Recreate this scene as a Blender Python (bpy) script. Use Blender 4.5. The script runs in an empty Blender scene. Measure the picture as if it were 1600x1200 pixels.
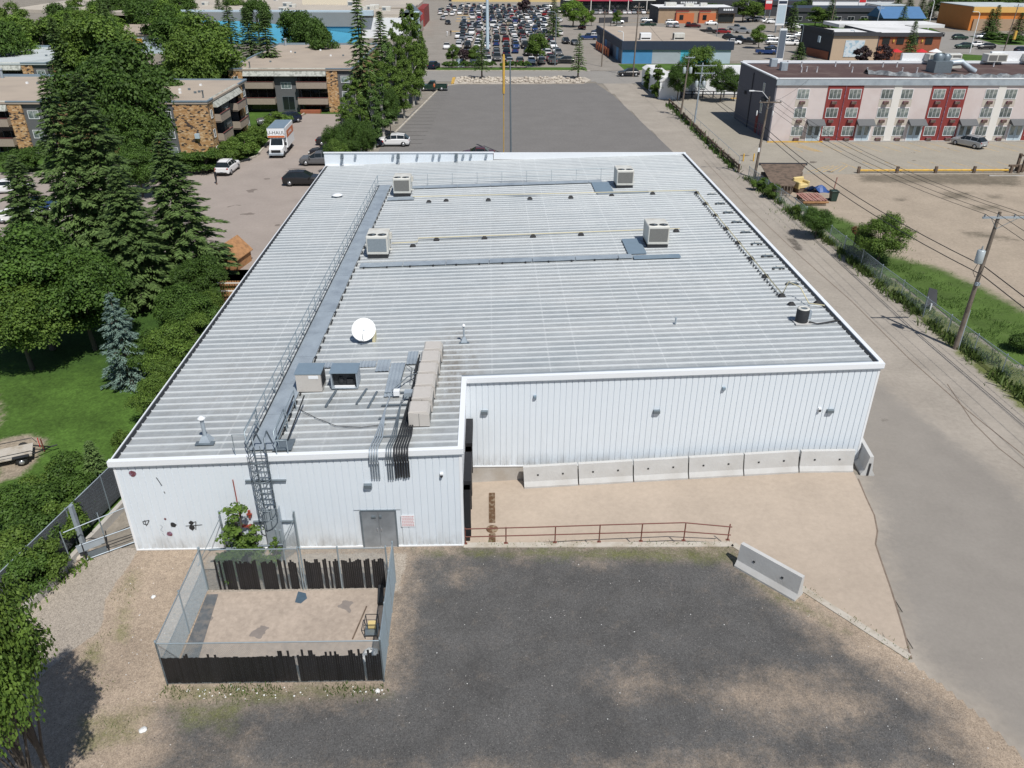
import bpy, math, random
import numpy as np
from mathutils import Vector, Matrix, geometry

S = bpy.context.scene
COL = S.collection
RAD = math.radians

# ------------------------------------------------------------------ camera
CAM_F, CAM_P, CAM_Y, CAM_R, CAM_H = 1240.29, .5056, .0297, .005, 24.905
_f = np.array([math.sin(CAM_Y)*math.cos(CAM_P), math.cos(CAM_Y)*math.cos(CAM_P), -math.sin(CAM_P)])
_r = np.array([math.cos(CAM_Y), -math.sin(CAM_Y), 0.0]); _u = np.cross(_r, _f)
_c, _s = math.cos(CAM_R), math.sin(CAM_R)
_r, _u = _c*_r + _s*_u, -_s*_r + _c*_u
cam = bpy.data.cameras.new('camera'); cam.sensor_width = 36; cam.lens = 36*CAM_F/1600
cam.clip_start = .5; cam.clip_end = 4000
cam_ob = bpy.data.objects.new('camera', cam); COL.objects.link(cam_ob)
cam_ob.matrix_world = Matrix(((_r[0], _u[0], -_f[0], 0), (_r[1], _u[1], -_f[1], 0), (_r[2], _u[2], -_f[2], CAM_H), (0, 0, 0, 1)))
S.camera = cam_ob

# ------------------------------------------------------------------ light
SUN_EL = RAD(57); SHD = (-.45, .893)            # horizontal direction in which shadows fall
w = bpy.data.worlds.new('World'); S.world = w; w.use_nodes = True
nt = w.node_tree; bg = nt.nodes['Background']
sky = nt.nodes.new('ShaderNodeTexSky'); sky.sky_type = 'NISHITA'; sky.sun_disc = False
sky.sun_elevation = SUN_EL; sky.sun_rotation = math.atan2(-SHD[0], -SHD[1]); sky.air_density = 1.0; sky.dust_density = .6; sky.altitude = 500
nt.links.new(sky.outputs[0], bg.inputs[0]); bg.inputs[1].default_value = .068
sl = bpy.data.lights.new('sun', 'SUN'); sl.energy = 4.2; sl.angle = RAD(.53); sl.color = (1, .965, .91)
so = bpy.data.objects.new('sun', sl); COL.objects.link(so)
sd = Vector((SHD[0]*math.cos(SUN_EL), SHD[1]*math.cos(SUN_EL), -math.sin(SUN_EL)))
so.rotation_euler = sd.to_track_quat('-Z', 'Y').to_euler(); so.location = (0, 0, 60)
S.view_settings.view_transform = 'Standard'; S.view_settings.look = 'None'
S.view_settings.exposure = 0.07; S.view_settings.gamma = 1; S.view_settings.use_curve_mapping = False

# ------------------------------------------------------------------ helpers
def P(px, py, z=0.0):
    """where the sight line through a point of the photograph meets the level z"""
    d = _f*CAM_F + _r*(px-800) - _u*(py-600)
    t = (z-CAM_H)/d[2]
    return (float(d[0]*t), float(d[1]*t), z)
ROOF0, ROOFS = 5.51, .0305
def rz_(x): return ROOF0 + ROOFS*x
def PR(px, py, dz=0.0):
    d = _f*CAM_F + _r*(px-800) - _u*(py-600)
    t = (ROOF0+dz-CAM_H)/(d[2]-ROOFS*d[0])
    return (float(d[0]*t), float(d[1]*t), float(CAM_H+d[2]*t))

class MB:
    """collects faces; build() makes ONE mesh"""
    def __init__(s): s.v = []; s.f = []; s.m = []; s.sm = []
    def add(s, vs, fs, mi=0, smooth=False):
        o = len(s.v); s.v += [tuple(p) for p in vs]
        for f in fs: s.f.append(tuple(i+o for i in f)); s.m.append(mi); s.sm.append(smooth)
        return s
    def box(s, x0, x1, y0, y1, z0, z1, mi=0):
        return s.add([(x0,y0,z0),(x1,y0,z0),(x1,y1,z0),(x0,y1,z0),(x0,y0,z1),(x1,y0,z1),(x1,y1,z1),(x0,y1,z1)],
                     [(0,3,2,1),(4,5,6,7),(0,1,5,4),(1,2,6,5),(2,3,7,6),(3,0,4,7)], mi)
    def bbox(s, x0, x1, y0, y1, z0, z1, b=.03, mi=0):
        """box with chamfered vertical and top edges"""
        r = [(x0+b,y0),(x1-b,y0),(x1,y0+b),(x1,y1-b),(x1-b,y1),(x0+b,y1),(x0,y1-b),(x0,y0+b)]
        cx, cy = (x0+x1)/2, (y0+y1)/2
        kx = 1-2*b/max(x1-x0,1e-6); ky = 1-2*b/max(y1-y0,1e-6)
        t = [(cx+(x-cx)*kx, cy+(y-cy)*ky) for x, y in r]
        vs = [(x,y,z0) for x,y in r]+[(x,y,z1-b) for x,y in r]+[(x,y,z1) for x,y in t]
        fs = [(i,(i+1)%8,8+(i+1)%8,8+i) for i in range(8)]+[(8+i,8+(i+1)%8,16+(i+1)%8,16+i) for i in range(8)]+[tuple(range(16,24)), tuple(range(7,-1,-1))]
        return s.add(vs, fs, mi)
    def sbox(s, x0, x1, y0, y1, d0, d1, mi=0):
        """box that follows the roof slope, d0/d1 above the roof"""
        a, b = rz_(x0), rz_(x1)
        return s.add([(x0,y0,a+d0),(x1,y0,b+d0),(x1,y1,b+d0),(x0,y1,a+d0),(x0,y0,a+d1),(x1,y0,b+d1),(x1,y1,b+d1),(x0,y1,a+d1)],
                     [(0,3,2,1),(4,5,6,7),(0,1,5,4),(1,2,6,5),(2,3,7,6),(3,0,4,7)], mi)
    def obox(s, a, b, w, z0, z1, mi=0):
        """box along the ground line a-b of width w"""
        dx, dy = b[0]-a[0], b[1]-a[1]; L = math.hypot(dx, dy) or 1; nx, ny = -dy/L*w/2, dx/L*w/2
        za0 = z0 if not isinstance(z0, tuple) else z0[0]; zb0 = z0 if not isinstance(z0, tuple) else z0[1]
        za1 = z1 if not isinstance(z1, tuple) else z1[0]; zb1 = z1 if not isinstance(z1, tuple) else z1[1]
        return s.add([(a[0]-nx,a[1]-ny,za0),(b[0]-nx,b[1]-ny,zb0),(b[0]+nx,b[1]+ny,zb0),(a[0]+nx,a[1]+ny,za0),
                      (a[0]-nx,a[1]-ny,za1),(b[0]-nx,b[1]-ny,zb1),(b[0]+nx,b[1]+ny,zb1),(a[0]+nx,a[1]+ny,za1)],
                     [(0,3,2,1),(4,5,6,7),(0,1,5,4),(1,2,6,5),(2,3,7,6),(3,0,4,7)], mi)
    def prism(s, poly, z0, z1, mi=0, top=None):
        n = len(poly)
        ar = sum(poly[i][0]*poly[(i+1)%n][1]-poly[(i+1)%n][0]*poly[i][1] for i in range(n))
        if ar < 0: poly = poly[::-1]
        vs = [(p[0],p[1],z0) for p in poly]+[(p[0],p[1],z1) for p in poly]
        s.add(vs, [(i,(i+1)%n,n+(i+1)%n,n+i) for i in range(n)]+[tuple(range(n-1,-1,-1))], mi)
        return s.add(vs, [tuple(range(n,2*n))], mi if top is None else top)
    def lathe(s, prof, n=12, c=(0,0), mi=0, smooth=True, caps=True):
        vs = []
        for r, z in prof:
            for k in range(n):
                a = 2*math.pi*k/n; vs.append((c[0]+r*math.cos(a), c[1]+r*math.sin(a), z))
        fs = [(j*n+k, j*n+(k+1)%n, (j+1)*n+(k+1)%n, (j+1)*n+k) for j in range(len(prof)-1) for k in range(n)]
        s.add(vs, fs, mi, smooth)
        if caps:
            s.add([vs[k] for k in range(n)][::-1], [tuple(range(n))], mi)
            s.add(vs[-n:], [tuple(range(n))], mi)
        return s
    def tube(s, pts, r, n=6, mi=0, smooth=True, caps=True):
        pts = [Vector(p) for p in pts]; rs = r if isinstance(r, (list, tuple)) else [r]*len(pts)
        rings = []; prev = None
        for i, p in enumerate(pts):
            d = (pts[min(i+1,len(pts)-1)]-pts[max(i-1,0)])
            if d.length < 1e-9: d = Vector((0,0,1))
            d.normalize()
            if prev is None: a = d.orthogonal().normalized()
            else:
                a = prev - d*prev.dot(d)
                a = a.normalized() if a.length > 1e-6 else d.orthogonal().normalized()
            prev = a; b = d.cross(a)
            rings.append([p+(a*math.cos(2*math.pi*k/n)+b*math.sin(2*math.pi*k/n))*rs[i] for k in range(n)])
        vs = [q for ring in rings for q in ring]
        s.add(vs, [(j*n+k, j*n+(k+1)%n, (j+1)*n+(k+1)%n, (j+1)*n+k) for j in range(len(pts)-1) for k in range(n)], mi, smooth)
        if caps: s.add(rings[0][::-1], [tuple(range(n))], mi); s.add(rings[-1], [tuple(range(n))], mi)
        return s
    def quad(s, a, b, c, d, mi=0): return s.add([a,b,c,d], [(0,1,2,3)], mi)
    def xf(s, M):
        s.v = [tuple(M @ Vector(p)) for p in s.v]; return s
    def join(s, o):
        k = len(s.v); s.v += o.v; s.f += [tuple(i+k for i in f) for f in o.f]; s.m += o.m; s.sm += o.sm; return s
    def mesh(s, name, mats, off=(0,0,0)):
        me = bpy.data.meshes.new(name)
        vs = s.v if off == (0,0,0) else [(p[0]-off[0], p[1]-off[1], p[2]-off[2]) for p in s.v]
        me.from_pydata(vs, [], s.f)
        for m in (mats if isinstance(mats, (list, tuple)) else [mats]): me.materials.append(m)
        me.polygons.foreach_set('material_index', s.m); me.polygons.foreach_set('use_smooth', s.sm)
        me.update(); return me

def quads_mesh(name, V, mats, mi=None):
    """V: (n,4,3) array of loose quads"""
    V = np.asarray(V, dtype=np.float32); n = len(V)
    me = bpy.data.meshes.new(name); me.vertices.add(n*4); me.vertices.foreach_set('co', V.reshape(-1))
    me.loops.add(n*4); me.loops.foreach_set('vertex_index', np.arange(n*4, dtype=np.int32))
    me.polygons.add(n); me.polygons.foreach_set('loop_start', np.arange(0, n*4, 4, dtype=np.int32))
    try: me.polygons.foreach_set('loop_total', np.full(n, 4, dtype=np.int32))
    except Exception: pass
    for m in (mats if isinstance(mats, (list, tuple)) else [mats]): me.materials.append(m)
    if mi is not None: me.polygons.foreach_set('material_index', np.asarray(mi, dtype=np.int32))
    me.update(calc_edges=True); me.validate(); return me

def props(o, label=None, cat=None, group=None, kind=None):
    if label: o['label'] = label
    if cat: o['category'] = cat
    if group: o['group'] = group
    if kind: o['kind'] = kind
    return o
def link(name, data, loc=(0,0,0), rz=0, parent=None):
    o = bpy.data.objects.new(name, data); COL.objects.link(o); o.location = loc; o.rotation_euler = (0,0,rz)
    if parent: o.parent = parent
    return o
def thing(name, label, cat, loc=(0,0,0), rz=0, group=None):
    return props(link(name, None, loc, rz), label, cat, group)
def part(name, mb, mat, parent, world=False, label=None):
    off = (0,0,0)
    if world:
        q = parent; off = Vector((0,0,0))
        while q: off = off + q.location; q = q.parent
        off = tuple(off)
    me = mb if isinstance(mb, bpy.types.Mesh) else mb.mesh(name, mat, off)
    o = link(name, me, parent=parent)
    if label: o['label'] = label
    return o
def inst(name, me, parent, loc, rot=(0,0,0), scale=(1,1,1)):
    o = bpy.data.objects.new(name, me); COL.objects.link(o); o.location = loc; o.rotation_euler = rot; o.scale = scale
    o.parent = parent; return o
def single(name, mb, mat, label, cat, group=None, world=True, loc=(0,0,0), rz=0):
    if world:
        xs = [p[0] for p in mb.v]; ys = [p[1] for p in mb.v]; zs = [p[2] for p in mb.v]
        loc = ((min(xs)+max(xs))/2, (min(ys)+max(ys))/2, min(zs))
        me = mb.mesh(name, mat, loc)
    else: me = mb.mesh(name, mat)
    return props(link(name, me, loc, rz), label, cat, group)
def struct(name, mb, mat):
    me = mb if isinstance(mb, bpy.types.Mesh) else mb.mesh(name, mat)
    return props(link(name, me), kind='structure')
def stuff(name, mb, mat, label=None, cat=None):
    me = mb if isinstance(mb, bpy.types.Mesh) else mb.mesh(name, mat)
    return props(link(name, me), label, cat, kind='stuff')
def dup(root, loc, rz=0, label=None, scale=None, group=None):
    def rec(o, par):
        c = o.copy(); COL.objects.link(c); c.parent = par
        for ch in KIDS.get(o.name) or [x for x in o.children]: rec(ch, c)
        return c
    c = rec(root, None); c.location = loc; c.rotation_euler = (0,0,rz)
    if scale is not None: c.scale = scale if isinstance(scale, tuple) else (scale,)*3
    if label: c['label'] = label
    if group: c['group'] = group
    return c
KIDS = {}

# ------------------------------------------------------------------ materials
def newmat(name):
    m = bpy.data.materials.new(name); m.use_nodes = True
    return m, m.node_tree.nodes, m.node_tree.links, m.node_tree.nodes['Principled BSDF']
def rgb(c): return (c[0], c[1], c[2], 1)
def mat(name, col, rough=.8, metal=0, var=.12, sc=3.0, col2=None, sc2=.6, lo=.45, hi=.65, bump=0, bsc=20, objvar=0, spec=None):
    """principled with noisy colour; col2 = blotches of a second real colour"""
    m, N, L, b = newmat(name)
    b.inputs['Roughness'].default_value = rough; b.inputs['Metallic'].default_value = metal
    if spec is not None: b.inputs['Specular IOR Level'].default_value = spec
    tc = N.new('ShaderNodeTexCoord')
    n1 = N.new('ShaderNodeTexNoise'); n1.inputs['Scale'].default_value = sc; n1.inputs['Detail'].default_value = 5; n1.inputs['Roughness'].default_value = .65
    L.new(tc.outputs['Object'], n1.inputs['Vector'])
    mx = N.new('ShaderNodeMix'); mx.data_type = 'RGBA'; mx.blend_type = 'MIX'
    mx.inputs['A'].default_value = rgb([c*(1-var*1.6) for c in col]); mx.inputs['B'].default_value = rgb([min(1, c*(1+var*1.6)) for c in col])
    L.new(n1.outputs['Fac'], mx.inputs['Factor']); out = mx.outputs['Result']
    if col2 is not None:
        n2 = N.new('ShaderNodeTexNoise'); n2.inputs['Scale'].default_value = sc2; n2.inputs['Detail'].default_value = 6; n2.inputs['Roughness'].default_value = .6
        L.new(tc.outputs['Object'], n2.inputs['Vector'])
        mr = N.new('ShaderNodeMapRange'); mr.inputs[1].default_value = lo; mr.inputs[2].default_value = hi
        L.new(n2.outputs['Fac'], mr.inputs[0])
        m2 = N.new('ShaderNodeMix'); m2.data_type = 'RGBA'; L.new(mr.outputs[0], m2.inputs['Factor']); L.new(out, m2.inputs['A']); m2.inputs['B'].default_value = rgb(col2); out = m2.outputs['Result']
    if objvar:
        oi = N.new('ShaderNodeObjectInfo'); mr2 = N.new('ShaderNodeMapRange'); mr2.inputs[3].default_value = 1-objvar; mr2.inputs[4].default_value = 1+objvar
        L.new(oi.outputs['Random'], mr2.inputs[0])
        hs = N.new('ShaderNodeHueSaturation'); L.new(mr2.outputs[0], hs.inputs['Value']); L.new(out, hs.inputs['Color']); out = hs.outputs[0]
    L.new(out, b.inputs['Base Color'])
    if bump:
        n3 = N.new('ShaderNodeTexNoise'); n3.inputs['Scale'].default_value = bsc; n3.inputs['Detail'].default_value = 4
        L.new(tc.outputs['Object'], n3.inputs['Vector'])
        bp = N.new('ShaderNodeBump'); bp.inputs['Strength'].default_value = bump; bp.inputs['Distance'].default_value = .05
        L.new(n3.outputs['Fac'], bp.inputs['Height']); L.new(bp.outputs[0], b.inputs['Normal'])
    return m
def leafmat(name, c1, c2, transl=.25, objvar=.12):
    m, N, L, b = newmat(name)
    g = N.new('ShaderNodeNewGeometry'); mx = N.new('ShaderNodeMix'); mx.data_type = 'RGBA'
    mx.inputs['A'].default_value = rgb(c1); mx.inputs['B'].default_value = rgb(c2)
    tc = N.new('ShaderNodeTexCoord'); n1 = N.new('ShaderNodeTexNoise'); n1.inputs['Scale'].default_value = .9; L.new(tc.outputs['Object'], n1.inputs['Vector'])
    ad = N.new('ShaderNodeMath'); ad.operation = 'MULTIPLY_ADD'; L.new(g.outputs['Random Per Island'], ad.inputs[0]); ad.inputs[1].default_value = .6
    ml = N.new('ShaderNodeMath'); ml.operation = 'MULTIPLY_ADD'; L.new(n1.outputs['Fac'], ml.inputs[0]); ml.inputs[1].default_value = 1.2; ml.inputs[2].default_value = -.4
    L.new(ml.outputs[0], ad.inputs[2]); ad.use_clamp = True
    L.new(ad.outputs[0], mx.inputs['Factor'])
    oi = N.new('ShaderNodeObjectInfo'); mr2 = N.new('ShaderNodeMapRange'); mr2.inputs[3].default_value = 1-objvar; mr2.inputs[4].default_value = 1+objvar
    L.new(oi.outputs['Random'], mr2.inputs[0]); hs = N.new('ShaderNodeHueSaturation'); L.new(mr2.outputs[0], hs.inputs['Value']); L.new(mx.outputs['Result'], hs.inputs['Color'])
    L.new(hs.outputs[0], b.inputs['Base Color']); b.inputs['Roughness'].default_value = .6; b.inputs['Specular IOR Level'].default_value = .3
    tr = N.new('ShaderNodeBsdfTranslucent'); L.new(hs.outputs[0], tr.inputs['Color'])
    ms = N.new('ShaderNodeMixShader'); ms.inputs[0].default_value = transl
    L.new(b.outputs[0], ms.inputs[1]); L.new(tr.outputs[0], ms.inputs[2]); L.new(ms.outputs[0], N['Material Output'].inputs['Surface'])
    return m

M = {}
def dm(k, *a, **kw): M[k] = mat(k, *a, **kw)
dm('white_wall', (.73,.79,.845), .45, 0, .03, 1.5, (.67,.715,.75), .35, .5, .8)
dm('white_trim', (.82,.84,.86), .4, 0, .03, 2)
dm('galv', (.42,.48,.53), .5, .35, .12, 2, (.33,.38,.43), .8)
dm('galv_dark', (.20,.24,.27), .5, .5, .15, 4)
dm('galv_blue', (.25,.33,.40), .4, .3, .1, 2)
dm('steel_fence', (.36,.43,.47), .45, .5, .15, 5)
dm('black_metal', (.025,.027,.03), .6, 0, .2, 6)
dm('black_plastic', (.012,.012,.014), .5, 0, .2, 5, objvar=.3)
dm('rubber', (.03,.03,.032), .8, 0, .2, 6)
dm('beige_metal', (.52,.49,.455), .5, 0, .05, 2, (.45,.42,.385), .9, .5, .8)
dm('unit_white', (.62,.62,.58), .5, 0, .05, 2, (.52,.50,.45), .9)
dm('coil', (.19,.19,.18), .7, .2, .2, 12)
dm('coil_blue', (.24,.28,.31), .7, .2, .2, 12)
dm('dish_white', (.82,.83,.82), .35, 0, .02, 2)
dm('concrete', (.46,.44,.41), .9, 0, .08, 3, (.38,.34,.29), .6, .45, .7, bump=.3)
dm('concrete_new', (.53,.53,.52), .9, 0, .05, 2, (.45,.44,.42), .7, .45, .75, bump=.2, bsc=12)
dm('kerb', (.48,.44,.38), .9, 0, .1, 3, (.36,.31,.24), 1.2, bump=.2)
dm('red_paint', (.17,.055,.04), .6, 0, .2, 6, (.15,.06,.04), 5)
dm('red_brick_panel', (.23,.034,.03), .7, 0, .08, 2)
dm('pink_wall', (.60,.535,.52), .8, 0, .04, 1, (.56,.48,.46), .3)
dm('grey_wall', (.125,.125,.15), .8, 0, .06, 1)
dm('white_strip', (.70,.68,.64), .7, 0, .04, 1)
dm('stucco_beige', (.50,.46,.40), .8, 0, .06, 1.5)
dm('brown_roof', (.085,.05,.045), .9, 0, .15, 1, (.14,.10,.085), .35, .5, .7)
dm('tan_roof', (.40,.335,.27), .95, 0, .06, 1, (.34,.285,.235), .25, .45, .7)
dm('far_roof', (.47,.42,.35), .95, 0, .08, .3, (.38,.34,.30), .06, .4, .7)
dm('white_roof', (.72,.72,.72), .8, 0, .06, .5, (.55,.55,.54), .12, .5, .7)
dm('grey_roof', (.48,.52,.53), .9, 0, .06, .5, (.38,.42,.43), .2)
dm('siding', (.115,.12,.125), .8, 0, .06, 2)
dm('balcony_wood', (.33,.275,.225), .8, 0, .1, 3)
dm('dark_glass', (.015,.02,.022), .08, 0, .3, 2, spec=.6)
dm('win_glass', (.11,.15,.15), .08, 0, .5, 1.2, (.28,.32,.30), .9, .45, .55, objvar=.5, spec=.6)
dm('motel_glass', (.12,.15,.15), .12, 0, .3, 1.5, (.34,.36,.33), .8, .45, .6, objvar=.4)  # dark panes, paler blotches are curtains behind them
dm('yellow', (.62,.38,.06), .6, 0, .12, 3, (.45,.28,.08), 2)
dm('yellow_line', (.55,.36,.12), .9, 0, .25, 1.5, (.38,.32,.25), .8, .4, .7)
dm('white_line', (.50,.49,.47), .9, 0, .2, 1.5, (.33,.31,.29), .8, .4, .7)
dm('wood', (.16,.115,.085), .9, 0, .2, 5, (.08,.06,.045), 1.5)
dm('pole_wood', (.20,.165,.135), .9, 0, .2, 4, (.12,.095,.075), 1.2)
dm('cedar', (.42,.22,.10), .8, 0, .18, 5, (.28,.15,.07), 2)
dm('red_shingle', (.17,.055,.05), .9, 0, .15, 4)
dm('bark', (.09,.075,.06), .95, 0, .25, 6)
dm('pale_bark', (.42,.40,.36), .9, 0, .25, 3, (.15,.13,.11), 2.5, .55, .65)
dm('wire', (.02,.02,.02), .6, 0, .1, 3)
dm('insulator', (.30,.32,.33), .3, 0, .1, 3)
dm('transformer', (.42,.47,.49), .4, .1, .06, 3)
dm('blue_mural', (.07,.25,.48), .7, 0, .1, .8)
dm('cyan_mural', (.06,.45,.62), .7, 0, .1, .6, (.15,.55,.70), .4)
dm('grey_mural', (.38,.42,.46), .7, 0, .1, .8)
dm('slate_wall', (.12,.145,.19), .8, 0, .08, .8)
dm('navy_fascia', (.022,.035,.065), .7, 0, .15, 1)
dm('mall_blue', (.06,.28,.42), .6, 0, .05, .2)
dm('mall_grey', (.24,.25,.25), .8, 0, .06, .3)
dm('pale_blue', (.45,.55,.62), .6, 0, .05, .5)
dm('sign_red', (.55,.03,.035), .5, 0, .05, 1)
dm('sign_pink', (.55,.05,.11), .5, 0, .05, .5)
dm('orange', (.60,.20,.035), .6, 0, .08, .4)
dm('orange_light', (.70,.42,.12), .6, 0, .05, .4)
dm('orange_brick', (.30,.10,.05), .8, 0, .15, 2)
dm('tan_brick', (.38,.27,.18), .8, 0, .08, .8)
dm('charcoal', (.05,.052,.06), .8, 0, .1, 1)
dm('dark_blue_roof', (.03,.045,.07), .8, 0, .2, .5)
dm('blue_roof', (.07,.17,.33), .7, 0, .1, .5)
dm('tarp_blue', (.03,.08,.25), .5, 0, .1, 2)
dm('cream', (.62,.49,.22), .7, 0, .06, 2)
dm('pallet_red', (.33,.15,.12), .9, 0, .15, 4, (.42,.27,.22), 3)
dm('bin_green', (.02,.045,.035), .5, 0, .1, 3)
dm('tyre', (.02,.02,.02), .8, 0, .1, 5)
dm('rim', (.45,.46,.48), .3, .6, .1, 5)
dm('lamp_glass', (.7,.7,.68), .2, 0, .02, 3)
dm('tail_red', (.4,.02,.02), .3, 0, .02, 3)
dm('skin', (.45,.27,.19), .6, 0, .03, 3)
dm('cloth_black', (.02,.02,.024), .9, 0, .1, 5)
dm('cloth_orange', (.55,.16,.06), .9, 0, .1, 5)
dm('cloth_white', (.65,.65,.65), .9, 0, .1, 5)
dm('hair', (.03,.02,.015), .8, 0, .1, 5)
dm('litter', (.75,.75,.73), .8, 0, .1, 3)
dm('pvc', (.62,.56,.36), .5, 0, .06, 3)
dm('pipe_red', (.30,.06,.04), .5, 0, .1, 3)
dm('rock', (.50,.45,.38), .95, 0, .15, 1.2, (.36,.31,.26), .5, .45, .65, bump=.6, bsc=4)
for k, c in dict(white=(.80,.80,.80), black=(.018,.018,.02), silver=(.42,.44,.46), grey=(.16,.165,.175), blue=(.03,.07,.22), navy=(.015,.025,.055), red=(.30,.02,.025), maroon=(.10,.015,.02), tan=(.36,.30,.22), green=(.025,.06,.045)).items():
    dm('paint_'+k, c, .25, .0 if k in ('white','black') else .35, .02, 2, spec=.6)
M['leaf_dark'] = leafmat('leaf_dark', (.028,.062,.012), (.110,.198,.034))
M['leaf_mid'] = leafmat('leaf_mid', (.046,.095,.016), (.170,.262,.045))
M['leaf_bright'] = leafmat('leaf_bright', (.060,.125,.016), (.205,.325,.05))
M['leaf_birch'] = leafmat('leaf_birch', (.045,.09,.022), (.145,.245,.06))
M['leaf_purple'] = leafmat('leaf_purple', (.03,.02,.022), (.08,.05,.055))
M['leaf_brown'] = leafmat('leaf_brown', (.10,.05,.02), (.20,.11,.05))
M['needle'] = leafmat('needle', (.050,.090,.028), (.185,.280,.088), .18)
M['needle_blue'] = leafmat('needle_blue', (.10,.16,.13), (.23,.33,.28), .1, .05)
M['weed_green'] = leafmat('weed_green', (.05,.10,.02), (.12,.21,.045))
M['weed'] = leafmat('weed', (.05,.09,.02), (.14,.20,.05))
# special materials
def stone_face():
    m, N, L, b = newmat('stone_facing')
    tc = N.new('ShaderNodeTexCoord'); mp = N.new('ShaderNodeMapping'); mp.inputs['Scale'].default_value = (3.0, 3.0, 6.5)
    L.new(tc.outputs['Object'], mp.inputs['Vector'])
    v = N.new('ShaderNodeTexVoronoi'); v.inputs['Scale'].default_value = 1.0; L.new(mp.outputs[0], v.inputs['Vector'])
    sp = N.new('ShaderNodeSeparateColor'); L.new(v.outputs['Color'], sp.inputs[0])
    cr = N.new('ShaderNodeValToRGB'); cr.color_ramp.interpolation = 'CONSTANT'
    e = cr.color_ramp.elements; e[0].position = 0; e[0].color = (.45,.26,.12,1); e[1].position = .3; e[1].color = (.52,.34,.18,1)
    for p, c in ((.5,(.40,.23,.10,1)), (.72,(.56,.40,.24,1)), (.82,(.06,.045,.04,1))):
        q = e.new(p); q.color = c
    L.new(sp.outputs[0], cr.inputs[0]); L.new(cr.outputs[0], b.inputs['Base Color']); b.inputs['Roughness'].default_value = .9
    bp = N.new('ShaderNodeBump'); bp.inputs['Strength'].default_value = .6; bp.inputs['Distance'].default_value = .05; L.new(sp.outputs[1], bp.inputs['Height']); L.new(bp.outputs[0], b.inputs['Normal'])
    return m
M['stone'] = stone_face()
def shingle_white():
    m = mat('white_shake', (.42,.43,.39), .9, 0, .25, 2.5, (.26,.27,.24), 1.6, .5, .6); return m
M['shake'] = shingle_white()

def roof_mat():
    m, N, L, b = newmat('roof_steel')
    b.inputs['Roughness'].default_value = .38; b.inputs['Metallic'].default_value = .25
    g = N.new('ShaderNodeTexCoord'); geo = N.new('ShaderNodeNewGeometry')
    # world position (the roof does not move): dirt, washed streaks and lap joints
    mp = N.new('ShaderNodeMapping'); mp.inputs['Scale'].default_value = (.16, .5, .16); L.new(geo.outputs['Position'], mp.inputs[0])
    n1 = N.new('ShaderNodeTexNoise'); n1.inputs['Scale'].default_value = 1; n1.inputs['Detail'].default_value = 6; L.new(mp.outputs[0], n1.inputs[0])
    mx = N.new('ShaderNodeMix'); mx.data_type = 'RGBA'; mx.inputs['A'].default_value = (.40,.435,.45,1); mx.inputs['B'].default_value = (.53,.55,.55,1)
    mr = N.new('ShaderNodeMapRange'); mr.inputs[1].default_value = .3; mr.inputs[2].default_value = .7; L.new(n1.outputs[0], mr.inputs[0]); L.new(mr.outputs[0], mx.inputs['Factor'])
    n2 = N.new('ShaderNodeTexNoise'); n2.inputs['Scale'].default_value = 1.7; n2.inputs['Detail'].default_value = 8; n2.inputs['Roughness'].default_value = .7; L.new(geo.outputs['Position'], n2.inputs[0])
    m2 = N.new('ShaderNodeMix'); m2.data_type = 'RGBA'; m2.blend_type = 'MULTIPLY'; m2.inputs['Factor'].default_value = 1
    cr = N.new('ShaderNodeMapRange'); cr.inputs[1].default_value = .3; cr.inputs[2].default_value = .7; cr.inputs[3].default_value = .84; cr.inputs[4].default_value = 1.06
    L.new(n2.outputs[0], cr.inputs[0]); L.new(mx.outputs['Result'], m2.inputs['A']); L.new(cr.outputs[0], m2.inputs['B'])
    # lap joints every ~1.5 m, only some strong
    sx = N.new('ShaderNodeSeparateXYZ'); L.new(geo.outputs['Position'], sx.inputs[0])
    fr = N.new('ShaderNodeMath'); fr.operation = 'MULTIPLY'; fr.inputs[1].default_value = 1/1.52; L.new(sx.outputs[0], fr.inputs[0])
    f2 = N.new('ShaderNodeMath'); f2.operation = 'FRACT'; L.new(fr.outputs[0], f2.inputs[0])
    lt = N.new('ShaderNodeMath'); lt.operation = 'LESS_THAN'; lt.inputs[1].default_value = .055; L.new(f2.outputs[0], lt.inputs[0])
    fl = N.new('ShaderNodeMath'); fl.operation = 'FLOOR'; L.new(fr.outputs[0], fl.inputs[0])
    wn = N.new('ShaderNodeTexWhiteNoise'); wn.noise_dimensions = '1D'; L.new(fl.outputs[0], wn.inputs['W'])
    mm = N.new('ShaderNodeMath'); mm.operation = 'MULTIPLY'; L.new(lt.outputs[0], mm.inputs[0]); L.new(wn.outputs[0], mm.inputs[1])
    mq = N.new('ShaderNodeMath'); mq.operation = 'MULTIPLY'; mq.inputs[1].default_value = .38; L.new(mm.outputs[0], mq.inputs[0])
    m3 = N.new('ShaderNodeMix'); m3.data_type = 'RGBA'; L.new(mq.outputs[0], m3.inputs['Factor']); L.new(m2.outputs['Result'], m3.inputs['A']); m3.inputs['B'].default_value = (.72,.74,.74,1)
    oi = N.new('ShaderNodeObjectInfo'); mo = N.new('ShaderNodeMapRange'); mo.inputs[3].default_value = .965; mo.inputs[4].default_value = 1.035; L.new(oi.outputs['Random'], mo.inputs[0])
    hs = N.new('ShaderNodeHueSaturation'); L.new(mo.outputs[0], hs.inputs['Value']); L.new(m3.outputs['Result'], hs.inputs['Color'])
    L.new(hs.outputs[0], b.inputs['Base Color'])
    return m
M['roof_pan'] = roof_mat()
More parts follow.
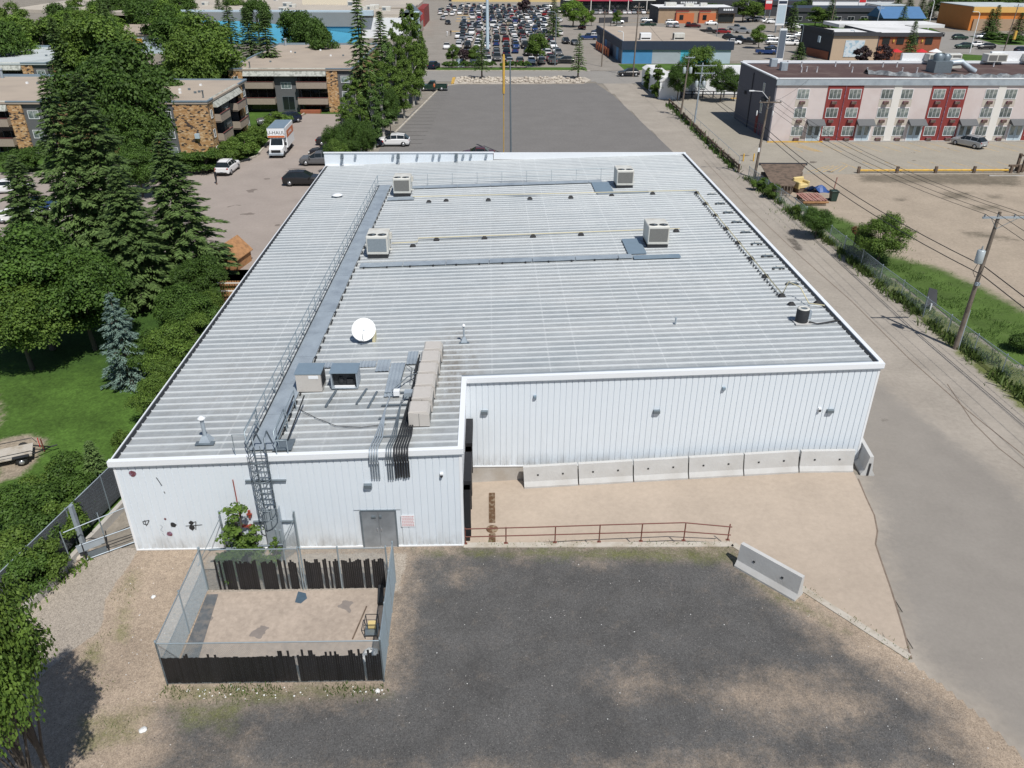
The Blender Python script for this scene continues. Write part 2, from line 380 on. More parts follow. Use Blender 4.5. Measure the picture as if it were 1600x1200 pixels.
def add_dirt(m, expr):
    """brown grime on a material: expr = list of (centre x, centre y, radius x, radius y, amount) on the ground plan, or a low band"""
    N, L = m.node_tree.nodes, m.node_tree.links; b = N['Principled BSDF']; src = b.inputs['Base Color'].links[0].from_socket
    g = N.new('ShaderNodeNewGeometry'); sx = N.new('ShaderNodeSeparateXYZ'); L.new(g.outputs['Position'], sx.inputs[0])
    n = N.new('ShaderNodeTexNoise'); n.inputs['Scale'].default_value = 1.3; n.inputs['Detail'].default_value = 8; n.inputs['Roughness'].default_value = .75
    mp = N.new('ShaderNodeMapping'); mp.inputs['Scale'].default_value = (1.6,.6,.5); L.new(g.outputs['Position'], mp.inputs[0]); L.new(mp.outputs[0], n.inputs[0])
    def op(o, a, c=None):
        k = N.new('ShaderNodeMath'); k.operation = o
        for i, v in enumerate((a, c)):
            if v is None: continue
            if isinstance(v, (int, float)): k.inputs[i].default_value = v
            else: L.new(v, k.inputs[i])
        return k.outputs[0]
    tot = None
    for e in expr:
        if e[0] == 'low': w_ = op('MULTIPLY', op('MAXIMUM', op('SUBTRACT', 1.0, op('DIVIDE', sx.outputs[2], e[1])), 0.0), e[2])
        else:
            dx = op('DIVIDE', op('SUBTRACT', sx.outputs[0], e[0]), e[2]); dy = op('DIVIDE', op('SUBTRACT', sx.outputs[1], e[1]), e[3])
            w_ = op('MULTIPLY', op('MAXIMUM', op('SUBTRACT', 1.0, op('ADD', op('MULTIPLY', dx, dx), op('MULTIPLY', dy, dy))), 0.0), e[4])
        tot = w_ if tot is None else op('ADD', tot, w_)
    nr = N.new('ShaderNodeMapRange'); nr.inputs[1].default_value = .38; nr.inputs[2].default_value = .62; L.new(n.outputs['Fac'], nr.inputs[0])
    fac = op('MINIMUM', op('MULTIPLY', tot, nr.outputs[0]), .85)
    mx = N.new('ShaderNodeMix'); mx.data_type = 'RGBA'; L.new(fac, mx.inputs['Factor']); L.new(src, mx.inputs['A']); mx.inputs['B'].default_value = (.24,.215,.18,1); L.new(mx.outputs['Result'], b.inputs['Base Color'])
add_dirt(M['roof_pan'], [(-2.0,37,2.0,6,.8),(-5.5,33,6,5,.35),(-13,34,5,9,.25),(-4,60,12,9,.18),(8,47,9,8,.14)])
add_dirt(M['white_wall'], [('low',.9,.5),('low',3.5,.12)])
dm('roof_rib', (.575,.60,.61), .4, .1, .06, 1.5)
dm('fascia', (.80,.83,.86), .35, 0, .02, 1)

def groundmat(name, base, chans, specks=None, rough=.95, bump=.25, bsc=9, big=.12, grain=((6,.06),)):
    """base colour plus colours mixed in by the weight attribute 'w' (R, G, B) whose edges are broken by noise"""
    m, N, L, b = newmat(name); b.inputs['Roughness'].default_value = rough; b.inputs['Specular IOR Level'].default_value = .2
    tc = N.new('ShaderNodeTexCoord')
    def noise(sc, det=6, ro=.62, dist=0):
        n = N.new('ShaderNodeTexNoise'); n.inputs['Scale'].default_value = sc; n.inputs['Detail'].default_value = det; n.inputs['Roughness'].default_value = ro; n.inputs['Distortion'].default_value = dist
        L.new(tc.outputs['Object'], n.inputs['Vector']); return n.outputs['Fac']
    def vary(col, a, sc1, sc2):
        mx = N.new('ShaderNodeMix'); mx.data_type = 'RGBA'; mx.inputs['A'].default_value = rgb([c*(1-a) for c in col]); mx.inputs['B'].default_value = rgb([c*(1+a) for c in col])
        av = N.new('ShaderNodeMath'); av.operation = 'ADD'; L.new(noise(sc1), av.inputs[0]); L.new(noise(sc2, 8, .75), av.inputs[1])
        mr = N.new('ShaderNodeMapRange'); mr.inputs[1].default_value = .7; mr.inputs[2].default_value = 1.3; L.new(av.outputs[0], mr.inputs[0]); L.new(mr.outputs[0], mx.inputs['Factor']); return mx.outputs['Result']
    out = vary(base, big*1.6, .25, 3.5)
    at = N.new('ShaderNodeAttribute'); at.attribute_name = 'w'; sp = N.new('ShaderNodeSeparateColor'); L.new(at.outputs['Color'], sp.inputs[0])
    nb = noise(1.1, 8, .68); nc = noise(7, 6, .7)
    for i, (col, a, soft, sc) in enumerate(chans):
        s = N.new('ShaderNodeMath'); s.operation = 'MULTIPLY_ADD'; L.new(nb, s.inputs[0]); s.inputs[1].default_value = 1.1; L.new(sp.outputs[i], s.inputs[2])
        s2 = N.new('ShaderNodeMath'); s2.operation = 'MULTIPLY_ADD'; L.new(nc, s2.inputs[0]); s2.inputs[1].default_value = .7; L.new(s.outputs[0], s2.inputs[2])
        mr = N.new('ShaderNodeMapRange'); mr.interpolation_type = 'SMOOTHSTEP'; mr.inputs[1].default_value = 1.40-soft; mr.inputs[2].default_value = 1.40+soft; L.new(s2.outputs[0], mr.inputs[0])
        mx = N.new('ShaderNodeMix'); mx.data_type = 'RGBA'; L.new(mr.outputs[0], mx.inputs['Factor']); L.new(out, mx.inputs['A']); L.new(vary(col, a, .4, sc), mx.inputs['B']); out = mx.outputs['Result']
    if specks:
        for col, sc, th in specks:
            nd = N.new('ShaderNodeTexNoise'); nd.inputs['Scale'].default_value = sc*1.3; nd.inputs['Detail'].default_value = 4; L.new(tc.outputs['Object'], nd.inputs['Vector']); va = N.new('ShaderNodeVectorMath'); va.operation = 'MULTIPLY_ADD'; L.new(nd.outputs['Color'], va.inputs[0]); va.inputs[1].default_value = (1.3/sc,)*3; L.new(tc.outputs['Object'], va.inputs[2])
            v = N.new('ShaderNodeTexVoronoi'); v.inputs['Scale'].default_value = sc; L.new(va.outputs[0], v.inputs['Vector'])
            lt = N.new('ShaderNodeMath'); lt.operation = 'LESS_THAN'; lt.inputs[1].default_value = .28; L.new(v.outputs['Distance'], lt.inputs[0])
            spc = N.new('ShaderNodeSeparateColor'); L.new(v.outputs['Color'], spc.inputs[0])
            gt = N.new('ShaderNodeMath'); gt.operation = 'GREATER_THAN'; gt.inputs[1].default_value = th; L.new(spc.outputs[0], gt.inputs[0])
            mu = N.new('ShaderNodeMath'); mu.operation = 'MULTIPLY'; L.new(lt.outputs[0], mu.inputs[0]); L.new(gt.outputs[0], mu.inputs[1])
            mx = N.new('ShaderNodeMix'); mx.data_type = 'RGBA'; L.new(mu.outputs[0], mx.inputs['Factor']); L.new(out, mx.inputs['A']); mx.inputs['B'].default_value = rgb(col); out = mx.outputs['Result']
    if grain:
        for gs, ga in grain:
            v = N.new('ShaderNodeTexVoronoi'); v.inputs['Scale'].default_value = gs; L.new(tc.outputs['Object'], v.inputs['Vector']); q = N.new('ShaderNodeSeparateColor'); L.new(v.outputs['Color'], q.inputs[0])
            mr = N.new('ShaderNodeMapRange'); mr.inputs[3].default_value = 1-ga; mr.inputs[4].default_value = 1+ga; L.new(q.outputs[1], mr.inputs[0])
            mx = N.new('ShaderNodeMix'); mx.data_type = 'RGBA'; mx.blend_type = 'MULTIPLY'; mx.inputs['Factor'].default_value = 1; L.new(out, mx.inputs['A']); L.new(mr.outputs[0], mx.inputs['B']); out = mx.outputs['Result']
    L.new(out, b.inputs['Base Color'])
    bp = N.new('ShaderNodeBump'); bp.inputs['Strength'].default_value = bump; bp.inputs['Distance'].default_value = .06; L.new(noise(bsc, 6, .7), bp.inputs['Height']); L.new(bp.outputs[0], b.inputs['Normal'])
    return m

def inpoly(X, Y, poly):
    c = np.zeros(X.shape, bool); n = len(poly); j = n-1
    for i in range(n):
        xi, yi = poly[i][:2]; xj, yj = poly[j][:2]
        t = ((yi > Y) != (yj > Y)) & (X < (xj-xi)*(Y-yi)/((yj-yi) if yj != yi else 1e-9)+xi); c ^= t; j = i
    return c
def sdist(X, Y, poly):
    d = np.full(X.shape, 1e9); n = len(poly)
    for i in range(n):
        ax, ay = poly[i][:2]; bx, by = poly[(i+1)%n][:2]; ex, ey = bx-ax, by-ay
        t = np.clip(((X-ax)*ex+(Y-ay)*ey)/(ex*ex+ey*ey+1e-12), 0, 1); d = np.minimum(d, np.hypot(X-ax-t*ex, Y-ay-t*ey))
    return np.where(inpoly(X, Y, poly), d, -d)
def wpoly(pts): return [P(*p)[:2] for p in pts]
def grid_sheet(name, x0, x1, y0, y1, step, z, m, chans, cut=(), keep=None):
    """chans: 3 lists of (polygon, edge softness in m, strength)"""
    nx, ny = int(round((x1-x0)/step))+1, int(round((y1-y0)/step))+1
    xs = np.linspace(x0, x1, nx); ys = np.linspace(y0, y1, ny); X, Y = np.meshgrid(xs, ys)
    W = np.zeros((ny, nx, 4), np.float32); W[..., 3] = 1
    for c, lst in enumerate(chans):
        for poly, soft, st in lst:
            d = sdist(X, Y, poly); v = np.clip(.5+d/(2*soft), 0, 1)*abs(st)
            W[..., c] = np.maximum(W[..., c], v) if st > 0 else np.minimum(W[..., c], 1-v)
    cx = (X[:-1,:-1]+X[1:,1:])/2; cy = (Y[:-1,:-1]+Y[1:,1:])/2; ok = np.ones(cx.shape, bool)
    for poly in cut: ok &= ~inpoly(cx, cy, poly)
    if keep is not None: ok &= inpoly(cx, cy, keep)
    idx = np.arange(nx*ny).reshape(ny, nx)
    q = np.stack([idx[:-1,:-1], idx[:-1,1:], idx[1:,1:], idx[1:,:-1]], -1)[ok]
    me = bpy.data.meshes.new(name); V = np.stack([X, Y, np.full(X.shape, z)], -1).reshape(-1, 3).astype(np.float32)
    me.vertices.add(len(V)); me.vertices.foreach_set('co', V.reshape(-1))
    me.loops.add(len(q)*4); me.loops.foreach_set('vertex_index', q.reshape(-1).astype(np.int32))
    me.polygons.add(len(q)); me.polygons.foreach_set('loop_start', np.arange(0, len(q)*4, 4, dtype=np.int32))
    at = me.attributes.new('w', 'FLOAT_COLOR', 'POINT'); at.data.foreach_set('color', W.reshape(-1))
    me.materials.append(m); me.update(calc_edges=True); me.validate()
    return props(link(name, me), kind='structure')
def sheet(name, poly, z, m, holes=(), kind='structure'):
    loops = [[Vector((p[0], p[1], 0)) for p in poly]]+[[Vector((p[0], p[1], 0)) for p in h] for h in holes]
    tris = geometry.tessellate_polygon(loops); flat = [v for l in loops for v in l]
    vs = [(v.x, v.y, z) for v in flat]; fs = []
    for a, b, c in tris:
        n = (flat[b]-flat[a]).cross(flat[c]-flat[a]).z
        fs.append((a, b, c) if n > 0 else (a, c, b))
    mb = MB().add(vs, fs); me = mb.mesh(name, m); return props(link(name, me), kind=kind)
def R4(x0, x1, y0, y1): return [(x0,y0),(x1,y0),(x1,y1),(x0,y1)]

# ------------------------------------------------------------------ main dimensions
XA, XB, XD, YA, YC, YE = -16.64, -1.40, 20.04, 29.28, 35.73, 82.5
DIRT = (.31,.245,.185); DUST = (.355,.30,.25)
G = {}
G['base'] = groundmat('city_ground', (.25,.225,.19), [((.08,.11,.04),.2,.3,2)], None, big=.2)
G['yard'] = groundmat('yard_dirt', (.37,.295,.225), [((.102,.100,.098),.30,.50,14), ((.15,.155,.06),.35,.35,8), ((.36,.315,.265),.1,.12,4)],
                      [((.30,.28,.26), 24, .93), ((.04,.04,.04), 20, .93), ((.55,.53,.50), 15, .997)], bump=.6, bsc=16, big=.16, grain=((27,.24),(9,.05)))
G['alley'] = groundmat('alley_dust', (.335,.30,.258), [((.262,.24,.214),.10,.32,5), ((.13,.15,.05),.3,.2,6), ((.12,.105,.09),.2,.2,3)], None, bump=.12, grain=())
G['asphalt'] = groundmat('asphalt', (.18,.172,.165), [((.12,.11,.105),.1,.3,3), ((.28,.25,.21),.1,.3,3), ((.1,.1,.1),.1,.3,3)], bump=.1, big=.06)
G['lot'] = groundmat('worn_lot', (.33,.285,.255), [((.15,.13,.12),.15,.2,3), ((.15,.17,.07),.2,.2,3), ((.42,.38,.31),.1,.2,3)], [((.20,.17,.15), .5, .93)], bump=.12, big=.08, grain=())
G['dirtlot'] = groundmat('dirt_lot', (.36,.30,.235), [((.075,.125,.028),.35,.45,6), ((.17,.145,.11),.2,.3,3), ((.42,.37,.30),.1,.3,3)], None, bump=.2, big=.1)
G['grass'] = groundmat('lawn_grass', (.065,.125,.022), [((.30,.25,.19),.12,.25,5), ((.035,.075,.015),.2,.4,4), ((.12,.17,.04),.2,.3,4)], None, bump=.5, bsc=18, big=.28, grain=((9,.18),(2.5,.10)))
G['street'] = groundmat('street', (.27,.255,.235), [((.2,.2,.2),.1,.3,3)], None, bump=.05, big=.06)
G['farlot'] = groundmat('far_lot', (.27,.245,.215), [((.15,.14,.13),.1,.3,3)], None, bump=.05, big=.1)
G['hotel'] = groundmat('motel_lot', (.33,.30,.25), [((.20,.18,.16),.15,.3,3)], [((.15,.13,.11), .5, .93)], bump=.1, big=.07)

# dock ramp hole
KA = (XB, YA+.0); KB = P(1145,851)[:2]; KC = P(1420,1027)[:2]
RAMP = [(XB-.1, YC+.1), (XB-.1, YA+.05), (KB[0], KB[1]+.05), (KC[0], KC[1])]
HOLE = RAMP[:3]+[(KB[0]+(KC[0]-KB[0])*.88, KB[1]+(KC[1]-KB[1])*.88), (17.0,26.5), (17.1, YC+.1)]
CRACK = [P(*p)[:2] for p in ((1424,1030),(1412,985),(1392,920),(1378,880),(1368,850),(1371,830),(1366,805),(1352,775),(1338,746))]
RAMPX = RAMP[:4]+CRACK+[(19.62,YC-.3),(19.62,YC+.1)]
sheet('ground', R4(-1500,1500,-300,2500), -.035, G['base'], [HOLE])
def ramp_z(x): return min(.006, -1.07+.0590*(x-XB))
mb = MB(); xs = [XB-.1+i*.75 for i in range(28)]
rp = [(p[0], p[1]) for p in RAMPX]
def ycut(x):
    ys = []
    for i in range(len(rp)):
        a, b = rp[i], rp[(i+1)%len(rp)]
        if (a[0]-x)*(b[0]-x) < 0 or a[0] == x: ys.append(a[1]+(b[1]-a[1])*(x-a[0])/((b[0]-a[0]) or 1e-9))
    return (min(ys), max(ys)) if ys else None
cols = []
for i in range(90):
    x = XB-.1+i*(21.12/89)
    xx = min(max(x, rp[0][0]+1e-4), 19.615)
    yc = ycut(xx)
    cols.append((x if x < 18.9 else x, max(yc[0]-.15, 22) if x < KC[0] else yc[0], YC+.1))
for a, b in zip(cols[:-1], cols[1:]):
    mb.quad((a[0],a[1],ramp_z(a[0])), (b[0],b[1],ramp_z(b[0])), (b[0],b[2],ramp_z(b[0])), (a[0],a[2],ramp_z(a[0])))
M['ramp'] = groundmat('ramp_concrete', (.43,.358,.29), [((.2,.2,.2),.1,.3,3)], None, bump=.08, big=.08, grain=())
struct('dock_ramp', mb, M['ramp'])
0 and sheet('concrete_apron', [(17.52,YC-.1),(17.52,23.0),(KC[0]-.1,KC[1]+.15)]+[P(*p)[:2] for p in ((1424,1030),(1412,985),(1392,920),(1378,880),(1368,850),(1371,830),(1366,805),(1352,775),(1338,746))]+[(19.6,YC-.1)], .0075, M['ramp'])

# yard in front
dark = wpoly([(640,862),(760,850),(1140,862),(1165,892),(1240,950),(1325,1015),(1405,1062),(1480,1125),(1530,1215),(250,1230),(262,1110),(330,1092),(605,1078),(628,960)])
tanp = [wpoly(q) for q in ([(1080,1080),(1190,1045),(1330,1060),(1390,1100),(1330,1140),(1190,1135)], [(1240,955),(1300,985),(1370,1030),(1330,1035),(1260,1000)],
        [(930,1060),(1010,1045),(1060,1075),(980,1090)], [(1450,1120),(1540,1140),(1560,1190),(1440,1170)], [(340,1155),(380,1155),(385,1195),(335,1195)], [(690,880),(740,900),(700,905)],
        [(1060,1180),(1200,1175),(1250,1215),(1000,1215)], [(905,862),(945,862),(940,885),(905,880)],[(790,856),(850,856),(830,872),(800,870)])]
conc = wpoly([(0,985),(60,925),(132,872),(160,800),(215,790),(216,858),(212,868),(165,935),(158,985),(120,1012),(95,1030),(60,1060),(0,1080)])
slab = wpoly([(318,868),(640,862),(625,925),(325,930)])
weeds = [wpoly(q) for q in ([(262,1072),(600,1066),(610,1085),(430,1100),(265,1105)], [(640,858),(1140,852),(1165,880),(1150,885),(640,868)], [(1160,890),(1255,940),(1330,990),(1310,990),(1200,935)],
         [(190,900),(225,880),(200,1000),(170,1010)], [(130,1000),(170,1005),(160,1050),(120,1040)], [(270,1100),(400,1090),(360,1150),(280,1140)], [(120,1120),(250,1090),(220,1160),(100,1190)])]
grid_sheet('gravel_yard', -24.5, 21.5, 12.0, 29.4, .2, .0045, G['yard'],
           [[(dark,1.3,1.0)]+[(q,1.0,-.55) for q in tanp], [(q,.5,.52) for q in weeds], [(conc,.12,1.0),(slab,.3,.9)]], cut=[RAMPX, wpoly([(-60,870),(40,945),(195,775),(120,720),(-60,820)])],
           keep=[(-24.5,12),(-24.5,29.4),(16.0,29.4),(16.3,22.6),P(1432,1042)[:2],P(1480,1078)[:2],P(1540,1125)[:2],P(1600,1185)[:2],P(1640,1230)[:2],(19,12)])
# alley and the drive on the right
asph = [(19.9,YE+.3),(24.0,YE+.3),(24.6,70),(24.8,55),(24.9,46),(26.2,40),(27.5,33),(27.5,24),(26,12),(22.0,14.0)]+[P(*p)[:2] for p in ((1600,1160),(1540,1100),(1470,1050),(1425,1000),(1400,900),(1380,850),(1385,810),(1355,755))]+[(19.9,36)]
al_keep = [(17.3,35.5),(17.3,24.5),(16.7,22.3),(15.8,21.3),(15.8,12),(46,12),(36.5,42),(33.6,70),(33.0,110),(32.5,152),(29.5,172.0),(23.4,172.0),(24.0,150),(25.2,110),(25.6,YE),(XD-.1,YE),(XD-.1,34.3)]
stains = [wpoly(q) for q in ([(1220,360),(1245,375),(1262,395),(1240,390)], [(1360,650),(1385,652),(1390,662),(1370,658)], [(1385,780),(1405,782),(1400,788)])]
grid_sheet('alley', 13, 46, 12, 172, .5, .001, G['alley'], [[(asph,1.2,1.0)], [([(32.4,36),(40,30),(36,46),(34.8,60),(33.6,74),(32.9,90),(32.0,90),(32.3,74),(32.6,56)],.8,.8)], [(q,.4,.7) for q in stains]], keep=al_keep)

# rear car park behind the building
RL = P(690,134)[:2]; RR = P(948,134)[:2]
lotp = [(-15.2,YE-.5),(25.7,YE-.5),(25.3,111),(23.6,158),(22,172.4),(-5,172.4),(-9.3,168),(-13,140),(-15.2,113)]
sheet('rear_car_park', lotp, .012, G['asphalt'])
# street beyond
sheet('street', R4(-160,420,174.5,190.5), .002, G['street'])
sheet('side_street', [(22.3,172),(33,172),(33,174.6),(22.3,174.6)], .001, G['street'])
mb = MB(); mb.box(-60,23,190.6,190.9,-.02,.13); mb.box(34,150,190.6,190.9,-.02,.13)
struct('kerb', mb, M['kerb'])
sheet('roadside_grass', R4(-12,22.5,191,196.5), .015, G['grass'])
sheet('shop_grass', [(31,191),(75,191),(75,204),(31,202.3)], .015, G['grass'])
sheet('shopping_car_park', [(-20,196.6),(24.5,196.6),(30,215),(62,208),(80,206),(100,235),(135,262),(150,300),(150,440),(-60,440),(-34,300),(-20,255)], .0, G['farlot'])
sheet('car_park_access', [(22.5,190.9),(31,190.9),(31,203),(30.5,215),(24.4,197),(22.6,197)], .004, G['farlot'])
# left side: apartments lot and lawns
sheet('apartment_lot', [(-16.9,60),(-16.9,110),(-19.5,138),(-30.5,139),(-31.5,118),(-31,108),(-33,103),(-36,99.5),(-60,99.0),(-75,98),(-75,72),(-40,71),(-30,66)], .004, G['lot'])
sheet('apartment_lawn', [(-19.5,138.3),(-19.5,200),(-120,200),(-120,100),(-60,99.5),(-36.2,100),(-33.2,103.5),(-31.4,108.5),(-31.8,118),(-30.8,138.5)], .002, G['grass'])
lawn_dirt = [wpoly(q) for q in ([(-10,690),(40,678),(72,685),(62,715),(40,740),(0,755)],[(-10,600),(8,655),(-10,672)])]
grid_sheet('lawn', -60, -18.9, 28.0, 66, .5, .004, G['grass'], [[(q,.5,1.0) for q in lawn_dirt], [([(-60,48),(-19,46),(-19,66),(-60,66)],3,.7)], []])
# right: dirt lot, motel lot
grid_sheet('dirt_lot', 33.2, 110, 30, 98.2, .5, .010, G['dirtlot'], [[([P(*p)[:2] for p in ((1205,316),(1262,320),(1335,350),(1395,400),(1470,420),(1535,450),(1610,490),(1700,560),(1900,760),(1700,720),(1600,628),(1500,535),(1400,450),(1290,375))],1.0,1.0)],
            [(wpoly(q),1.2,.75) for q in ([(1470,300),(1520,300),(1515,312),(1475,312)],[(1540,303),(1568,305),(1560,312),(1542,310)],[(1510,322),(1560,320),(1568,330),(1520,330)],[(1500,360),(1530,362),(1600,375),(1590,378),(1510,370)],[(1335,272),(1600,270),(1600,292),(1345,285)],[(1395,310),(1415,308),(1420,315),(1400,316)])], []],
            keep=[(34.6,30),(36.4,42),(33.8,70),(33.4,98.2),(110,98.2),(110,30)])
sheet('motel_lot', [(32.9,98.2),(110,98.2),(110,116.6),(40.5,116.6),(40.5,134),(62,135),(62,158),(32.2,153)], .016, G['hotel'])
# roads on the far right
sheet('boulevard', wpoly([(1440,48),(1700,58),(1900,80),(1900,100),(1600,97),(1380,92),(1380,60)]), .008, G['street'])
sheet('median_grass', wpoly([(1515,57),(1700,62),(1700,72),(1560,70)]), .02, G['grass'])
sheet('boulevard_grass', wpoly([(1430,80),(1560,88),(1700,99),(1400,99)]), .02, G['grass'])
sheet('corner_grass', wpoly([(1330,30),(1440,38),(1470,50),(1400,50),(1330,45)]), .02, G['grass'])
sheet('pylon_grass', wpoly([(1225,30),(1320,40),(1320,46),(1230,38)]), .02, G['grass'])
# ------------------------------------------------------------------ the white metal warehouse
wh = thing('warehouse', 'long low white metal warehouse with ribbed roof and notched loading corner', 'warehouse', ((XA+XD)/2, YA, 0))
WO = wh.location
def wpart(n, mb, m, label=None): return part(n, mb, m, wh, True, label)
# core walls behind the panels
mb = MB()
def wallq(a, b, z0=0.0):
    za, zb = rz_(a[0])-.06, rz_(b[0])-.06
    mb.quad((a[0],a[1],z0), (b[0],b[1],z0), (b[0],b[1],zb), (a[0],a[1],za))
wallq((XA,YA),(XB,YA)); wallq((XB,YA),(XB,YC),-.0); wallq((XB,YC),(XD,YC),-.0)
wpart('wall', mb, M['white_wall'])
# side and back walls with ribs
def ribbed(L, H0, H1, pitch=.31, d=.035):
    b = MB(); n = int(L/pitch)
    for i in range(n+1):
        x = i*pitch; xs = [x, x+pitch*.83, x+pitch*.87, x+pitch*.95, x+pitch]; ys = [0,0,d,d,0]
        for k in range(4):
            x0, x1 = min(xs[k],L), min(xs[k+1],L)
            if x1 <= x0: continue
            h = lambda t: H0+(H1-H0)*t/L
            b.quad((x0,ys[k],0),(x1,ys[k+1],0),(x1,ys[k+1],h(x1)),(x0,ys[k],h(x0)))
    return b
b = ribbed(YE-YC, rz_(XD)-.05, rz_(XD)-.05).xf(Matrix.Translation((XD-WO.x, YC-WO.y, 0)) @ Matrix.Rotation(RAD(90), 4, 'Z')); part('side_wall', b, M['white_wall'], wh)
b = ribbed(YE-YA, rz_(XA)-.05, rz_(XA)-.05).xf(Matrix.Translation((XA-WO.x, YE-WO.y, 0)) @ Matrix.Rotation(RAD(-90), 4, 'Z')); part('side_wall', b, M['white_wall'], wh)
b = ribbed(XD-XA, rz_(XD)-.05, rz_(XA)-.05).xf(Matrix.Translation((XD-WO.x, YE-WO.y, 0)) @ Matrix.Rotation(RAD(180), 4, 'Z')); part('back_wall', b, M['white_wall'], wh)
# front wall panels: one mesh of unit height, each scaled to its place
pw = .31
def wpanel():
    b = MB(); xs = [0,.268,.276,.300,.31]; ys = [0,0,.032,.032,0]
    for k in range(4): b.quad((xs[k],ys[k],0),(xs[k+1],ys[k+1],0),(xs[k+1],ys[k+1],1),(xs[k],ys[k],1))
    xs2 = [.09,.11,.14,.16]
    return b.mesh('wall_panel', M['white_wall'])
WP = wpanel()
D0, D1, DH = -6.03, -4.50, 2.13
n = int(round((XB-XA)/pw)); pwa = (XB-XA)/n
for i in range(n):
    x = XA+i*pwa; z0 = DH+.05 if (x+pwa > D0-.05 and x < D1+.05) else .02
    inst('wall_panel', WP, wh, (x-WO.x, -.045, z0), scale=(pwa/pw, 1, rz_(x)-.12-z0))
n = int(round((XD-XB)/pw)); pwb = (XD-XB)/n
for i in range(n):
    x = XB+i*pwb
    inst('wall_panel', WP, wh, (x-WO.x, YC-YA-.045, .02), scale=(pwb/pw, 1, rz_(x)-.12-.02))
# filler beside the door
# roof
xw0, xw1 = XA+.02, XD-.30
mb = MB(); mb.sbox(XA, XD, YC, YE, -.10, -.012); mb.sbox(XA, XB, YA, YC-.002, -.10, -.012); wpart('roof_deck', mb, M['galv'])
pitch = .61; ang = -math.atan(ROOFS); sec = 1/math.cos(ang)
def rpanel(L):
    b = MB(); ys = [0,.450,.468,.515,.533,.61]; zs = [0,0,.05,.05,0,0]
    for k in range(5):
        b.quad((0,ys[k],zs[k]),(L,ys[k],zs[k]),(L,ys[k+1],zs[k+1]),(0,ys[k+1],zs[k+1]), 1 if k in (1,2,3) else 0)
    b.quad((0,.45,0),(0,.533,0),(0,.515,.05),(0,.468,.05),1); b.quad((L,.45,0),(L,.468,.05),(L,.515,.05),(L,.533,0),1)
    b.box(0,L,.17,.19,0,.012,0)
    return b.mesh('roof_panel', [M['roof_pan'], M['roof_rib']])
RPL, RPS = rpanel((XD-.26-XA-.14)*sec), rpanel((XB-.12-XA-.14)*sec)
y = YA+.10
while y < YE-.5:
    me = RPS if y < YC else RPL
    if YC-.45 < y < YC: me = RPS
    inst('roof_panel', me, wh, (XA+.14-WO.x, y-WO.y, rz_(XA+.14)), rot=(0, ang, 0))
    y += pitch
# eave trims
def trim(x0, x1, y0, y1, d0, d1, nm='fascia', m='fascia'):
    b = MB().sbox(x0, x1, y0, y1, d0, d1); wpart(nm, b, M[m])
trim(XA-.18, XB+.14, YA-.17, YA+.08, -.20, .075)
trim(XB+.14, XD+.16, YC-.17, YC+.08, -.20, .075)
trim(XB-.12, XB+.14, YA+.08, YC+.08, -.20, .077)
trim(XD-.08, XD+.14, YC+.08, YE-.1, -.28, .11)
trim(XA-.10, XA-.04, YA+.08, YE-.1, -.20, .08)
trim(XA-.04, XA+.16, YA+.08, YE-.1, -.10, .03, 'gutter', 'black_metal')
trim(XD-.27, XD-.08, YC+.08, YE-.1, -.10, .03, 'gutter', 'black_metal')
b = MB()
for (x0, x1, yy) in ((XA-.16, XB+.14, YA-.16), (XB+.2, XD+.14, YC-.16)):
    b.sbox(x0, x1, yy, yy+.1, -.245, -.202)
wpart('drip_edge', b, M['galv'])
# corner and base trims
b = MB(); b.box(XA-.04,XA+.06,YA-.062,YA+.02,0,rz_(XA)-.3); b.box(XB-.07,XB+.05,YA-.062,YA-.0,0,rz_(XB)-.3); b.box(XD-.06,XD+.05,YC-.062,YC+.04,0,rz_(XD)-.3)
b.box(XA,XB,YA-.075,YA-.01,.0,.07); b.box(XB+.02,XD,YC-.075,YC-.01,.0,.07)
b.box(XB+.001,XB+.05,YA,YA+.5,0,rz_(XB)-.3); b.box(XB+.001,XB+.06,YA+.1,YC-.05,2.95,rz_(XB)-.29)
wpart('corner_trim', b, M['white_trim'])
b = MB(); b.box(XA+.02,XB-.02,YA+.01,YA+.3,-.1,-.0); b.quad((XB+.005,YA+.02,-1.3),(XB+.005,YC,-1.3),(XB+.005,YC,0),(XB+.005,YA+.02,0))
b.box(XB,XD,YC-.03,YC+.3,-1.3,-.001); b.box(XA+.1,-9.2,YA-.09,YA-.076,-.02,.025)
wpart('foundation', b, M['concrete'])
# raised parapet at the back left
b = MB(); b.box(XA-.15, 0.4, YE-.12, YE+.02, 4.9, 6.28); wpart('parapet', b, M['white_wall'])
b = MB(); b.box(XA-.2, .45, YE-.2, YE+.1, 6.28, 6.36); b.box(.45, XD+.14, YE-.2, YE+.1, rz_(8)-.1, rz_(XD)+.16); wpart('parapet_cap', b, M['fascia'])
b = MB()
for i in range(24): b.box(XA+.2+i*.7, XA+.22+i*.7, YE-.132, YE-.121, 5.2, 6.27)
b.box(XA-.1,.3,YE-.36,YE-.125,5.02,5.12); wpart('flashing', b, M['white_trim'])
